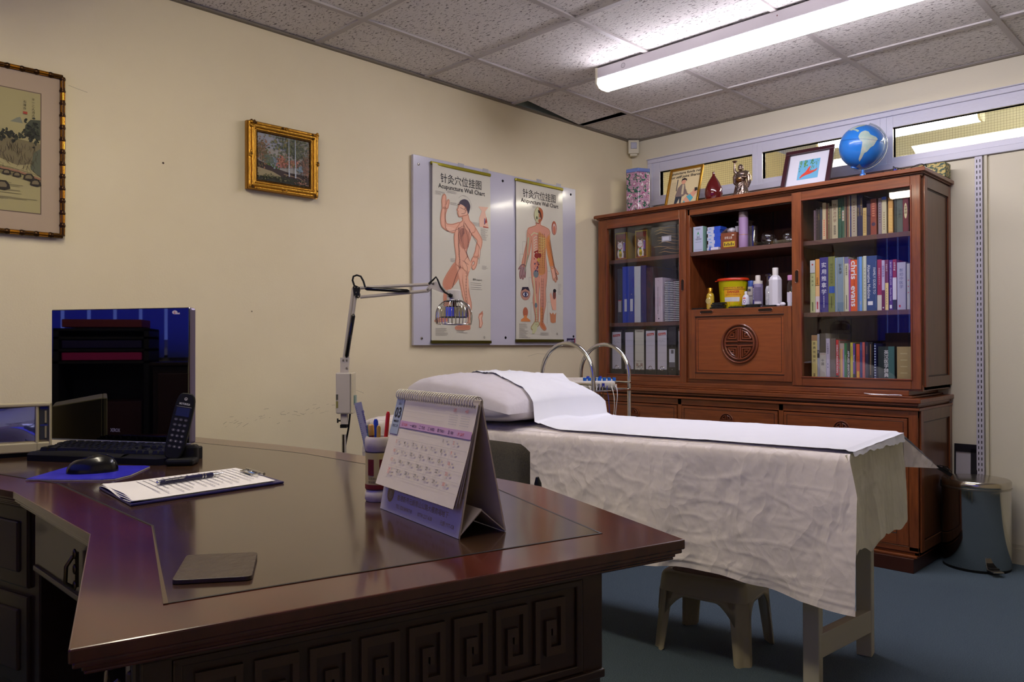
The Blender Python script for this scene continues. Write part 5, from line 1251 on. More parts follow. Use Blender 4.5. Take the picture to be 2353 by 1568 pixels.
FF = {
    'head': [(0.459, 0.849), (0.407, 0.838), (0.376, 0.811), (0.382, 0.781), (0.414, 0.762), (0.457, 0.753), (0.51, 0.767), (0.547, 0.793), (0.55, 0.823), (0.522, 0.843)],
    'skull': [(0.459, 0.849), (0.407, 0.838), (0.376, 0.811), (0.382, 0.781), (0.414, 0.762), (0.454, 0.753)],
    'body': [(0.414, 0.753), (0.412, 0.734), (0.34, 0.721), (0.26, 0.709), (0.23, 0.683), (0.306, 0.656), (0.32, 0.597), (0.318, 0.538), (0.296, 0.479), (0.308, 0.428), (0.326, 0.37), (0.36, 0.315), (0.344, 0.26), (0.362, 0.209), (0.392, 0.154), (0.389, 0.125), (0.446, 0.125), (0.457, 0.176), (0.456, 0.235), (0.457, 0.303), (0.472, 0.38), (0.478, 0.444), (0.492, 0.445), (0.51, 0.381), (0.503, 0.304), (0.491, 0.235), (0.502, 0.167), (0.504, 0.124), (0.551, 0.124), (0.566, 0.167), (0.607, 0.228), (0.607, 0.288), (0.605, 0.331), (0.627, 0.383), (0.638, 0.443), (0.63, 0.486), (0.606, 0.546), (0.618, 0.606), (0.635, 0.667), (0.703, 0.696), (0.681, 0.719), (0.6, 0.731), (0.501, 0.74), (0.503, 0.761)],
    'armL': [(0.26, 0.709), (0.224, 0.678), (0.219, 0.628), (0.182, 0.576), (0.144, 0.525), (0.112, 0.473), (0.183, 0.468), (0.238, 0.519), (0.281, 0.571), (0.304, 0.63), (0.321, 0.665)],
    'handL': [(0.112, 0.474), (0.056, 0.452), (0.049, 0.444), (0.094, 0.453), (0.069, 0.424), (0.072, 0.392), (0.094, 0.389), (0.112, 0.408), (0.121, 0.386), (0.143, 0.388), (0.151, 0.413), (0.171, 0.396), (0.184, 0.409), (0.183, 0.468)],
    'armR': [(0.672, 0.721), (0.702, 0.691), (0.709, 0.635), (0.74, 0.584), (0.771, 0.533), (0.797, 0.481), (0.724, 0.474), (0.676, 0.53), (0.645, 0.581), (0.627, 0.641), (0.612, 0.675)],
    'handR': [(0.797, 0.481), (0.861, 0.456), (0.896, 0.44), (0.871, 0.435), (0.836, 0.443), (0.869, 0.408), (0.856, 0.399), (0.827, 0.416), (0.843, 0.388), (0.818, 0.387), (0.796, 0.41), (0.789, 0.394), (0.766, 0.407), (0.745, 0.441), (0.725, 0.478)],
    'footL': [(0.389, 0.126), (0.356, 0.11), (0.306, 0.087), (0.316, 0.073), (0.356, 0.067), (0.402, 0.082), (0.467, 0.101), (0.447, 0.126)],
    'footR': [(0.504, 0.126), (0.485, 0.103), (0.541, 0.077), (0.587, 0.068), (0.623, 0.076), (0.601, 0.094), (0.562, 0.114), (0.551, 0.126)],
}

def side_fig(a, w_, h):
    head_lines(a, w_, h, 0); s_ = lambda pts: S(w_, h, pts); L = w_ * .01
    CT = P(146, 84, 66); SK2 = P(226, 178, 150)
    for nm, m_, ly in (('legF', SKD, 1), ('footF', SKD, 1), ('legB', SKN, 2), ('footB', SKD, 2), ('armR', SKN, 3), ('handR', SKN, 3), ('torso', SKN, 4), ('armL', SKN, 5), ('handL', SKN, 5), ('face', SK2, 6)):
        flesh(a, w_, h, SF[nm], m_, CT, ly)
    a.lay(7); a.poly(cr(s_(SF['hair'])), P(66, 56, 70)); a.lay(7.5)
    T_ = [(430 + k, 0) for k in range(0)]
    # tone shapes inside the trunk and thigh
    a.poly(cr(s_([(.43, .62), (.50, .66), (.60, .64), (.62, .58), (.56, .54), (.47, .55)])), P(190, 128, 104)); a.poly(cr(s_([(.50, .455), (.55, .49), (.62, .48), (.645, .44), (.60, .41), (.52, .42)])), P(224, 172, 142)); a.poly(cr(s_([(.50, .36), (.55, .40), (.60, .36), (.59, .26), (.56, .24)])), P(222, 168, 138)); a.poly(cr(s_([(.22, .65), (.30, .655), (.38, .645), (.30, .625)])), SK2); a.poly(cr(s_([(.78, .55), (.81, .56), (.80, .51), (.775, .49)])), SK2)
    a.lay(8)
    for k in range(9): a.line(s_([(.43 + k * .010, .64 - k * .012), (.47, .655 - k * .007), (.53, .655 - k * .003)]), L * .4, LN)
    for pts in ([(.53, .70), (.50, .62), (.52, .55), (.58, .50), (.53, .47), (.58, .43), (.555, .33), (.575, .25), (.60, .14)], [(.54, .69), (.64, .64), (.74, .585), (.805, .545), (.78, .46)], [(.50, .67), (.40, .645), (.24, .63), (.205, .70), (.215, .78)], [(.60, .80), (.54, .77), (.46, .775)], [(.48, .74), (.55, .75), (.58, .80)], [(.50, .47), (.60, .45)], [(.47, .44), (.39, .38), (.33, .31)], [(.44, .66), (.43, .58), (.445, .50), (.46, .42)], [(.62, .66), (.60, .58), (.57, .52), (.62, .47)], [(.52, .68), (.58, .62), (.60, .55)]):
        a.line(cr(s_(pts), False), L * .45, LN)
    for k in range(26): a.line(s_([(.432 + .008 * sin(k), .655 - k * .009), (.452 + .008 * sin(k), .655 - k * .009)]), L * .35, INK)
    for k in range(14): a.line(s_([(.545, .40 - k * .018), (.57, .40 - k * .018)]), L * .35, LN)
    a.rect(.42 * w_, .789 * h, .46 * w_, .793 * h, P(50, 34, 34)); a.ring(.555 * w_, .772 * h, w_ * .012, w_ * .018, CT, 12, sy=1.6)
    a.ring(.53 * w_, .785 * h, w_ * .125, w_ * .128, FNT, 16, -.2, 2.4, 1.1)
    # inset figures and notes
    a.lay(2); a.poly(s_([(.78, .80), (.96, .805), (.90, .775), (.955, .70), (.96, .685), (.80, .68), (.79, .73), (.84, .775)]), SKL); a.poly(s_([(.90, .72), (.92, .745), (.96, .68), (.86, .68)]), P(176, 72, 56)); a.rect(.885 * w_, .70 * h, .90 * w_, .735 * h, P(70, 60, 120))
    a.poly(s_([(.79, .085), (.83, .085), (.855, .11), (.84, .14), (.86, .165), (.85, .185), (.79, .165), (.775, .145), (.795, .12)]), SKD); a.lay(3); a.poly(s_([(.80, .09), (.825, .09), (.84, .11), (.825, .14), (.845, .165), (.80, .158), (.785, .145), (.805, .12)]), SKL)
    a.lay(1)
    small(a, .05 * w_, .845 * h, .16 * w_, 4, .005, 2); small(a, .25 * w_, .86 * h, .2 * w_, 3, .005, 3); small(a, .30 * w_, .795 * h, .16 * w_, 3, .005, 4); small(a, .66 * w_, .70 * h, .22 * w_, 4, .005, 5); small(a, .30 * w_, .475 * h, .12 * w_, 4, .005, 6); small(a, .84 * w_, .45 * h, .12 * w_, 4, .005, 7); small(a, .82 * w_, .67 * h, .13 * w_, 12, .0052, 8); small(a, .40 * w_, .07 * h, .2 * w_, 4, .005, 9); small(a, .06 * w_, .075 * h, .22 * w_, 7, .0055, 10); small(a, .64 * w_, .345 * h, .24 * w_, 2, .01, 11); small(a, .64 * w_, .32 * h, .24 * w_, 2, .01, 12)
    a.text(.68 * w_, .362 * h, '图例 (Legend)', .011, INK, .02, 'l'); a.ring(.885 * w_, .028 * h, .005, .006, INK); a.text(.885 * w_, .023 * h, 'S', .008, INK, .01, 'c')
def front_fig(a, w_, h):
    head_lines(a, w_, h, 0); s_ = lambda pts: S(w_, h, pts); L = w_ * .01; C_ = .445
    BONE = P(196, 198, 150); OR = P(208, 130, 72); RED = P(150, 52, 44); PK = P(206, 140, 120)
    mx = lambda pts: [(2 * C_ - p[0], p[1]) for p in pts]
    CT = P(130, 76, 50)
    for nm, m_, ly, rm in (('armL', P(204, 146, 118), 1, None), ('handL', P(160, 126, 124), 1, P(150, 118, 118)), ('armR', OR, 1, P(220, 158, 104)), ('handR', SKN, 1, None), ('footL', BONE, 2, P(190, 180, 130)), ('footR', P(200, 120, 72), 2, None), ('body', P(208, 146, 122), 3, None), ('head', P(176, 96, 58), 4, P(190, 116, 80)), ('skull', BONE, 5, P(200, 200, 160))):
        flesh(a, w_, h, FF[nm], m_, CT, ly, .008, rm)
    a.lay(6); a.poly(cr(s_([(.455, .68), (.52, .685), (.60, .67), (.64, .64), (.60, .58), (.59, .50), (.60, .44), (.50, .42), (.455, .45)])), P(208, 144, 86)); a.poly(cr(s_([(.47, .40), (.58, .40), (.57, .30), (.545, .24), (.50, .25), (.485, .33)])), P(212, 150, 124)); a.poly(cr(s_([(.50, .21), (.55, .20), (.54, .12), (.50, .12)])), P(206, 134, 82))
    a.poly(cr(s_([(.455, .835), (.50, .825), (.525, .79), (.515, .775), (.50, .80), (.48, .815), (.455, .818)])), P(50, 30, 26)); a.ell(.487 * w_, .783 * h, w_ * .015, h * .006, P(230, 220, 200)); a.ell(.425 * w_, .783 * h, w_ * .018, h * .010, P(90, 100, 70)); a.rect(.42 * w_, .747 * h, .48 * w_, .751 * h, P(140, 50, 40)); a.lay(6.5); a.ell(.487 * w_, .783 * h, w_ * .006, h * .005, P(30, 24, 24)); a.poly(s_([(.455, .775), (.47, .760), (.44, .760)]), SKD); a.lay(6)
    for k in range(7):      # ribs
        y = .655 - k * .017; a.line(s_([(C_ - .01, y + .006), (.40, y + .008), (.355, y - .004), (.35, y - .016), (.39, y - .022 - k * .002)]), [L * .5, L * 1.3, L * 1.4, L * 1.1, L * .4], P(206, 186, 160))
    a.poly(s_([(C_, .58), (.36, .565), (.37, .53), (C_, .52)]), RED); a.line(s_([(.30, .665), (.36, .685), (C_, .68)]), L * 1.4, BONE); a.line(s_([(.245, .65), (.225, .56), (.235, .545)]), [L * 2.6, L * 1.6, L * 2.4], P(160, 176, 140)); a.line(s_([(.235, .54), (.17, .43)]), [L * 2.2, L * 1.4], P(150, 160, 130))
    a.line(s_([(.35, .405), (.375, .30), (.40, .23)]), [L * 2.4, L * 1.5, L * 2.6], BONE); a.line(s_([(.40, .22), (.415, .15), (.42, .10)]), [L * 2.8, L * 1.8, L * 2], BONE); a.poly(s_([(.40, .10), (.44, .10), (.42, .07), (.37, .045), (.325, .045), (.33, .065), (.37, .085)]), BONE)
    a.ell(.40 * w_, .425 * h, w_ * .055, h * .025, P(120, 130, 130)); a.ell(.40 * w_, .225 * h, w_ * .03, h * .016, P(110, 120, 124))
    random.seed(6)
    for k in range(26): a.ell((C_ - .005 + random.uniform(-.085, .02)) * w_, random.uniform(.44, .52) * h, w_ * .014, h * .006, random.choice((P(190, 90, 80), P(110, 60, 80), P(206, 130, 100), P(90, 96, 120))), 8)
    a.ell(.475 * w_, .545 * h, w_ * .04, h * .016, RED); a.ell(.455 * w_, .515 * h, w_ * .03, h * .012, P(206, 176, 70))
    a.poly(s_([(.49, .67), (.60, .66), (.60, .60), (.53, .58), (.49, .60)]), P(206, 160, 90)); a.lay(7)
    for k in range(6): a.line(s_([(.465, .66 - k * .02), (.54, .655 - k * .018), (.60, .66 - k * .014)]), L * .7, P(214, 190, 120))
    for x in (.475, .505, .54, .575): a.line(s_([(x, .69), (x - .003, .60), (x, .50), (x + .005, .43)]), L * .5, LN); [a.rect((x - .008) * w_, (.68 - k * .014) * h, (x + .008) * w_, (.6815 - k * .014) * h, INK) for k in range(16)]
    for pts in ([(.52, .40), (.53, .30), (.53, .20), (.53, .10)], [(.56, .40), (.56, .26), (.55, .12)], [(.68, .64), (.76, .52), (.85, .40)], [(.70, .66), (.79, .50), (.86, .41)], [(.21, .62), (.17, .50), (.10, .40)], [(.40, .38), (.41, .30)], [(C_, .69), (C_, .42)]): a.line(s_(pts), L * .5, LN)
    for k in range(14): a.rect(.505 * w_, (.38 - k * .02) * h, .555 * w_, (.3812 - k * .02) * h, LN)
    for k in range(10): a.rect(.385 * w_, (.20 - k * .011) * h, .44 * w_, (.2012 - k * .011) * h, LN)
    # small inset drawings
    a.lay(2); a.ell(.80 * w_, .735 * h, w_ * .055, h * .046, P(170, 92, 66)); a.lay(3); a.ell(.80 * w_, .728 * h, w_ * .038, h * .036, P(206, 180, 170)); a.lay(4); a.ell(.80 * w_, .722 * h, w_ * .028, h * .028, P(196, 116, 86))
    a.lay(2); a.ell(.185 * w_, .295 * h, w_ * .10, h * .042, P(176, 130, 110)); a.lay(3); a.poly(s_([(.10, .31), (.12, .335), (.24, .338), (.275, .31), (.18, .325)]), P(44, 34, 52)); a.ell(.185 * w_, .29 * h, w_ * .065, h * .018, P(60, 46, 70)); a.lay(4); a.ell(.185 * w_, .290 * h, w_ * .05, h * .012, P(216, 216, 216)); a.lay(5); a.ell(.185 * w_, .290 * h, w_ * .025, h * .012, P(36, 50, 90))
    a.lay(2); a.poly(s_([(.70, .30), (.72, .25), (.76, .20), (.84, .20), (.84, .29), (.78, .27), (.74, .30), (.725, .315)]), SKN); a.ell(.80 * w_, .30 * h, w_ * .035, h * .03, P(120, 70, 60)); a.lay(3); a.ell(.805 * w_, .326 * h, w_ * .034, h * .012, P(30, 24, 28))
    a.lay(2); a.ell(.185 * w_, .178 * h, w_ * .052, h * .032, P(176, 100, 70)); a.poly(s_([(.16, .16), (.215, .16), (.215, .145), (.285, .13), (.285, .12), (.09, .12), (.095, .132), (.155, .145)]), OR); a.poly(s_([(.70, .185), (.72, .12), (.77, .115), (.83, .12), (.84, .185), (.80, .17), (.77, .185), (.74, .172)]), P(196, 130, 90))
    a.lay(1)
    a.lay(.6)
    for x, y0_, y1_ in ((.20, .62, .69), (.13, .54, .62), (.07, .47, .54), (.26, .25, .40), (.30, .11, .24), (.63, .25, .45), (.65, .11, .25)): a.line(s_([(x, y0_), (x, y1_)]), L * .25, FNT); a.line(s_([(x, y1_), (x + .08, y1_)]), L * .25, FNT)
    small(a, .34 * w_, .85 * h, .16 * w_, 2, .006, 2); small(a, .06 * w_, .105 * h, .2 * w_, 8, .0055, 3); small(a, .06 * w_, .055 * h, .24 * w_, 7, .0055, 4); small(a, .50 * w_, .05 * h, .2 * w_, 3, .006, 5); small(a, .88 * w_, .37 * h, .08 * w_, 8, .008, 6)
    a.ring(.865 * w_, .045 * h, .005, .006, INK); a.text(.865 * w_, .04 * h, 'S', .008, INK, .01, 'c')
chart(-1.685, -1.288, 1.008, 1.880, 'left wall scroll showing a walking figure in profile with one hand raised', side_fig, .010)
chart(-1.098, -.712, 1.016, 1.887, 'right wall scroll showing a standing front-facing figure with half its skeleton', front_fig, .002)

# ================================================================== small gilt painting of birches
def gilt():
    y0, y1, z0, z1 = -2.632, -2.312, 1.620, 1.897
    t = thing('oil_painting', (.02, (y0 + y1) / 2, z0), 'small painting of birches by a pond in an ornate gilt frame on the left wall', 'painting')
    f = MB(GOLD)
    def lp(o, x0, x1, w_, mat):
        f.m(mat)
        a0, a1, b0, b1 = y0 + o, y1 - o, z0 + o, z1 - o
        f.box(x0, x1, a0, a1, b0, b0 + w_); f.box(x0, x1, a0, a1, b1 - w_, b1); f.box(x0, x1, a0, a0 + w_, b0 + w_, b1 - w_); f.box(x0, x1, a1 - w_, a1, b0 + w_, b1 - w_)
    lp(.001, .004, .022, .03, GOLD); lp(.004, .022, .026, .03, GOLDD)
    # rolled moulding
    for (o, r, x, m_) in ((.008, .007, .030, GOLD), (.020, .008, .034, GOLD), (.031, .005, .030, GOLD), (.037, .003, .028, GOLDD)):
        c4 = [(x, y0 + o, z0 + o), (x, y1 - o, z0 + o), (x, y1 - o, z1 - o), (x, y0 + o, z1 - o)]
        f.m(m_)
        for k in range(4): f.tube([c4[k], c4[(k + 1) % 4]], r, 10)
        for c_ in c4: f.sphere(c_, r, 8, 6)
    random.seed(8); f.m(GOLDD)
    for (cy, cz) in ((y0 + .018, z0 + .018), (y1 - .018, z0 + .018), (y1 - .018, z1 - .018), (y0 + .018, z1 - .018), ((y0 + y1) / 2, z1 - .010), ((y0 + y1) / 2, z0 + .010), (y1 - .010, (z0 + z1) / 2), (y0 + .01, (z0 + z1) / 2)):
        big = abs(cy - (y0 + y1) / 2) > .1 and abs(cz - (z0 + z1) / 2) > .08
        for k in range(14 if big else 6):
            f.m(GOLD if k % 3 else GOLDD); f.sphere((.036 + random.uniform(-.003, .004), cy + random.uniform(-1, 1) * (.016 if big else (.012 if abs(cy - (y0 + y1) / 2) < .1 else .005)), cz + random.uniform(-1, 1) * (.016 if big else (.005 if abs(cy - (y0 + y1) / 2) < .1 else .012))), random.uniform(.003, .0065), 8, 6)
    n_ = 46; f.m(GOLDD)
    for k in range(n_):
        for zz in (z0 + .041, z1 - .041): f.sphere((.029, y0 + .042 + (y1 - y0 - .084) * k / (n_ - 1), zz), .0022, 6, 4)
    for k in range(34):
        for yy in (y0 + .041, y1 - .041): f.sphere((.029, yy, z0 + .042 + (z1 - z0 - .084) * k / 33), .0022, 6, 4)
    f.build('gilt_frame', t, smooth=50)
    q = MB(P(90, 92, 96)); a = wall_art(q, .026, y0 + .043, z0 + .043, .0003); W_, H_ = y1 - y0 - .086, z1 - z0 - .086
    a.rect(0, 0, W_, H_, P(150, 146, 138)); a.lay(2)
    def C(*c): return P(*c, .7)
    a.rect(0, H_ * .7, W_ * .6, H_, C(146, 148, 156)); a.poly([(0, 0), (W_, 0), (W_, H_ * .24), (W_ * .6, H_ * .25), (W_ * .35, H_ * .30), (0, H_ * .42)], C(58, 46, 44)); a.lay(3)
    a.poly([(W_ * .14, H_ * .36), (W_ * .42, H_ * .28), (W_ * .42, H_ * .36), (W_ * .2, H_ * .42)], C(86, 106, 52)); a.poly([(0, H_ * .10), (0, H_ * .27), (W_ * .28, H_ * .22), (W_ * .46, H_ * .14), (W_ * .3, H_ * .08)], C(150, 138, 104))
    a.poly([(0, 0), (W_, 0), (W_ * .96, H_ * .12), (W_ * .5, H_ * .14), (0, H_ * .08)], C(46, 46, 34)); a.line([(W_ * .5, H_ * .20), (W_ * .8, H_ * .17), (W_ * .95, H_ * .08), (W_ * .8, H_ * .02)], .004, C(140, 116, 96))
    random.seed(12)
    def dab(cx, cy, sx, sy, n, cols, r=(.002, .0055)):
        for k in range(n):
            x = min(max(random.gauss(cx, sx), .01), .99) * W_; y = min(max(random.gauss(cy, sy), .03), .97) * H_; rr = random.uniform(*r)
            rr = min(rr, x, y, W_ - x, H_ - y); a.lay(4 + k % 5); a.ell(x, y, rr, rr * .7, C(*random.choice(cols)), 7, random.uniform(0, 3))
    dab(.08, .60, .06, .14, 260, [(100, 84, 60), (122, 96, 66), (86, 84, 60), (140, 104, 80)]); dab(.22, .46, .06, .05, 120, [(96, 104, 78), (108, 110, 90), (90, 104, 96)]); dab(.33, .42, .04, .06, 60, [(130, 140, 146), (112, 126, 134)])
    dab(.62, .80, .15, .13, 420, [(84, 92, 66), (108, 112, 76), (70, 78, 62), (126, 118, 70), (96, 102, 92)]); dab(.80, .78, .12, .12, 240, [(88, 92, 76), (70, 78, 66), (112, 112, 88)]); dab(.47, .46, .05, .06, 150, [(150, 96, 76), (176, 122, 96), (120, 84, 60), (170, 110, 100)]); dab(.68, .46, .07, .04, 80, [(176, 120, 104), (150, 100, 84), (112, 104, 60)]); dab(.92, .42, .04, .12, 140, [(118, 86, 72), (96, 84, 66), (140, 104, 84)]); dab(.82, .36, .03, .05, 40, [(118, 134, 146)])
    dab(.3, .09, .2, .03, 90, [(70, 76, 44), (52, 56, 34), (120, 116, 84)], (.001, .004)); dab(.85, .05, .08, .02, 50, [(170, 120, 104), (120, 90, 70)], (.001, .003)); a.lay(10)
    for x, b_, t_ in ((.595, .16, .99), (.72, .15, .97)):
        a.line([(W_ * x, H_ * b_), (W_ * (x - .005), H_ * .5), (W_ * (x - .01), H_ * t_)], [.0056, .0042, .0026], C(178, 186, 196)); a.lay(11)
        for k in range(14): a.rect(W_ * x - .002, H_ * (b_ + .03 + k * .05), W_ * x + random.uniform(-.001, .002), H_ * (b_ + .035 + k * .05), C(60, 60, 66))
        a.lay(10)
    for pts in ([(.73, .5), (.80, .62), (.92, .72)], [(.70, .6), (.62, .7)], [(.60, .6), (.53, .72)], [(.75, .4), (.82, .5), (.9, .6)]): a.line([(W_ * p[0], H_ * p[1]) for p in pts], [.0016] * (len(pts) - 1) + [.0006], C(62, 54, 46))
    for x in (.03, .06): a.line([(W_ * x, H_ * .40), (W_ * x, H_ * .55)], .0012, C(170, 160, 150))
    q.build('canvas', t)
gilt()
# ================================================================== large framed ink landscape
def ink():
    y0, y1, z0, z1 = -3.93, -3.283, 1.356, 1.915
    t = thing('ink_painting', (.02, (y0 + y1) / 2, z0), 'large framed ink landscape with gilt bamboo-style frame, partly outside the left edge', 'painting')
    f = MB(M('bamboo_dark_gilt', (64, 40, 14), .3, metal=.7))
    BG = M('bamboo_bright_gilt', (190, 130, 44), .22, metal=.95)
    def rod(p0, p1):
        p0 = Vector(p0); p1 = Vector(p1); L = (p1 - p0).length; d = (p1 - p0).normalized(); n = int(L / .041); pos = 0
        side = Vector((1, 0, 0)).cross(d)
        f.m(f.ms[0]); f.tube([p0, p1], .0085, 8)
        for k in range(n):
            a = p0 + d * (L * k / n); b = p0 + d * (L * (k + 1) / n)
            f.m(f.ms[0]); f.tube([a + d * .001, a + d * .006, a + d * .011], [.009, .0105, .009], 8)
            if k % 2: f.m(BG).tube([a + d * .012 + Vector((.0035, 0, 0)), b - d * .003 + Vector((.0035, 0, 0))], .0078, 8)
            else: f.m(BG).tube([a + d * .014 + side * .004 + Vector((.006, 0, 0)), b - d * .004 + side * .004 + Vector((.006, 0, 0))], .002, 6); f.tube([a + d * .014 - side * .005 + Vector((.005, 0, 0)), b - d * .004 - side * .005 + Vector((.005, 0, 0))], .002, 6)
    o = .009; x = .014
    rod((x, y0 + o, z1 - o), (x, y1 - o, z1 - o)); rod((x, y1 - o, z1 - o), (x, y1 - o, z0 + o)); rod((x, y0 + o, z0 + o), (x, y1 - o, z0 + o)); rod((x, y0 + o, z1 - o), (x, y0 + o, z0 + o))
    f.build('bamboo_frame', t, smooth=50)
    MB(M('mat_board', (176, 156, 132), .8)).box(.002, .012, y0 + .012, y1 - .012, z0 + .012, z1 - .012).build('mount', t)
    q = MB(P(150, 140, 96)); py0, py1, pz0, pz1 = y0 + .085, -3.358, 1.434, 1.834
    a = wall_art(q, .0122, py0, pz0, .0003); W_, H_ = py1 - py0, pz1 - pz0
    def C(*c): return P(*c, .8)
    a.rect(-.003, -.003, W_ + .003, H_ + .003, C(110, 92, 78)); a.lay(2); a.rect(0, 0, W_, H_, C(166, 156, 110)); a.lay(3)
    F = lambda pts: [(W_ * p[0], H_ * p[1]) for p in pts]
    # mountains, cliffs, trees, bridge, rocks; the visible part is the right end
    a.poly(F([(.30, .60), (.36, .80), (.40, .88), (.45, .96), (.50, .90), (.58, .84), (.62, .78), (.64, .66), (.60, .58)]), C(110, 106, 84)); a.poly(F([(.60, .74), (.66, .84), (.70, .86), (.735, .78), (.735, .72), (.68, .70)]), C(132, 128, 98)); a.poly(F([(.82, .73), (.86, .77), (.88, .78), (.895, .73)]), C(126, 128, 110)); a.lay(4)
    a.poly(F([(.55, .60), (.60, .80), (.64, .84), (.68, .78), (.66, .62)]), C(90, 86, 68)); a.poly(F([(.905, .66), (.91, .72), (.94, .77), (1, .78), (1, .62), (.94, .62)]), C(72, 76, 60)); a.poly(F([(.50, .52), (.62, .60), (.74, .60), (.84, .60), (1, .58), (1, .36), (.94, .40), (.86, .38), (.72, .44), (.60, .46)]), C(118, 108, 78)); a.lay(5).poly(F([(.96, .50), (1, .54), (1, .30), (.94, .36)]), C(92, 96, 76))
    random.seed(31); DKI = [(42, 44, 36), (56, 58, 46), (34, 34, 28)]
    def leaves(cx, cy, sx, sy, n, r=(.003, .008)):
        for k in range(n):
            x = min(max(random.gauss(cx, sx), .01), .985) * W_; y = min(max(random.gauss(cy, sy), .02), .98) * H_; rr = random.uniform(*r)
            rr = min(rr, x, W_ - x, y, H_ - y); a.lay(6 + k % 4); a.ell(x, y, rr, rr * .6, C(*random.choice(DKI)), 6, random.uniform(0, 3))
    leaves(.95, .66, .03, .04, 70); leaves(.80, .62, .04, .02, 60); leaves(.70, .60, .03, .02, 40); leaves(.62, .50, .04, .05, 80); leaves(.60, .33, .05, .05, 110); leaves(.4, .42, .08, .12, 160)
    a.lay(8)
    for k in range(110):
        x = random.uniform(.58, .98); y = random.uniform(.38, .58); a.line(F([(x, y), (x + random.uniform(-.01, .01), y - .03), (x + random.uniform(-.02, .02), y - random.uniform(.04, .07))]), [.0006, .0012, .0004], C(70, 62, 46))
    for k in range(6): a.line(F([(.5, .385 - k * .012), (.70, .375 - k * .014), (.84, .345 - k * .01)]), .0012, C(84, 76, 56))
    a.line(F([(.74, .345), (.86, .33), (1, .285)]), .006, C(150, 110, 84)); a.line(F([(.74, .338), (.86, .318), (1, .272)]), .0014, C(50, 40, 30)); a.line(F([(.80, .36), (.9, .335), (1, .31)]), .001, C(70, 50, 40))
    for cx, cy, s_ in ((.775, .20, 1.6), (.66, .03, 1.6), (.80, .31, .9), (.86, .30, .9), (.93, .29, 1.2), (.97, .25, 1.2), (.45, .15, 2), (.60, .12, .8)):
        a.lay(8); a.poly([(W_ * cx + s_ * p[0] * .011, H_ * cy + s_ * p[1] * .011) for p in ((-1.3, -.6), (-1.1, .3), (-.4, .9), (.6, .9), (1.1, .3), (1.3, -.5), (.4, -.9))], C(48, 42, 34)); a.lay(9); a.poly([(W_ * cx + s_ * p[0] * .009, H_ * cy + s_ * p[1] * .009) for p in ((-1.0, -.5), (-.9, .3), (-.3, .7), (.5, .7), (.9, .1), (.8, -.4))], C(120, 108, 80))
    a.lay(3)
    for k in range(14): y = random.uniform(.02, .26); a.line(F([(random.uniform(.3, .6), y), (random.uniform(.7, .99), y + random.uniform(-.01, .01))]), .0016, C(142, 134, 98))
    a.lay(9); a.vtext(W_ * .955, H_ * .955, '辛一二人月六', .009, C(40, 36, 30), 1.2, .0); a.vtext(W_ * .905, H_ * .925, '石城作', .009, C(46, 40, 34), 1.25, .0); a.rect(W_ * .895, H_ * .81, W_ * .92, H_ * .83, C(164, 70, 52))
    q.build('ink_print', t)
ink()
# ================================================================== treatment couch
BN = Vector((2.15, -2.04, 0)); BU = Vector((.9866, .163, 0)); BV = Vector((-.163, .9866, 0)); BW = .605; BZ = .70; BL = 1.80
def B0(s, t, z): return BN + BU * s + BV * t + Vector((0, 0, z))
def B(s, t, z):
    k = min(1, max(0, (s + .6) / .6)); return B0(s + .036 * min(1.1, max(0, t / BW)) * k * k, t, z)
bed = thing('treatment_couch', B(-.9, .29, 0), 'white-legged massage couch under a cotton sheet in the middle of the room', 'bed')
WP = M('white_painted_wood', (186, 180, 160), .45, bump=(40, .05, (1, 1, 1)))
for (s, t) in ((-.128, .194), (-.049, .519), (-BL + .16, .045), (-BL + .10, .50)):
    q = MB(WP); q.obox(B0(s - .03, t - .022, 0), BU * .046, BV * .045, (0, 0, .60)); q.build('leg', bed, bevel=.003)
for (s, t, s2) in ((-.143, .19, -.062), (-BL + .10, .045, -BL + .10)):
    q = MB(WP); q.obox(B0(s, t, .078), BU * .03, B0(s2, .51, .078) - B0(s, t, .078), (0, 0, .070)); q.build('end_rail', bed, bevel=.002)
q = MB(WP); q.obox(B0(-BL + .05, .06, .56), BU * (BL - .12), BV * .02, (0, 0, .06)); q.obox(B0(-BL + .05, .50, .56), BU * (BL - .12), BV * .02, (0, 0, .06)); q.obox(B0(-.10, .06, .56), BU * .03, BV * .45, (0, 0, .06)); q.obox(B0(-BL + .06, .06, .56), BU * .03, BV * .45, (0, 0, .06)); q.build('under_frame', bed, bevel=.002)
q = MB(M('cream_vinyl', (190, 184, 170), .4)); q.obox(B0(-BL, .008, .62), BU * (BL - .008), BV * (BW - .016), (0, 0, .072)); q.build('mattress_pad', bed, bevel=.02)

def nz(p, f, seed=0): return noise.noise(Vector((p[0] * f + seed, p[1] * f, p[2] * f)))
def crease(x, y, seed):
    """sharp crumpled folds"""
    v = 0
    for k, (f, a_) in enumerate(((3.1, 1.0), (6.3, .6), (13, .3))):
        an = k * .9 + seed
        n_ = noise.noise(Vector((x * f * cos(an) - y * f * sin(an) * 1.6 + seed * 7, x * f * sin(an) + y * f * cos(an) * .7, seed)))
        v += a_ * (1 - min(1, abs(n_) * 5)) ** 1.5
    return v
q = MB(SHEET)
# top
q.grid(lambda u, v: B(-BL + .02 + u * (BL - .02), .020 + v * (BW - .02), BZ + .004 - .006 * (abs(2 * v - 1) ** 8) - .008 * u ** 14 + .0018 * crease(u * 2, v, 2) * min(1, v * 12)), 120, 30)
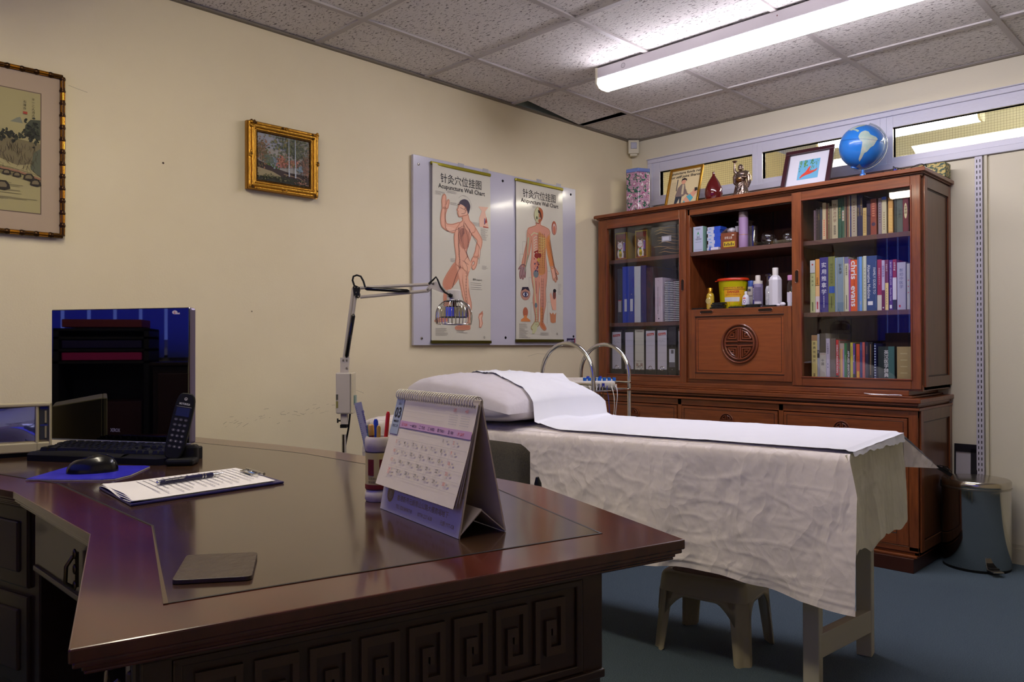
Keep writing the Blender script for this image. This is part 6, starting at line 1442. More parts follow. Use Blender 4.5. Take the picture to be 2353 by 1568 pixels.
# near side drape
def zb_front(s):
    pts = [(-1.8, .36), (-1.2, .36), (-.70, .335), (-.56, .330), (-.45, .338), (-.346, .338), (-.222, .320), (-.10, .306), (.04, .303)]
    for i in range(len(pts) - 1):
        if s <= pts[i + 1][0]:
            f = (s - pts[i][0]) / (pts[i + 1][0] - pts[i][0]); f = max(0, f); f = f * f * (3 - 2 * f); return pts[i][1] + (pts[i + 1][1] - pts[i][1]) * f
    return pts[-1][1]
def front(u, v):
    # v: 0 top .. 1 hem
    s_end = .004 + .030 * min(1, v / .26) ** .8
    s = -BL + .02 + u * (BL - .02 + s_end)
    z = BZ - .001 - (BZ - zb_front(s)) * v - (.0 if v > .02 else 0)
    out = .004 + .020 * v + .012 * sin(s * 9 + 1.0) * v + .010 * sin(s * 21 + 2 * v) * v * v
    corner = max(0, 1 - abs(s_end + s * -1 + 0) / .25) if s > -.2 else 0
    out += .028 * corner * min(1, v / .3)
    r = max(0, 1 - v / .03)
    out -= .006 * r
    out += .0030 * (crease(s * 1.1 + z * 1.2, z * 1.6 - s * .5, 1.3) - .6) * min(1, v * 4)
    rr = min(1, v / .10); out -= .024 * (1 - sqrt(max(0, 1 - (1 - rr) ** 2))); z -= .0
    if v > .93: out += .0015 * (1 if v < .945 else -.5)
    return B(s, -out, z)
q.grid(front, 300, 90)
# foot end drape in a beiger tone
q.m(SHEETB)
def end(u, v):
    t = -.004 + u * (BW + .010)
    zb_ = .436 + .014 * sin(u * 5.5 + .4) - .030 * max(0, 1 - abs(u - .28) / .18) + .003 * sin(u * 37)
    z = BZ - .002 - (BZ - zb_) * v
    out = .004 + .016 * v + .006 * sin(u * 14 + v * 2) * v + .002 * (crease(t * 2.5, z * 2, 6.2) - .5) * min(1, v * 5) * (1 - v)
    r = max(0, 1 - v / .04); out -= .006 * r
    return B(out, t, z)
q.grid(end, 110, 70)
# far side drape with the stiff corner flap sticking out beyond the foot
def far(u, v):
    s = -BL + .02 + u * (BL - .02 + .006)
    k = max(0, (u - .86) / .14) ** 1.6
    z0 = BZ - .002
    z1 = .592 - .016 * k
    z = z0 + (z1 - z0) * v
    out = .006 + .012 * v + .150 * k * v + .004 * sin(s * 17) * v
    return B(s + .080 * k * v, BW + out, z + .004 * (crease(s * 3, v, 3.3) - .5) * v)
q.m(SHEET).grid(far, 120, 24)
def under(u, v):
    a = far(1, 1); b_ = B(.012, BW - .005, .595); c_ = far(1, .05)
    p0 = b_ + (a - b_) * u; p1 = B(.008, BW, BZ - .01) + (far(1, 1) - B(.008, BW, BZ - .01)) * u
    return p0 + (p1 - p0) * v * .98
q.grid(under, 12, 8)
sh = q.build('cotton_sheet', bed, smooth=80)
for m_ in sh.data.materials: pass

# ---- pillow
def pil_h(s, t):
    a = (s + 1.28) / .245; b_ = (t - .27) / .335
    e = max(0, 1 - abs(a) ** 3.2) * max(0, 1 - abs(b_) ** 3.6)
    return e ** .42
PS0, PS1, PT0, PT1 = -1.525, -1.035, -.065, .605
q = MB(M('pillow_case', (206, 200, 208), .85, sheen=.2, bump=(14, .4, (1, 1, 1))))
def pil(sgn):
    def f(u, v):
        s = PS0 + u * (PS1 - PS0); t = PT0 + v * (PT1 - PT0)
        e = pil_h(s, t)
        mid = .790 + .035 * max(0, (-s - 1.2) / .3) * (1 - v) - .045 * max(0, (s + 1.25) / .29)
        up = .078 + .010 * crease(s * 1.5, t * 1.5, 3) * .5; dn = mid - .712
        pinch = 1 - .06 * (1 - e)
        z = mid + (up if sgn > 0 else -dn) * e + .003 * crease(s * 5, t * 5, 8) * e
        cs, ct = (PS0 + PS1) / 2, (PT0 + PT1) / 2
        return B(cs + (s - cs) * pinch, ct + (t - ct) * pinch, z)
    return f
q.grid(pil(1), 44, 50)
g0 = pil(-1); q.grid(lambda u, v: g0(1 - u, v), 44, 50)
tag(q.build('pillow', smooth=80), 'plump white pillow at the head of the couch, half covered by couch paper', 'pillow')

# ---- roll paper over pillow and couch
def tp(s):   # near edge of the paper as t for a given s
    f = min(1, max(0, (s + 1.47) / .58)); return .27 - .235 * f ** .85
pf = pil(1)
def surf(s, t):
    z = BZ + .0085 + .0012 * crease(s * 1.3, t, 9.5)
    u = (s - PS0) / (PS1 - PS0); v = (t - PT0) / (PT1 - PT0)
    zp = pf(min(max(u, 0), 1), min(max(v, 0), 1)).z + .007 if u < 1.0 else 0
    # paper bridges from pillow to couch in a smooth slope
    sl = BZ + .172 * max(0, 1 - max(0, (s + 1.24)) / (.27 + .16 * max(0, 1 - t / .4))) ** 1.5 * max(0, min(1, (t + .06) / .34))
    if u <= 1.06: z = max(z, zp, sl)
    else: z = max(z, sl + .004)
    return z
q = MB(PAPERR)
def roll(u, v):
    s = -1.47 + u * (1.47 + .012)
    t0 = tp(s); t1 = BW - .012 + (.02 if s < -.9 else .008)
    t = t0 + v * (t1 - t0)
    z = surf(s, t)
    if s > -.01: z -= .004
    return B(s, t, z)
q.grid(roll, 200, 50)
# torn front end of the paper turned over the foot edge
def torn(u, v):
    t = .02 + u * (BW - .04); L = .010 + .018 * u ** 1.5 + .008 * noise.noise(Vector((u * 9, 2, 0))) + .0015 * sin(u * 61)
    L = max(.004, L)
    return B(.012 + .004 * v + .002 * sin(u * 20), t, BZ + .004 - L * v)
q.grid(torn, 90, 6)
tag(q.build('couch_paper', smooth=80), 'smooth white paper strip running from the pillow down the couch, torn at the foot', 'paper')

# ================================================================== steel trolley beyond the couch with stimulator
t = thing('steel_trolley', (.64, -1.25, 0), 'chromed steel trolley with two tall hoop ends standing behind the couch', 'trolley')
for (y, x0, x1) in ((-1.40, .490, .797), (-1.10, .478, .774)):
    q = MB(CHROME); cx = (x0 + x1) / 2; r = (x1 - x0) / 2; pts = [(x0, y, .03), (x0, y, .5), (x0, y, .845)] + [(cx - r * cos(pi * k / 20), y, .845 + r * 1.0 * sin(pi * k / 20)) for k in range(1, 20)] + [(x1, y, .845), (x1, y, .5), (x1, y, .03)]
    q.tube(pts, .0095, 12); q.build('hoop_end', t, smooth=60)
    for x in (x0, x1):
        q = MB(BLACKP); q.lathe([(.0, -.008), (.022, -.008), (.022, .008), (0, .008)], (x, y, .022), 16, 'y'); q.build('castor', t, smooth=40)
for (z, nm) in ((.785, 'top_shelf'), (.45, 'middle_shelf'), (.12, 'bottom_shelf')):
    q = MB(STEEL); q.box(.50, .775, -1.39, -1.11, z - .006, z); q.m(CHROME)
    for y in (-1.395, -1.105): q.tube([(.488, y, z - .004), (.785, y, z - .004)], .006, 8)
    for x in (.492, .782): q.tube([(x, -1.40, z - .004), (x, -1.10, z - .004)], .005, 8)
    if z > .7:
        for y in (-1.395, -1.105): q.tube([(.488, y, z + .03), (.785, y, z + .03)], .005, 8)
    q.build(nm, t, smooth=40)
t = thing('electro_stimulator', (.66, -1.28, .787), 'white electro-acupuncture stimulator with a row of blue knobs on the steel trolley', 'medical device')
q = MB(M('device_white', (206, 200, 188), .4)); q.X = Matrix.Translation((.645, -1.252, .7865)) @ Matrix.Rotation(radians(46), 4, 'Z') @ Matrix.Diagonal((.95, .75, 1, 1))
q.add([(-.115, -.10, 0), (.125, -.10, 0), (.125, .10, 0), (-.115, .10, 0), (-.115, -.10, .036), (.125, -.10, .036), (.125, .10, .050), (-.115, .10, .050)], [(3, 2, 1, 0), (4, 5, 6, 7), (0, 1, 5, 4), (1, 2, 6, 5), (2, 3, 7, 6), (3, 0, 4, 7)])
q.build('case', t, bevel=.006)
R12 = Matrix.Translation((.645, -1.252, .7865)) @ Matrix.Rotation(radians(46), 4, 'Z') @ Matrix.Diagonal((.95, .75, 1, 1))
for k in range(7):
    q = MB(P(24, 96, 190, .35)); q.X = R12; x = -.02 + k * .024; q.lathe([(.009, 0), (.0085, .014), (.006, .015)], (x, -.065 + (k % 2) * .004, .038), 14); q.build('blue_knob', t, smooth=40)
for k in range(3):
    q = MB(P(30, 60, 190, .35)); q.X = R12; q.lathe([(.008, 0), (.0075, .012)], (.0 + k * .03, -.02, .046), 14); q.build('blue_knob', t, smooth=40)
q = MB(P(150, 60, 60)); q.X = R12
a = Art(q, (-.110, -.095, .0368), (1, 0, 0), (0, 1, .07), .0006)
for k in range(5): a.text(.01 + (k % 3) * .03, .05 + k * .018, '电针', .014, P(150, 80, 90), .0)
a.rect(.09, .1, .16, .16, P(90, 130, 90)); a.lay(2); a.rect(.17, .12, .23, .17, P(60, 60, 66)); q.build('printed_panel', t)
q = MB(P(205, 200, 190, .3)); q.X = R12
for k in range(8): q.box(-.005 + k * .018, .005 + k * .018, -.112, -.10, .010, .024)
q.m(P(30, 40, 150)).box(.060, .071, -.118, -.10, .010, .028); q.m(P(120, 120, 130)).box(.038, .049, -.116, -.10, .012, .026)
q.build('lead_socket', t)
random.seed(17)
wcol = [(214, 208, 196), (206, 196, 150), (214, 212, 214), (120, 110, 150), (150, 140, 120), (40, 50, 150), (214, 210, 200), (210, 206, 210), (200, 196, 190), (206, 200, 190), (196, 190, 200)]
for k in range(11):
    a_ = R12 @ Vector((-.005 + (k % 8) * .018 + (.004 if k > 7 else 0), -.116, .017)); d = random.uniform(.0, .03)
    pts = [a_]
    sw = random.uniform(-.02, .02); L = random.uniform(.16, .24)
    for s in range(1, 13):
        u_ = s / 12; pts.append((a_.x + .7 * sw * u_ + .008 * sin(6 * u_ + k) + .02 * min(1, u_ * 4), a_.y + .7 * sw * u_ - .02 * min(1, u_ * 4), a_.z - L * u_ + .012 * sin(pi * min(1, u_ * 3))))
    q = MB(P(*wcol[k], .4)); q.tube(pts, .0019, 5); q.build('lead_wire', t, smooth=60)
q = MB(P(214, 206, 170, .4)); a_ = R12 @ Vector((-.10, -.11, .02)); q.tube([(a_.x + .02, a_.y, a_.z + .02), (a_.x + .03, a_.y - .03, a_.z - .04), (a_.x + .045, a_.y - .03, a_.z - .10), (a_.x + .085, a_.y - .03, a_.z - .125), (a_.x + .105, a_.y - .03, a_.z - .09), (a_.x + .07, a_.y - .03, a_.z - .03), (a_.x + .03, a_.y - .02, a_.z + .01)], .0015, 6); q.build('lead_wire', t, smooth=60)
q = MB(P(170, 160, 30, .5)); q.obox((.700, -1.412, .72), (.018, 0, 0), (0, .003, 0), (0, 0, .095)); tag(q.build('yellow_strap'), 'short yellow-green strap hanging from the trolley shelf under the white device', 'strap')

# ================================================================== brown plastic step stool
SC = Vector((1.625, -1.80, 0)); sa_ = radians(9)
SX = Vector((cos(sa_), sin(sa_), 0)); SY = Vector((-sin(sa_), cos(sa_), 0))
t = thing('step_stool', SC, 'low brown plastic step stool standing on the carpet under the couch', 'stool')
ST = M('stool_brown_plastic', (160, 150, 124), .35, bump=(300, .05, (1, 1, 1))); ST2 = M('stool_dark_tread', (74, 54, 48), .55, bump=(260, .5, (1, 1, 1)))
def SP(a, b_, z): return SC + SX * a + SY * b_ + Vector((0, 0, z))
hx0, hy0, hx1, hy1, hh = .142, .124, .160, .148, .250
q = MB(ST)
def ringp(f, inset_=0.0):
    hx = hx0 + (hx1 - hx0) * f - inset_; hy = hy0 + (hy1 - hy0) * f - inset_; r = .030; P_ = []
    for (sx, sy, a0) in ((1, 1, 0), (-1, 1, pi / 2), (-1, -1, pi), (1, -1, 3 * pi / 2)):
        for k in range(6): P_.append((sx * (hx - r) + r * cos(a0 + pi / 2 * k / 5), sy * (hy - r) + r * sin(a0 + pi / 2 * k / 5)))
    return P_
rg = [(0.0, hh, .012), (.0, hh - .004, .004), (.02, hh - .014, 0), (.25, hh - .06, 0)]
vs = []; fs = []
for (f, z, ins) in rg: vs += [SP(x, y, z) for x, y in ringp(f, ins)]
n = 24
for i in range(3):
    for k in range(n): fs.append((i * n + k, (i + 1) * n + k, (i + 1) * n + (k + 1) % n, i * n + (k + 1) % n))
fs.append(tuple(range(n)))
q.add(vs, fs); q.build('seat_top', t, smooth=50)
q = MB(ST2); q.add([SP(x, y, hh + .0012) for x, y in ringp(0, .026)], [tuple(range(n))]); q.build('ribbed_tread', t)
# skirts with arches between four splayed legs
def skirt(fixed, sgn):
    q = MB(ST); N_ = 24; vs = []; fs = []
    for i in range(N_ + 1):
        u = -1 + 2 * i / N_
        for j, f in enumerate((.25, .5)):
            z = hh - .06
            half = (hx0 + (hx1 - hx0) * .25 - .03) if fixed == 'y' else (hy0 + (hy1 - hy0) * .25 - .03)
            low = z - (.010 + .07 * max(0, abs(u) - .45) ** 1.5 * 2.2 * (1 if abs(u) > .45 else 0))
            zz = z if j == 0 else low
            ff = (hh - zz) / hh; off = (hy0 + (hy1 - hy0) * ff) if fixed == 'y' else (hx0 + (hx1 - hx0) * ff)
            vs.append(SP(u * half, sgn * off, zz) if fixed == 'y' else SP(sgn * off, u * half, zz))
    for i in range(N_): fs.append((2 * i, 2 * i + 1, 2 * i + 3, 2 * i + 2))
    q.add(vs, fs); ob = q.build('arched_skirt', t, smooth=60)
    so = ob.modifiers.new('thick', 'SOLIDIFY'); so.thickness = .004
for a_ in (('y', -1), ('y', 1), ('x', -1), ('x', 1)): skirt(*a_)
for (sx, sy) in ((-1, -1), (1, -1), (-1, 1), (1, 1)):
    q = MB(ST); vs = []; fs = []; zs_ = [hh - .05, hh - .08, .14, .08, .02, .006, 0]
    for z in zs_:
        ff = (hh - z) / hh; X_ = hx0 + (hx1 - hx0) * ff; Y_ = hy0 + (hy1 - hy0) * ff; w_ = .055 - .012 * ff
        if z > .17: w_ = .06
        if z == 0: w_ -= .006
        # L-shaped rounded leg with a fluted hollow at the corner
        prof = [(X_ - w_, Y_ + .0), (X_ - .034, Y_), (X_ - .026, Y_ - .003), (X_ - .021, Y_ - .014), (X_ - .014, Y_ - .021), (X_ - .003, Y_ - .026), (X_, Y_ - .034), (X_, Y_ - w_), (X_ - .007, Y_ - w_), (X_ - .012, Y_ - .040), (X_ - .040, Y_ - .012), (X_ - w_, Y_ - .007)]
        vs += [SP(sx * a_, sy * b_, z) for a_, b_ in prof]
    m_ = 12
    for i in range(len(zs_) - 1):
        for k in range(m_):
            f_ = (i * m_ + k, i * m_ + (k + 1) % m_, (i + 1) * m_ + (k + 1) % m_, (i + 1) * m_ + k)
            fs.append(f_ if sx * sy > 0 else f_[::-1])
    fs.append(tuple((len(zs_) - 1) * m_ + k for k in range(m_))[::(1 if sx * sy > 0 else -1)])
    q.add(vs, fs); q.build('leg', t, smooth=50)

# ================================================================== pedal bin
PB = Vector((1.989, -.172, 0)); R_ = .134
t = thing('pedal_bin', PB, 'round chrome pedal bin on the carpet beside the wooden cabinet', 'bin')
MIR = M('mirror_steel', (190, 188, 182), .10, metal=1.0)
q = MB(MIR); q.lathe([(R_ - .004, .008), (R_, .014), (R_, .352)], PB, 56); q.build('bin_body', t, smooth=40)
q = MB(STEEL); q.lathe([(R_ + .002, .352), (R_ + .003, .356), (R_ + .003, .360)], PB, 56); q.build('rim', t, smooth=40)
q = MB(M('lid_steel', (190, 184, 172), .2, metal=1.0)); q.lathe([(R_ + .001, .360), (R_ + .002, .364), (R_ + .002, .384), (R_ - .003, .390), (R_ - .05, .397), (0.0005, .400)], PB, 56); q.build('lid', t, smooth=40)
q = MB(BLACKP); q.lathe([(R_ - .002, 0), (R_ - .001, .010)], PB, 48); q.build('base_ring', t, smooth=40)
pd = Vector((.10, -.12, 0)).normalized(); pe = Vector((-pd.y, pd.x, 0)); o = PB + pd * (R_ - .01)
q = MB(STEEL); q.obox(o - pe * .022 + Vector((0, 0, .018)), pd * .062, pe * .044, (0, 0, .006)); q.m(BLACKP).obox(o - pe * .02 + Vector((0, 0, .008)), pd * .03, pe * .04, (0, 0, .022)); q.build('pedal', t, bevel=.002)
hd = Vector((-.9, -.1, 0)).normalized(); he = Vector((-hd.y, hd.x, 0)); o = PB + hd * (R_ - .012)
q = MB(BLACKP); q.obox(o - he * .02 + Vector((0, 0, .10)), hd * .013, he * .04, (0, 0, .25)); q.obox(o - he * .03 + Vector((0, 0, .345)), hd * .016, he * .06, (0, 0, .03)); q.build('hinge_bracket', t, bevel=.003)
# picture leaning behind the bin
t = thing('leaning_picture', (1.955, -.03, 0), 'black framed picture with pale mount standing on the floor behind the chrome bin', 'picture frame')
q = MB(M('black_frame', (24, 22, 26), .35))
O = Vector((1.862, -.040, .002)); U = Vector((.096, 0, 0)); V = Vector((0, .018, .520))
for (a0, a1, b0, b1) in ((0, 1, 0, .07), (0, 1, .93, 1), (0, .05, 0, 1), (.72, 1, 0, 1)): q.obox(O + U * a0 + V * b0, U * (a1 - a0), V * (b1 - b0), (0, .010, 0))
q.build('frame', t)
q = MB(P(176, 172, 174)); a = Art(q, O + Vector((0, -.0, 0)) + Vector((0, .006, 0)), U, V); a.rect(.006, .036, .081, .484, P(180, 176, 178)); q.build('mounted_print', t)
q = MB(BLACKP); q.X = Matrix.Translation((1.89, -.28, .425)) @ Matrix.Rotation(radians(-60), 4, 'Z') @ Matrix.Rotation(radians(-32), 4, 'X')
t2 = thing('clamp_tool', (1.90, -.2, .40), 'small black clamp sticking out behind the lid of the chrome bin', 'clamp')
q.box(-.006, .006, -.035, .035, -.008, .008); q.box(-.010, .010, -.012, .010, .004, .016); q.tube([(0, -.03, .010), (0, .0, .022), (0, .03, .012)], .002, 6); q.build('jaw', t2, bevel=.002)
q = MB(STEEL); q.tube([(1.89, -.275, .420), (1.866, -.15, .418), (1.854, -.07, .405), (1.853, -.06, .002)], .004, 8); q.build('shaft', t2)

# ================================================================== visitor chair behind the desk
t = thing('visitor_chair', (1.43, -2.85, 0), 'dark upholstered stacking chair between the desk and the couch, only its back showing', 'chair')
FAB = M('dark_speckled_fabric', (34, 30, 24), .95, mix=((62, 56, 42), 420, (1, 1, 1), .12), sheen=.3)
ca = radians(6); CXv = Vector((cos(ca), sin(ca), 0)); CYv = Vector((-sin(ca), cos(ca), 0)); CO = Vector((1.690, -2.755, 0))
def CP(a_, b_, z): return CO + CXv * (a_) + CYv * b_ + Vector((0, 0, z))
def back(sgn):
    def f(u, v):
        x = -.42 + .42 * u; c_ = .028 * (1 - (2 * u - 1) ** 2); z = .49 + .260 * v
        ed = (1 - abs(2 * u - 1) ** 10) * (1 - abs(2 * v - 1) ** 10)
        z -= .016 * max(0, abs(2 * u - 1) - .86) / .14 * (1 if v > .5 else -1)
        return CP(x, c_ + sgn * .018 * ed ** .5, z)
    return f
q = MB(FAB); g1_ = back(1); q.grid(lambda u, v: g1_(1 - u, v), 24, 16); q.grid(back(-1), 24, 16); q.build('backrest', t, smooth=70)
q = MB(FAB); q.obox(CP(-.42, -.34, .42), CXv * .42, CYv * .34, (0, 0, .05)); q.build('seat', t, bevel=.02)
FR = M('chair_black_frame', (14, 14, 14), .4)
for x in (-.434, .014):
    q = MB(FR); q.tube([CP(x, .10, .012), CP(x, .045, .40), CP(x, .020, .52), CP(x * .99, .012, .66), CP(x * .985, .010, .675)], [.011, .011, .011, .009, .004], 10); q.build('rear_leg', t, smooth=50)
    q = MB(FR); q.tube([CP(x, -.36, .012), CP(x, -.34, .40), CP(x, -.32, .425), CP(x, .03, .425)], .011, 10); q.build('front_leg', t, smooth=50)

# ================================================================== infrared therapy lamp on its stand
LB = Vector((.48, -2.48, 0)); LR = Vector((.712, .702, 0)); LF = Vector((-.702, .712, 0))
def LP(px, py, d=0.0): return LB + LR * ((px - 790) / 617.2) + LF * d + Vector((0, 0, .625 + (1020 - py) / 617.2))
t = thing('infrared_lamp', LB, 'white articulated infrared therapy lamp with wire cage head, its pole behind the desk', 'therapy lamp')
WL = M('lamp_white_enamel', (190, 182, 176), .4)
q = MB(CHROME); q.tube([LB + Vector((0, 0, .08)), LB + Vector((0, 0, .66)) + LR * .0], .0085, 14); q.build('pole', t, smooth=40)
q = MB(BLACKP)
for k in range(5):
    a_ = 2 * pi * k / 5; d = Vector((cos(a_), sin(a_), 0)); q.tube([LB + Vector((0, 0, .09)), LB + d * .20 + Vector((0, 0, .055))], [.018, .010], 8); q.sphere(LB + d * .20 + Vector((0, 0, .024)), .024, 12, 8)
q.lathe([(.03, .07), (.03, .11), (.012, .13)], LB, 16); q.build('castor_base', t, smooth=50)
q = MB(BLACKP); q.obox(LP(783, 983, -.012), LR * .024, LF * .024, (0, 0, .012)); q.tube([LP(789, 967), LP(776, 967)], .003, 8); q.tube([LP(776, 972), LP(776, 962)], .003, 8); q.build('height_clamp', t)
q = MB(WL); q.obox(LP(784, 975, -.012), LR * .024, LF * .024, (0, 0, .04)); q.build('socket', t, bevel=.002)
q = MB(WL); q.obox(LP(775, 950, -.028), LR * .062, LF * .056, (0, 0, .152)); q.build('control_box', t, bevel=.005)
q = MB(M('box_cream_front', (206, 196, 170), .4)); q.obox(LP(805, 950, -.028) , LR * .016, LF * .056, (0, 0, .152)); q.build('front_plate', t, bevel=.004)
q = MB(P(120, 150, 150, .2)); q.obox(LP(814, 930, -.015), LR * .007, LF * .03, (0, 0, .035)); q.build('timer_knob', t, bevel=.002)
q = MB(P(110, 104, 80)); a = Art(q, LP(776, 918, -.0285), LR, (0, 0, 1)); a.rect(0, 0, .008, .02, P(80, 80, 74)); a.rect(0, -.03, .008, -.005, P(130, 124, 70)); q.build('rating_label', t)
q = MB(WL); q.add([LP(783, 856, -.008), LP(800, 856, -.008), LP(803, 822, -.008), LP(783, 822, -.008), LP(783, 856, .008), LP(800, 856, .008), LP(803, 822, .008), LP(783, 822, .008)], [(0, 1, 2, 3), (7, 6, 5, 4), (0, 4, 5, 1), (1, 5, 6, 2), (2, 6, 7, 3), (3, 7, 4, 0)]); q.m(STEEL); [q.sphere(LP(x, y, -.010), .004, 8, 6) for x, y in ((790, 828), (798, 828), (798, 846))]; q.build('lower_bracket', t)
for dx in (0, 7):
    q = MB(M('dull_alloy_tube', (176, 168, 160), .45)); q.tube([LP(790 + dx, 828, .004), LP(812 + dx, 662, .004)], .0062, 8); q.build('lower_arm_bar', t, smooth=50)
q = MB(BLACKG); q.tube([LP(797, 822, -.008), LP(798, 818, -.008), LP(813, 727, -.008), LP(814, 722, -.008)], [.003, .0075, .0075, .003], 10); q.build('lower_spring', t, smooth=50)
q = MB(BLACKP); c8 = [(812, 660), (817, 656), (828, 661), (826, 672), (828, 682), (822, 686), (815, 680), (813, 668)]
q.add([LP(x, y, -.010) for x, y in c8] + [LP(x, y, .012) for x, y in c8], [tuple(range(8))[::-1], tuple(range(8, 16))] + [(k, (k + 1) % 8, 8 + (k + 1) % 8, 8 + k) for k in range(8)]); q.m(STEEL)
for x, y in ((817, 661), (824, 662), (820, 673), (818, 681), (825, 682)): q.sphere(LP(x, y, -.011), .0028, 8, 6)
q.build('elbow_plate', t)
for (a0, b0) in (((826, 662), (988, 654)), ((828, 683), (985, 669))):
    q = MB(M('dull_alloy_tube', (176, 168, 160), .45)); q.tube([LP(*a0, .003), LP(*b0, .003)], .0062, 8); q.build('upper_arm_bar', t, smooth=50)
q = MB(BLACKG); q.tube([LP(840, 665, -.008), LP(845, 664.5, -.008), LP(937, 670, -.008), LP(942, 670, -.008)], [.003, .0072, .0072, .003], 10); q.build('upper_spring', t, smooth=50)
q = MB(WL); c8 = [(978, 668), (990, 652), (1003, 648), (1026, 668), (1028, 676), (1012, 672), (992, 664), (985, 672), (980, 671)]; nn = len(c8)
q.add([LP(x, y, -.008) for x, y in c8] + [LP(x, y, .010) for x, y in c8], [tuple(range(nn))[::-1], tuple(range(nn, 2 * nn))] + [(k, (k + 1) % nn, nn + (k + 1) % nn, nn + k) for k in range(nn)]); q.m(STEEL); [q.sphere(LP(x, y, -.010), .0042, 8, 6) for x, y in ((996, 653), (984, 667))]; q.build('head_bracket', t)
q = MB(BLACKP); q.tube([LP(815, 657, -.004), LP(811, 645, -.004), LP(813, 636, -.004), LP(821, 633, -.004), LP(830, 636, -.004), LP(836, 647, -.004), LP(840, 660, -.006)], .0036, 8); q.build('elbow_cable', t, smooth=60)
q = MB(BLACKP); q.tube([LP(986, 654, -.012), LP(996, 645, -.012), LP(1003, 638, -.012), LP(1007, 645, -.014), LP(1014, 662, -.018), LP(1024, 674, -.026), LP(1036, 681, -.034)], .0034, 8); q.tube([LP(1034, 680, -.034), LP(1040, 683, -.030)], .0075, 10); q.build('head_cable', t, smooth=60)
q = MB(BLACKP); q.tube([LP(803, 952, .01), LP(799, 985, .014), LP(794, 1010, .016), LP(788, 1040, .02)], .0035, 8); q.build('mains_cable', t, smooth=60)
HC = LP(1043, 691); HR = .0685
q = MB(M('head_white_gloss', (206, 200, 196), .25, coat=.3)); q.lathe([(.024, -.002), (.026, .0), (.0262, .035), (.022, .0385)], HC, 28); q.build('head_cap', t, smooth=40)
q = MB(MIR); q.lathe([(.050, -.064), (.0545, -.062), (.0545, -.028), (.046, -.024), (.02, -.022)], HC, 40); q.m(P(20, 18, 16)).lathe([(.048, -.0655), (.052, -.064)], HC, 40); q.build('heater_drum', t, smooth=40)
q = MB(P(110, 70, 50)); q.lathe([(.010, -.024), (.010, 0)], HC, 12); q.m(P(30, 22, 20)).lathe([(.028, -.006), (.028, -.001)], HC, 20); q.build('ceramic_core', t, smooth=40)
q = MB(CHROME)
for k in range(30):
    a_ = 2 * pi * k / 30; pts = []
    for s in range(9):
        f = s / 8; th = radians(18 + 92 * f); rr = HR * min(1, sin(th) * 1.0) if f < .8 else HR * (sin(th)); zz = -.089 * (1 - cos(radians(90 * f))) ** .9
        pts.append(HC + Vector((rr * cos(a_), rr * sin(a_), zz - .001)))
    q.tube(pts, .0011, 4, False)
for (r_, z) in ((.0275, -.001), (HR * .945, -.090)): q.tube([HC + Vector((r_ * cos(2 * pi * k / 40), r_ * sin(2 * pi * k / 40), z)) for k in range(41)], .0018, 6, False)
q.build('wire_cage', t, smooth=60)
# ================================================================== executive desk
DZ = .715
DP = [(2.186, -3.885), (2.366, -3.156), (1.94, -2.990), (1.72, -2.978), (1.20, -2.985), (.98, -3.02), (.50, -3.13), (.62, -3.87), (1.26, -3.718), (1.728, -3.728)]   # ccw from the near end
desk = thing('executive_desk', (1.5, -3.4, 0), 'big dark lacquered executive desk with angled wings and Greek key carved end', 'desk')
q = MB(DESK)
for (d, z0, z1) in ((.0, DZ - .014, DZ), (.003, DZ - .020, DZ - .014), (.010, DZ - .026, DZ - .020), (.012, DZ - .030, DZ - .026)):
    q.prism(inset(DP, d), z0, z1)
q.build('desk_top', desk, bevel=.003)
q = MB(DESKB); q.prism(inset(DP, .058), DZ - .040, DZ - .030); q.prism(inset(DP, .066), DZ - .046, DZ - .040); q.build('top_moulding', desk, bevel=.002)
ip = inset(DP, [.088, .088, .080, .080, .080, .088, .088, .088, .082, .082]); ii = inset(ip, .0035)
q = MB(DESKP); q.prism(ip, DZ, DZ + .0006); q.build('inlay_panel', desk)
q = MB(GROOVE)
n = len(ip)
for k in range(n):
    a_ = Vector((*ip[k], DZ + .0008)); b_ = Vector((*ip[(k + 1) % n], DZ + .0008)); c_ = Vector((*ii[(k + 1) % n], DZ + .0008)); d_ = Vector((*ii[k], DZ + .0008)); q.add([a_, b_, c_, d_], [(0, 1, 2, 3)])
q.m(M('tan_inlay_edge', (84, 66, 42), .4)); k = 9; a_ = Vector(ip[9]); b_ = Vector(ip[0]); d_ = Vector((b_ - a_)).normalized(); n_ = Vector((-d_.y, d_.x))  # tan strip along one edge of the inlay
q.add([(a_.x, a_.y, DZ + .0011), (b_.x, b_.y, DZ + .0011), (b_.x + n_.x * .005, b_.y + n_.y * .005, DZ + .0011), (a_.x + n_.x * .001, a_.y + n_.y * .001, DZ + .0011)], [(0, 1, 2, 3)])
q.build('inlay_groove', desk)
# pedestals
BT = DZ - .036
def ped(poly, nm):
    q = MB(DESKB); q.prism(poly, .05, BT); pl = inset(poly, .02); q.m(P(20, 12, 8, .5)).prism(pl, 0, .05); return q.build(nm, desk, bevel=.003)
bi = inset(DP, [.075, .10, .13, .14, .14, .13, .10, .075, .06, .06])
near = [bi[0], bi[1], bi[2], (bi[2][0] - .12, bi[2][1] + .01), (bi[9][0] - .005, bi[9][1])]
farp = [bi[8], (bi[5][0] + .25, bi[5][1] + .01), bi[5], bi[6], bi[7]]
ped(near, 'near_pedestal'); ped(farp, 'far_pedestal')
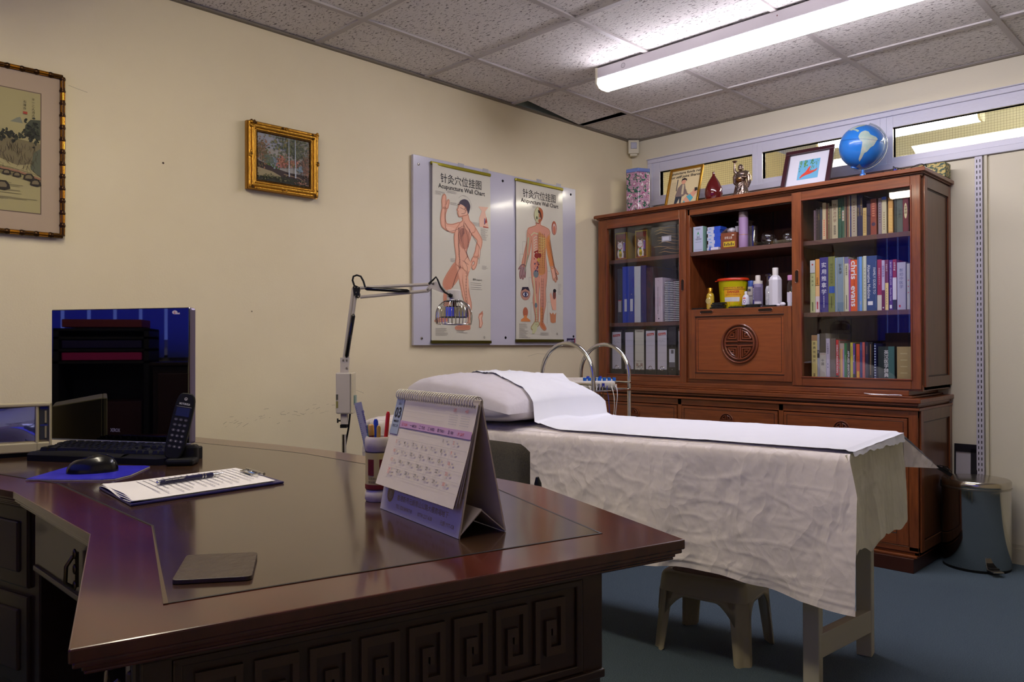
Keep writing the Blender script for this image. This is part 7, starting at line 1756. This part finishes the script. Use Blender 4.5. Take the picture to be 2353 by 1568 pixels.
# waist bead round the near pedestal and frieze with Greek key on the end
q = MB(DESKB)
A = Vector((*bi[0], 0)); Bv = Vector((*bi[1], 0)); eu = (Bv - A).normalized(); en = Vector((eu.y, -eu.x, 0)); EL = (Bv - A).length
def E_(u, z, o): return A + eu * u + Vector((0, 0, z)) + en * o
def ebox(mb, u0, u1, z0, z1, o0, o1): mb.obox(E_(u0, z0, o0), eu * (u1 - u0), Vector((0, 0, z1 - z0)), en * (o1 - o0))
DK2 = M('desk_carved_light', (70, 50, 34), .40, coat=.1)
ebox(q, .0, EL, .520, .532, -.002, .010); ebox(q, 0, EL, .660, BT, -.002, .004); ebox(q, 0, .03, .53, .67, -.001, .004); ebox(q, EL - .035, EL, .53, .67, -.001, .004)
for (z0, z1, o) in ((.532, .543, .005), (.652, .661, .005)): ebox(q, .03, EL - .035, z0, z1, 0, o)
ebox(q, EL - .045, EL - .035, .535, .66, 0, .005); ebox(q, .03, .04, .535, .66, 0, .005)
ebox(q, 0, EL, .487, .502, -.002, .006); ebox(q, .05, EL - .06, .12, .13, 0, .006); ebox(q, .05, EL - .06, .42, .432, 0, .006); ebox(q, .05, .062, .12, .432, 0, .006); ebox(q, EL - .072, EL - .06, .12, .432, 0, .006)
q.build('end_panel_moulding', desk, bevel=.002)
q = MB(DK2); kw = .0095; K0, K1 = .560, .643; N_ = 8; P0 = .052; pitch = (EL - .045 - P0 - .008) / N_; g_ = pitch * .80
for k in range(N_):
    u0 = P0 + k * pitch; H_ = K1 - K0
    def kb(a0, a1, b0, b1): ebox(q, u0 + a0 * g_, u0 + a1 * g_, K0 + b0 * H_, K0 + b1 * H_, -.001, .0055)
    w1, w2 = .155, .14
    kb(0, w1, 0, 1); kb(w1, 1, 1 - w2, 1); kb(1 - w1, 1, .08, 1 - w2); kb(.36, 1 - w1, .08, .08 + w2); kb(.36, .36 + w1, .08 + w2, .66); kb(.36 + w1, .70, .66 - w2, .66); kb(.70 - w1 * .8, .70, .40, .66 - w2)
    if k % 2 == 0 and k < N_ - 1: ebox(q, u0 - .0, u0 + .0001, K0, K0 + .001, 0, .001); ebox(q, u0 - .01 if k else u0, u0 + w1 * g_, K0 - .010, K0, -.001, .0055)
    if k % 2 == 1: ebox(q, u0 - pitch + w1 * g_, u0 + w1 * g_, K0 - .012, K0 - .001, -.001, .0055)
q.build('greek_key_carving', desk, bevel=.0015)
# inner faces: knee-hole drawer and the drawer fronts of both wings
ky = bi[9][1]
q = MB(DESKB); q.box(bi[8][0] + .0, bi[9][0] - .01, ky + .012, ky + .40, .545, BT); q.build('drawer_rail', desk)
d = MB(DESKB); d.box(bi[8][0] + .012, bi[9][0] - .02, ky + .0, ky + .30, .556, BT - .012); d.m(DK2).box(bi[8][0] + .02, bi[9][0] - .03, ky - .006, ky + .01, .548, .560); d.box(bi[8][0] + .02, bi[9][0] - .03, ky - .004, ky + .01, BT - .02, BT - .012)
d = d.build('centre_drawer', desk, bevel=.003)
cx_ = (bi[8][0] + bi[9][0]) / 2 + .02
h = MB(M('aged_bronze', (92, 78, 58), .35, metal=.9)); h.box(cx_ - .004, cx_ + .004, ky - .010, ky - .004, .575, .635); h.tube([(cx_ - .001, ky - .012, .628), (cx_ - .003, ky - .022, .612), (cx_, ky - .024, .585), (cx_, ky - .012, .575)], .0035, 8); [h.sphere((cx_, ky - .010, z), .007, 10, 8, (1, .5, 1.3)) for z in (.578, .606, .632)]; h.build('drawer_pull', d, smooth=50)
def wing(a_, b_, nm):
    a_ = Vector((*a_, 0)); b_ = Vector((*b_, 0)); e = (b_ - a_).normalized(); nrm = Vector((e.y, -e.x, 0)); L = (b_ - a_).length
    for (z0, z1) in ((.50, BT - .015), (.30, .485), (.075, .285)):
        d = MB(DESKB); d.obox(a_ + e * .03 + Vector((0, 0, z0)) - nrm * .01, e * (L - .06), Vector((0, 0, z1 - z0)), nrm * .018)
        d.m(DK2); d.obox(a_ + e * .06 + Vector((0, 0, z0 + .03)), e * (L - .12), Vector((0, 0, z1 - z0 - .06)), nrm * .013)
        d = d.build('drawer', desk, bevel=.004)
        h = MB(MATS['aged_bronze']); c_ = (a_ + b_) / 2 + nrm * .02 + Vector((0, 0, (z0 + z1) / 2)); h.tube([c_ - e * .03, c_ - e * .03 + nrm * .014 - Vector((0, 0, .01)), c_ + e * .03 + nrm * .014 - Vector((0, 0, .01)), c_ + e * .03], .0035, 8); h.build('drawer_pull', d, smooth=50)
wing(bi[9], bi[0], 'a'); wing(bi[7], bi[8], 'b')
q = MB(DESKB); q.box(bi[5][0], bi[2][0], bi[3][1] - .03, bi[3][1] - .01, .06, BT); q.build('modesty_panel', desk)

# ================================================================== things on the desk
TZ = DZ + .0010
# ---- flat monitor
ML = Vector((.640, -3.490, 0)); MR = Vector((1.012, -3.282, 0)); mu_ = (MR - ML).normalized(); mn = Vector((mu_.y, -mu_.x, 0)); MW = (MR - ML).length
t = thing('computer_monitor', ((ML + MR) / 2)[:2] + (TZ,), 'black glossy flat computer monitor with purple reflections at the back of the desk', 'monitor')
def MP(u, z, o): return ML + mu_ * u + mn * o + Vector((0, 0, z))
q = MB(M('monitor_side_grey', (110, 100, 120), .3, metal=.3)); q.obox(MP(0, .742, -.030), mu_ * MW, (0, 0, .344), mn * .024); q.build('housing', t, bevel=.006)
gm_ = M('black_mirror_glass', (3, 3, 6), .02, spec=.5, ior=2.1)
q = MB(gm_); q.obox(MP(0, .744, -.006), mu_ * MW, (0, 0, .342), mn * .006); q.build('glass_front', t, bevel=.002)
q = MB(P(150, 150, 170, .3)); q.obox(MP(.0, .742, -.007), mu_ * MW, (0, 0, .003), mn * .008); q.build('lower_trim', t)
q = MB(P(150, 146, 160)); a = Art(q, MP(0, .744, .0002), mu_, (0, 0, 1)); a.text(MW * .48, .024, 'XEROX', .013, P(170, 168, 180), .0, 'c', .030); q.build('lettering', t)
q = MB(P(200, 190, 190)); a = Art(q, MP(0, .744, .0002), mu_, (0, 0, 1)); a.ell(MW * .905, .330, .008, .005, P(206, 196, 196)); a.rect(MW * .905, .325, MW * .94, .329, P(206, 196, 196)); a.lay(2); a.text(MW * .905, .3265, '2', .007, P(196, 50, 50), .03, 'c'); q.build('sticker', t)
q = MB(BLACKP); c_ = MP(MW / 2, 0, -.060); q.lathe([(.065, 0), (.065, .006), (.03, .012)], (c_.x, c_.y, TZ), 32); q.obox(MP(MW / 2 - .03, TZ + .008, -.05), mu_ * .06, (0, 0, .16), mn * .02); q.build('stand', t, smooth=40)
# ---- little television at the left
TL = Vector((.756, -3.520, 0)); tu = Vector((-.24, -.971, 0)); tn = Vector((.971, -.24, 0))   # tu runs towards the photographer's left
t = thing('portable_television', (.73, -3.62, TZ), 'small beige portable television with a glassy screen tinted blue for its reflection at the far left of the desk', 'television')
def TP(u, z, o): return TL + tu * u + tn * o + Vector((0, 0, z))
cz0, cz1 = TZ + .010, TZ + .133
q = MB(CREAMP)
q.add([TP(0, cz0, 0), TP(.22, cz0, 0), TP(.22, cz1, 0), TP(0, cz1, 0), TP(.03, cz0 + .01, -.12), TP(.19, cz0 + .01, -.12), TP(.19, cz1 - .02, -.12), TP(.03, cz1 - .02, -.12)], [(0, 1, 2, 3)[::-1], (4, 5, 6, 7), (0, 4, 7, 3), (1, 2, 6, 5), (3, 7, 6, 2), (0, 1, 5, 4)])
q.obox(TP(0, cz0, 0), tu * .22, (0, 0, .024), tn * .010); q.obox(TP(0, cz1 - .010, 0), tu * .22, (0, 0, .010), tn * .012); q.obox(TP(0, cz0, 0), tu * .006, (0, 0, .122), tn * .012); q.obox(TP(.206, cz0, 0), tu * .014, (0, 0, .122), tn * .012); q.obox(TP(.028, cz0, 0), tu * .007, (0, 0, .122), tn * .010)
q.build('case', t, bevel=.004)
q = MB(M('crt_blue_sheen', (160, 172, 255), .05, metal=.9, coat=.6)); q.grid(lambda u, v: TP(.036 + .168 * (1 - u), cz0 + .028 + .088 * v, .001 + .007 * (1 - (2 * u - 1) ** 2) * (1 - (2 * v - 1) ** 2)), 14, 10); q.build('screen', t, smooth=80)  # blue of the mirrored room put into the screen colour
q = MB(P(52, 54, 60, .4)); q.obox(TP(.007, cz0 + .030, .0), tu * .019, (0, 0, .086), tn * .004); q.m(P(30, 40, 120)); q.obox(TP(.008, cz0 + .106, .0), tu * .017, (0, 0, .010), tn * .0048); q.obox(TP(.008, cz0 + .064, .0), tu * .017, (0, 0, .004), tn * .0048)
q.m(P(150, 140, 110)); [q.obox(TP(.011, cz0 + z, .0), tu * .004, (0, 0, .03), tn * .007) for z in (.034, .072)]; q.build('tuning_panel', t)
q = MB(BLACKP); q.obox(TP(.01, TZ, -.10), tu * .20, (0, 0, .013), tn * .10); q.build('base', t)
# ---- keyboard
KL = Vector((.818, -3.600, 0)); ku = Vector((.852, .524, 0)); kn = Vector((-.524, .852, 0)); KW = .398; KD = .140
t = thing('keyboard', ((KL + ku * KW / 2 + kn * KD / 2)[:2] + (TZ,)), 'black computer keyboard with curved keys in front of the monitor', 'keyboard')
def KP(u, v, z): return KL + ku * u + kn * v + Vector((0, 0, TZ + z + v * .10))
q = MB(BLACKP); op = [(.0, .03), (.015, .0), (KW - .03, .0), (KW, .02), (KW, KD - .01), (KW - .01, KD), (.01, KD), (0, KD - .02)]; nn = len(op)
q.add([KP(a_, b_, .0) - Vector((0, 0, b_ * .10)) for a_, b_ in op] + [KP(a_, b_, .014) for a_, b_ in op], [tuple(range(nn))[::-1], tuple(range(nn, 2 * nn))] + [(k, (k + 1) % nn, nn + (k + 1) % nn, nn + k) for k in range(nn)])
q.grid(lambda u, v: KP(.01 + u * .26, .004 + v * .030, .0145 + .006 * sin(pi * v) * (1 - .4 * cos(6 * u))), 20, 6); q.build('base_and_palm_rest', t, smooth=40)
KC = M('key_black', (20, 20, 22), .45, spec=.3); rows = 5
def key(u0, v0, w_, d_, z0=.0145, hgt=.008):
    q = MB(KC); c4 = [(u0, v0), (u0 + w_, v0), (u0 + w_, v0 + d_), (u0, v0 + d_)]; i4 = [(u0 + .0022, v0 + .002), (u0 + w_ - .0022, v0 + .002), (u0 + w_ - .0022, v0 + d_ - .001), (u0 + .0022, v0 + d_ - .001)]
    q.add([KP(*p, z0) for p in c4] + [KP(*p, z0 + hgt) for p in i4], [(4, 5, 6, 7), (0, 1, 5, 4), (1, 2, 6, 5), (2, 3, 7, 6), (3, 0, 4, 7)]); return q.build('key', t)
nk = 0
for r_ in range(5):
    v0 = .040 + r_ * .0165
    u = .012 + (r_ % 3) * .004
    while u < .258:
        w_ = .0155
        if r_ == 0: w_ = .09 if .06 < u < .09 else .022
        key(u, v0, w_, .0142); nk += 1; u += w_ + .002
    for k in range(3):
        if r_ in (0, 3, 4) or (r_ == 1 and k == 1): key(.268 + k * .0172, v0, .0155, .0142)
    for k in range(4):
        if nk < 99: key(.326 + k * .0172, v0, .0155, .0142)
for k in range(13): key(.014 + k * .0245 + (k // 4) * .003, .126, .020, .0085, hgt=.006) if k < 12 else None
# ---- mouse pad and mouse
q = MB(M('blue_mouse_mat', (22, 18, 150), .45, mix=((44, 40, 178), 40, (1, 1, 1), .2)))
mpp = [(1.142, -3.668), (1.20, -3.622), (1.262, -3.560), (1.268, -3.540), (1.24, -3.500), (1.150, -3.428), (1.135, -3.432), (1.04, -3.520), (1.018, -3.545), (1.026, -3.560)]
q.prism(mpp, TZ, TZ + .003); q.m(P(170, 160, 150)); q.prism(inset(mpp, -.0012), TZ, TZ + .0016); tag(q.build('mouse_mat'), 'blue mouse mat with worn pale edge on the desk', 'mouse mat')
t = thing('computer_mouse', (1.145, -3.545, TZ + .003), 'rounded black computer mouse on the blue mat', 'mouse')
mc = Vector((1.146, -3.545, TZ + .003)); m_u = Vector((.35, .94, 0)).normalized(); m_v = Vector((-m_u.y, m_u.x, 0))
q = MB(M('mouse_black', (12, 12, 14), .22, coat=.2))
def mouse(u, v):
    a_ = 2 * pi * u; ph = pi / 2 * v; rx, ry = .050, .030; s_ = cos(ph)
    return mc + m_u * (rx * cos(a_) * s_ ** .55) + m_v * (ry * sin(a_) * s_ ** .55) + Vector((0, 0, .034 * sin(ph) * (1 + .12 * cos(a_))))
q.grid(mouse, 36, 14); q.build('shell', t, smooth=80)
q = MB(P(60, 60, 66, .3)); q.lathe([(.0, -.003), (.006, -.003), (.006, .003), (0, .003)], mc + m_u * .028 + Vector((0, 0, .030)), 14, 'x'); q.build('scroll_wheel', t, smooth=40)
# ---- clipboard with papers and pen
CL = [Vector((1.355, -3.598, 0)), Vector((1.572, -3.616, 0)), Vector((1.556, -3.322, 0)), Vector((1.338, -3.306, 0))]
t = thing('clipboard', (1.455, -3.46, TZ), 'blue-backed clipboard with printed sheets lying on the desk', 'clipboard')
q = MB(M('clipboard_blue', (34, 28, 84), .35)); q.prism([(p.x, p.y) for p in CL], TZ, TZ + .004); q.build('board', t, bevel=.001)
cu = (CL[1] - CL[0]).normalized(); cv = (CL[3] - CL[0]).normalized()
for k in range(4):
    q = MB(PAPER); o = CL[0] + cu * (.004 + .002 * (k % 2)) + cv * (.001 + .002 * k) + Vector((0, 0, TZ + .0042 + k * .0012))
    def pg(u, v, o=o, k=k): return o + cu * (.205 * u) + cv * (.272 * v) + Vector((0, 0, .0035 * max(0, .16 - v) / .16 * (.5 + .5 * sin(7 * u + k)) + .001 * sin(5 * u)))
    q.grid(pg, 12, 16)
    if k == 3:
        a = Art(q, o + Vector((0, 0, .0012)), cv, -cu, .0002); IK = P(120, 116, 120)
        # text lines run across the sheet; the sheet is read from the right side
        random.seed(44)
        for r_ in range(17):
            y = .205 * .10 + 0
            a2 = Art(q, o + cv * (.255 - r_ * .0125) + cu * .018 + Vector((0, 0, .0012)), cu, cv, .0002)
            x = 0
            while x < random.choice((.16, .165, .12, .15)):
                wl_ = random.uniform(.004, .014); a2.rect(x, 0, x + wl_, .0018, IK); x += wl_ + .002
    q.build('sheet', t, smooth=60)
q = MB(CHROME); cc = CL[3] + cu * .108 - cv * .012 + Vector((0, 0, TZ + .012)); q.tube([cc - cu * .045, cc + cu * .045], .003, 8); q.tube([cc - cu * .03, cc - cu * .03 - cv * .02, cc + cu * .03 - cv * .02, cc + cu * .03], .0018, 6); q.obox(cc - cu * .02 - cv * .022 - Vector((0, 0, .006)), cu * .04, cv * .02, (0, 0, .003)); q.m(P(90, 130, 200, .3)).obox(cc - cu * .012 - cv * .018 - Vector((0, 0, .003)), cu * .026, cv * .012, (0, 0, .002)); q.build('spring_clip', t, smooth=40)
t = thing('ballpoint_pen', (1.44, -3.457, TZ + .009), 'dark blue ballpoint pen with chrome trim lying on the clipboard papers', 'pen')
pa = Vector((1.452, -3.524, TZ + .0145)); pb = Vector((1.432, -3.388, TZ + .0145)); pd_ = (pb - pa).normalized(); PL_ = (pb - pa).length
q = MB(M('pen_navy', (26, 24, 62), .3)); q.tube([pa, pa + pd_ * .004, pa + pd_ * .112], [.0035, .0048, .0048], 14); q.build('barrel', t, smooth=50)
q = MB(CHROME); q.tube([pa + pd_ * .112, pa + pd_ * .124, pb], [.0046, .0030, .0008], 12); q.tube([pa + pd_ * .088, pa + pd_ * .0905], .0051, 12); q.tube([pa + pd_ * .094, pa + pd_ * .0965], .0051, 12); q.sphere(pa - pd_ * .001, .0042, 10, 8); q.build('chrome_tip', t, smooth=50)
q = MB(CHROME); so_ = Vector((pd_.y, -pd_.x, 0)) * .0042 + Vector((0, 0, .0035)); q.tube([pa + pd_ * .010 + so_ * .8, pa + pd_ * .014 + so_, pa + pd_ * .05 + so_, pa + pd_ * .052 + so_ * .9], [.002, .0014, .0018, .001], 6); q.build('pocket_clip', t)
# ---- coaster
q = MB(M('brown_leather_coaster', (62, 48, 38), .42, bump=(60, .25, (1, 1, 1)))); cs = [(2.062, -3.744), (2.112, -3.672), (2.017, -3.616), (1.965, -3.686)]
cpts = []
for i in range(4):
    p = Vector(cs[i]); a_ = Vector(cs[i - 1]); b_ = Vector(cs[(i + 1) % 4]); d1 = (a_ - p).normalized(); d2 = (b_ - p).normalized()
    for k in range(5):
        f = k / 4; cpts.append(tuple(p + d1 * .008 * (1 - f) ** 2 + d2 * .008 * f ** 2))
q.prism(cpts, TZ, TZ + .005); tag(q.build('coaster', bevel=.0015), 'square brown leather coaster near the front of the desk', 'coaster')
# ---- cordless phone
t = thing('cordless_phone', (1.13, -3.33, TZ), 'black cordless phone leaning in its charging cradle at the end of the keyboard', 'phone')
pc = Vector((1.128, -3.362, 0)); pu = Vector((.62, .785, 0)); pn = Vector((.785, -.62, 0)); ld = (Vector((0, 0, 1)) * .955 + Vector((-.10, .10, 0)) * 1.6 + pu * .14).normalized()
ln = (pn - ld * pn.dot(ld)).normalized(); lu = ld.cross(ln).normalized() * -1
if lu.dot(pu) < 0: lu = -lu
q = MB(BLACKP); q.obox(Vector((1.158, -3.372, TZ)) - pn * .03 - pu * .02, pu * .062, pn * .05, (0, 0, .016)); q.obox(Vector((1.158, -3.372, TZ)) - pn * .045 - pu * .01, pu * .050, pn * .03, (0, 0, .042)); q.build('charging_cradle', t, bevel=.006)
O = Vector((1.150, -3.378, TZ + .012))
q = MB(M('phone_black', (14, 14, 15), .5, spec=.2)); pl = []
for k in range(28):
    a_ = 2 * pi * k / 28; x = .0225 * (abs(cos(a_)) ** .5) * (1 if cos(a_) > 0 else -1); y = .078 * (abs(sin(a_)) ** .45) * (1 if sin(a_) > 0 else -1); pl.append((x, y))
fr_ = [O + ld * .078 + lu * x + ld * y + ln * .008 for x, y in pl]; bk_ = [O + ld * .078 + lu * x * .92 + ld * y * .98 - ln * .010 for x, y in pl]; nn = 28
q.add(fr_ + bk_, [tuple(range(nn)), tuple(range(nn, 2 * nn))[::-1]] + [(k, nn + k, nn + (k + 1) % nn, (k + 1) % nn) for k in range(nn)]); hs = q.build('handset', t, bevel=.003)
fo = O + ld * .078 + ln * .0082
ax_u = lu if lu.cross(ld).dot(ln) > 0 else -lu
q = MB(P(30, 36, 44, .15)); a = Art(q, fo, ax_u, ld, .0004); a.rect(-.015, .022, .015, .042, P(34, 38, 48, .15)); a.rect(-.017, .044, .017, .0447, P(150, 150, 150)); q.build('display', hs)
q = MB(P(170, 170, 170)); a = Art(q, fo, ax_u, ld, .0004); a.text(0, .049, 'MOTOROLA', .0065, P(190, 190, 190), .02, 'c', .024); a.ring(0, .063, .0028, .0036, P(200, 196, 190)); a.text(0, .0612, 'M', .004, P(200, 196, 190), .01, 'c'); q.build('lettering', hs)
for r_ in range(6):
    for c in range(3):
        q = MB(P(60, 58, 56, .35)); a = Art(q, fo, ax_u, ld, .0006); a.ell(-.011 + c * .011, .014 - r_ * .0125, .0042, .0032, P(64, 62, 58, .35), 12); a.lay(2); a.text(-.011 + c * .011, .0125 - r_ * .0125, '123456789*0#'[(r_ - 2) * 3 + c] if r_ >= 2 else '–', .0042, P(206, 200, 180), .02, 'c'); q.build('key', hs)
# ---- pen pot with pens
PC = Vector((1.828, -3.292, TZ)); PR = .0225
t = thing('pen_pot', PC, 'round white pen pot with a cream and red printed label behind the calendar', 'pot')
q = MB(M('pot_cream', (206, 196, 182), .3, coat=.2)); q.lathe([(PR - .002, 0), (PR, .003), (PR, .015), (PR - .002, .018), (PR - .002, .088), (PR, .092), (PR, .108), (PR - .002, .112), (PR - .006, .112), (PR - .005, .02)], PC, 40); q.build('pot_body', t, smooth=40)
q = MB(P(190, 176, 110)); RR = PR - .002
a = cyl_art(q, PC, RR + .0002, 1); A0 = pi / 4 * RR * 1.0
def cw(x0, y0, x1, y1, mat, n=8):
    # angular position measured towards the photographer
    crect(a, x0 + .78 * RR, y0, x1 + .78 * RR, y1, mat, n)
crect(a, -2.4 * RR, .020, 2.4 * RR, .087, P(60, 50, 60), 40); a.lay(2); crect(a, -2.4 * RR, .022, 2.4 * RR, .085, P(196, 180, 116), 40); a.lay(3)
cw(-.014, .046, -.003, .074, P(110, 24, 22)); cw(.006, .046, .017, .074, P(110, 24, 22)); crect(a, -2.4 * RR, .022, 2.4 * RR, .030, P(120, 34, 28), 40); a.lay(4)
for k in range(4): a.text(.78 * RR - .013 + k * .0042, .039, '北京同仁'[k], .0042, P(40, 30, 26), .03, 'l'); a.text(.78 * RR - .013 + k * .0042, .033, '堂处国药'[k], .0042, P(40, 30, 26), .03, 'l')
q.build('printed_label', t)
def pen(name, x, y, lean, L, r, col, label, tip=None, rough=.35):
    q = MB(P(*col, rough)); b0 = PC + Vector((x * .5, y * .5, .006)); b1 = PC + Vector((x + lean[0], y + lean[1], L)); q.tube([b0, b0 + (b1 - b0) * .97, b1], [r, r, r * .6], 12)
    if tip: d = (b1 - b0).normalized(); q.m(P(*tip, .3)).tube([b1 - d * .018, b1 - d * .001, b1 + d * .001], [r * 1.12, r * 1.12, r * .7], 12)
    return tag(q.build(name, smooth=50), label, 'pen', 'pens in the white pot')
pen('felt_pen', -.008, -.004, (-.006, -.004), .132, .0052, (36, 130, 90), 'green capped felt pen in the white pot')
pen('felt_pen', -.002, .002, (-.004, -.002), .142, .0042, (26, 60, 170), 'bright blue capped pen in the white pot')
pen('ballpoint', -.001, -.010, (.0, -.004), .133, .0048, (96, 20, 20), 'dark red pen with a gold end in the white pot', (176, 130, 60))
pen('ballpoint', .007, -.004, (.004, -.002), .132, .0036, (176, 140, 60), 'thin gold pen in the white pot')
pen('ballpoint', .010, .004, (.010, .004), .156, .0036, (190, 36, 30), 'bright red pen leaning right in the white pot')
q = MB(P(176, 180, 196, .15)); q.X = Matrix.Translation(PC + Vector((.002, .004, 0))) @ Matrix.Rotation(radians(45), 4, 'Z') @ Matrix.Rotation(radians(-13), 4, 'Y'); q.prism([(-.0065, -.001), (.0065, -.001), (.0065, .001), (-.0065, .001)], .012, .176)
a = Art(q, (-.0065, -.0011, .10), (1, 0, 0), (0, 0, 1), .0002)
for k in range(20): a.rect(0, .004 + k * .0034, .003 if k % 5 else .005, .0046 + k * .0034, P(80, 80, 110))
a.text(.010, .060, 'Better Read', .006, P(90, 80, 150), .01, 'l', .045, -pi / 2)
tag(q.build('ruler', bevel=.0008), 'short clear plastic ruler standing in the white pot', 'ruler')
# ---- tent calendar
F0 = Vector((1.888, -3.330, TZ)); F1 = Vector((2.139, -3.378, TZ)); fu = (F1 - F0).normalized(); fn = Vector((fu.y, -fu.x, 0)); CW = (F1 - F0).length; dep_ = .078
AP = .908
t = thing('desk_calendar', (2.02, -3.32, TZ), 'white spiral-bound tent calendar open at month 03 on the desk', 'calendar')
top0 = F0 - fn * (dep_ * .48) + Vector((0, 0, AP - TZ)); V_ = (top0 - F0); CH = V_.length; V_.normalize()
CARD = M('calendar_card', (196, 184, 160), .6); CARDG = M('calendar_card_edge', (150, 138, 96), .6)
q = MB(CARD); nfr = fu.cross(V_).normalized()
q.obox(F0, fu * CW, V_ * CH, -nfr * .0024)
bk = F0 - fn * dep_; V2 = (top0 - bk).normalized(); q.obox(bk, fu * CW, V2 * (top0 - bk).length, V2.cross(fu).normalized() * .0024)
ri = F0 - fn * dep_ * .5 + Vector((0, 0, .034)); q.obox(F0 + Vector((0, 0, .001)), fu * CW, ri - F0, Vector((0, 0, .002))); q.obox(ri, fu * CW, bk - ri + Vector((0, 0, .001)), Vector((0, 0, .002)))
q.build('stand_card', t)
q = MB(P(190, 188, 204)); a = Art(q, F0 + nfr * .0003, fu, V_, .0003); GD = M('gold_print', (176, 150, 74), .5)
a.rect(0, 0, CW, .055, P(206, 200, 190)); a.lay(2); a.ell(.030, .030, .0115, .0145, GD, 24); a.lay(3); a.ring(.030, .030, .008, .0088, P(214, 200, 130)); a.text(.030, .024, '貴', .012, P(214, 200, 130), .01, 'c'); a.lay(2)
a.text(.055, .036, '貴元堂有限公司', .013, GD, .02, 'l', .085); a.text(.152, .036, 'YYT LIMITED', .012, GD, .0, 'l', .08); a.text(.055, .023, '香港新界元朗青山公路大樓商場地下', .010, GD, .02, 'l', .165); a.text(.055, .010, 'TEL: 020 8498718', .008, GD, 0, 'l', .055); a.text(.130, .010, '0774 227 638', .008, GD, 0, 'l', .045); a.text(.200, .010, '元朗 YYT-C8', .008, GD, 0, 'l', .04); q.build('gold_lettering', t)
PB_ = .048
for k in range(3):
    q = MB(P(216, 205, 184)); fl = .006 + .004 * k
    def pg(u, v, fl=fl, k=k): return F0 + fu * (CW * u - .0) + V_ * (PB_ - .004 * k + (CH - PB_ - .004 + .004 * k) * v) + nfr * (.0012 + .0008 * k + fl * (1 - v) ** 1.6)
    q.grid(pg, 4, 14)
    if k == 2:
        a = Art(q, F0, fu, V_, 0.0); H_ = CH
        def pp(x, y, a=a): v = (y - PB_) / (CH - PB_); return F0 + fu * x + V_ * y + nfr * (.0012 + .0016 + fl * (1 - min(1, max(0, v))) ** 1.6 + .0004 + .0003 * a.l + a.c * 2e-6)
        a.p = pp
        def hrect(x0, y0, x1, y1, mat, n=1):
            nn_ = max(1, int((y1 - y0) / .012)); 
            for j in range(nn_): a.rect(x0, y0 + (y1 - y0) * j / nn_, x1, y0 + (y1 - y0) * (j + 1) / nn_, mat)
        GY_ = P(150, 160, 172); TX = P(40, 40, 46); LNc = P(176, 166, 160); RDp = P(206, 110, 100)
        tp_ = CH - .008
        hrect(0, tp_ - .062, .029, tp_, GY_); a.lay(2); a.text(.0145, tp_ - .034, '03', .024, TX, .03, 'c', .022); a.text(.0145, tp_ - .042, 'MARCH', .005, TX, .03, 'c'); a.text(.0145, tp_ - .050, '农历二月', .005, TX, .0, 'c'); a.text(.0145, tp_ - .013, '2013', .005, TX, .0, 'c'); a.lay(1)
        hrect(.030, tp_ - .049, CW, tp_ - .038, P(190, 150, 176)); a.lay(2)
        for d_, nm in enumerate(('日 SUN', '一 MON', '二 TUE', '三 WED', '四 THU', '五 FRI', '六 SAT')): a.text(.048 + d_ * .0298, tp_ - .046, nm, .0062, P(206, 90, 90) if d_ in (0, 6) else P(80, 56, 80), .01, 'c')
        for m_ in range(2):
            a.text(.196 + m_ * .034, tp_ - .012, '2月' if m_ == 0 else '4月', .006, RDp, .01, 'c')
            for r_ in range(5):
                for c in range(7): a.rect(.184 + m_ * .034 + c * .0036, tp_ - .018 - r_ * .0035, .1856 + m_ * .034 + c * .0036, tp_ - .0172 - r_ * .0035, P(150, 150, 150))
        for r_ in range(3): a.rect(.036, tp_ - .014 - r_ * .008, .17, tp_ - .0137 - r_ * .008, LNc)
        gy1 = tp_ - .052; ch_ = (gy1 - PB_ - .012) / 5; cwid = .0298
        for r_ in range(6): a.rect(.030, gy1 - r_ * ch_, CW - .002, gy1 - r_ * ch_ + .0004, LNc)
        for c in range(1, 7): hrect(.030 + c * cwid, gy1 - 5 * ch_, .0304 + c * cwid, gy1 if c >= 5 else gy1 - ch_, LNc)
        d_ = 1; c = 5; r_ = 0
        while d_ <= 31:
            if r_ < 5: xx, yy = .033 + c * cwid, gy1 - r_ * ch_ - .008
            else: xx, yy = .033, gy1 - 4.5 * ch_ - .006
            a.text(xx, yy, str(d_), .0072, RDp if c in (0, 6) else TX, .01, 'l'); a.rect(xx + .010, yy + .001, xx + .015, yy + .0035, LNc)
            d_ += 1; c += 1
            if c == 7: c = 0; r_ += 1
    q.build('page', t, smooth=60)
q = MB(M('white_wire_binding', (206, 200, 184), .3)); nr_ = 34; tc_ = top0 + Vector((0, 0, -.002))
for k in range(nr_):
    c_ = tc_ + fu * (.006 + (CW - .012) * k / (nr_ - 1)); pts = []
    for s in range(15):
        a_ = radians(-60 + 300 * s / 14); pts.append(c_ + fn * (.0085 * cos(a_) + .002) + Vector((0, 0, .0085 * sin(a_) - .001)) + fu * .0012 * s / 14)
    q.tube(pts, .0011, 5, False)
q.m(P(70, 60, 50)); a = Art(q, F0, fu, V_, 0.0); 
for k in range(nr_):
    x = .006 + (CW - .012) * k / (nr_ - 1); O_ = F0 + fu * x + V_ * (CH - .012) + nfr * .0045; q.add([O_ - fu * .0014, O_ + fu * .0014, O_ + fu * .0014 + V_ * .004, O_ - fu * .0014 + V_ * .004], [(0, 1, 2, 3)])
q.build('spiral_binding', t, smooth=60)
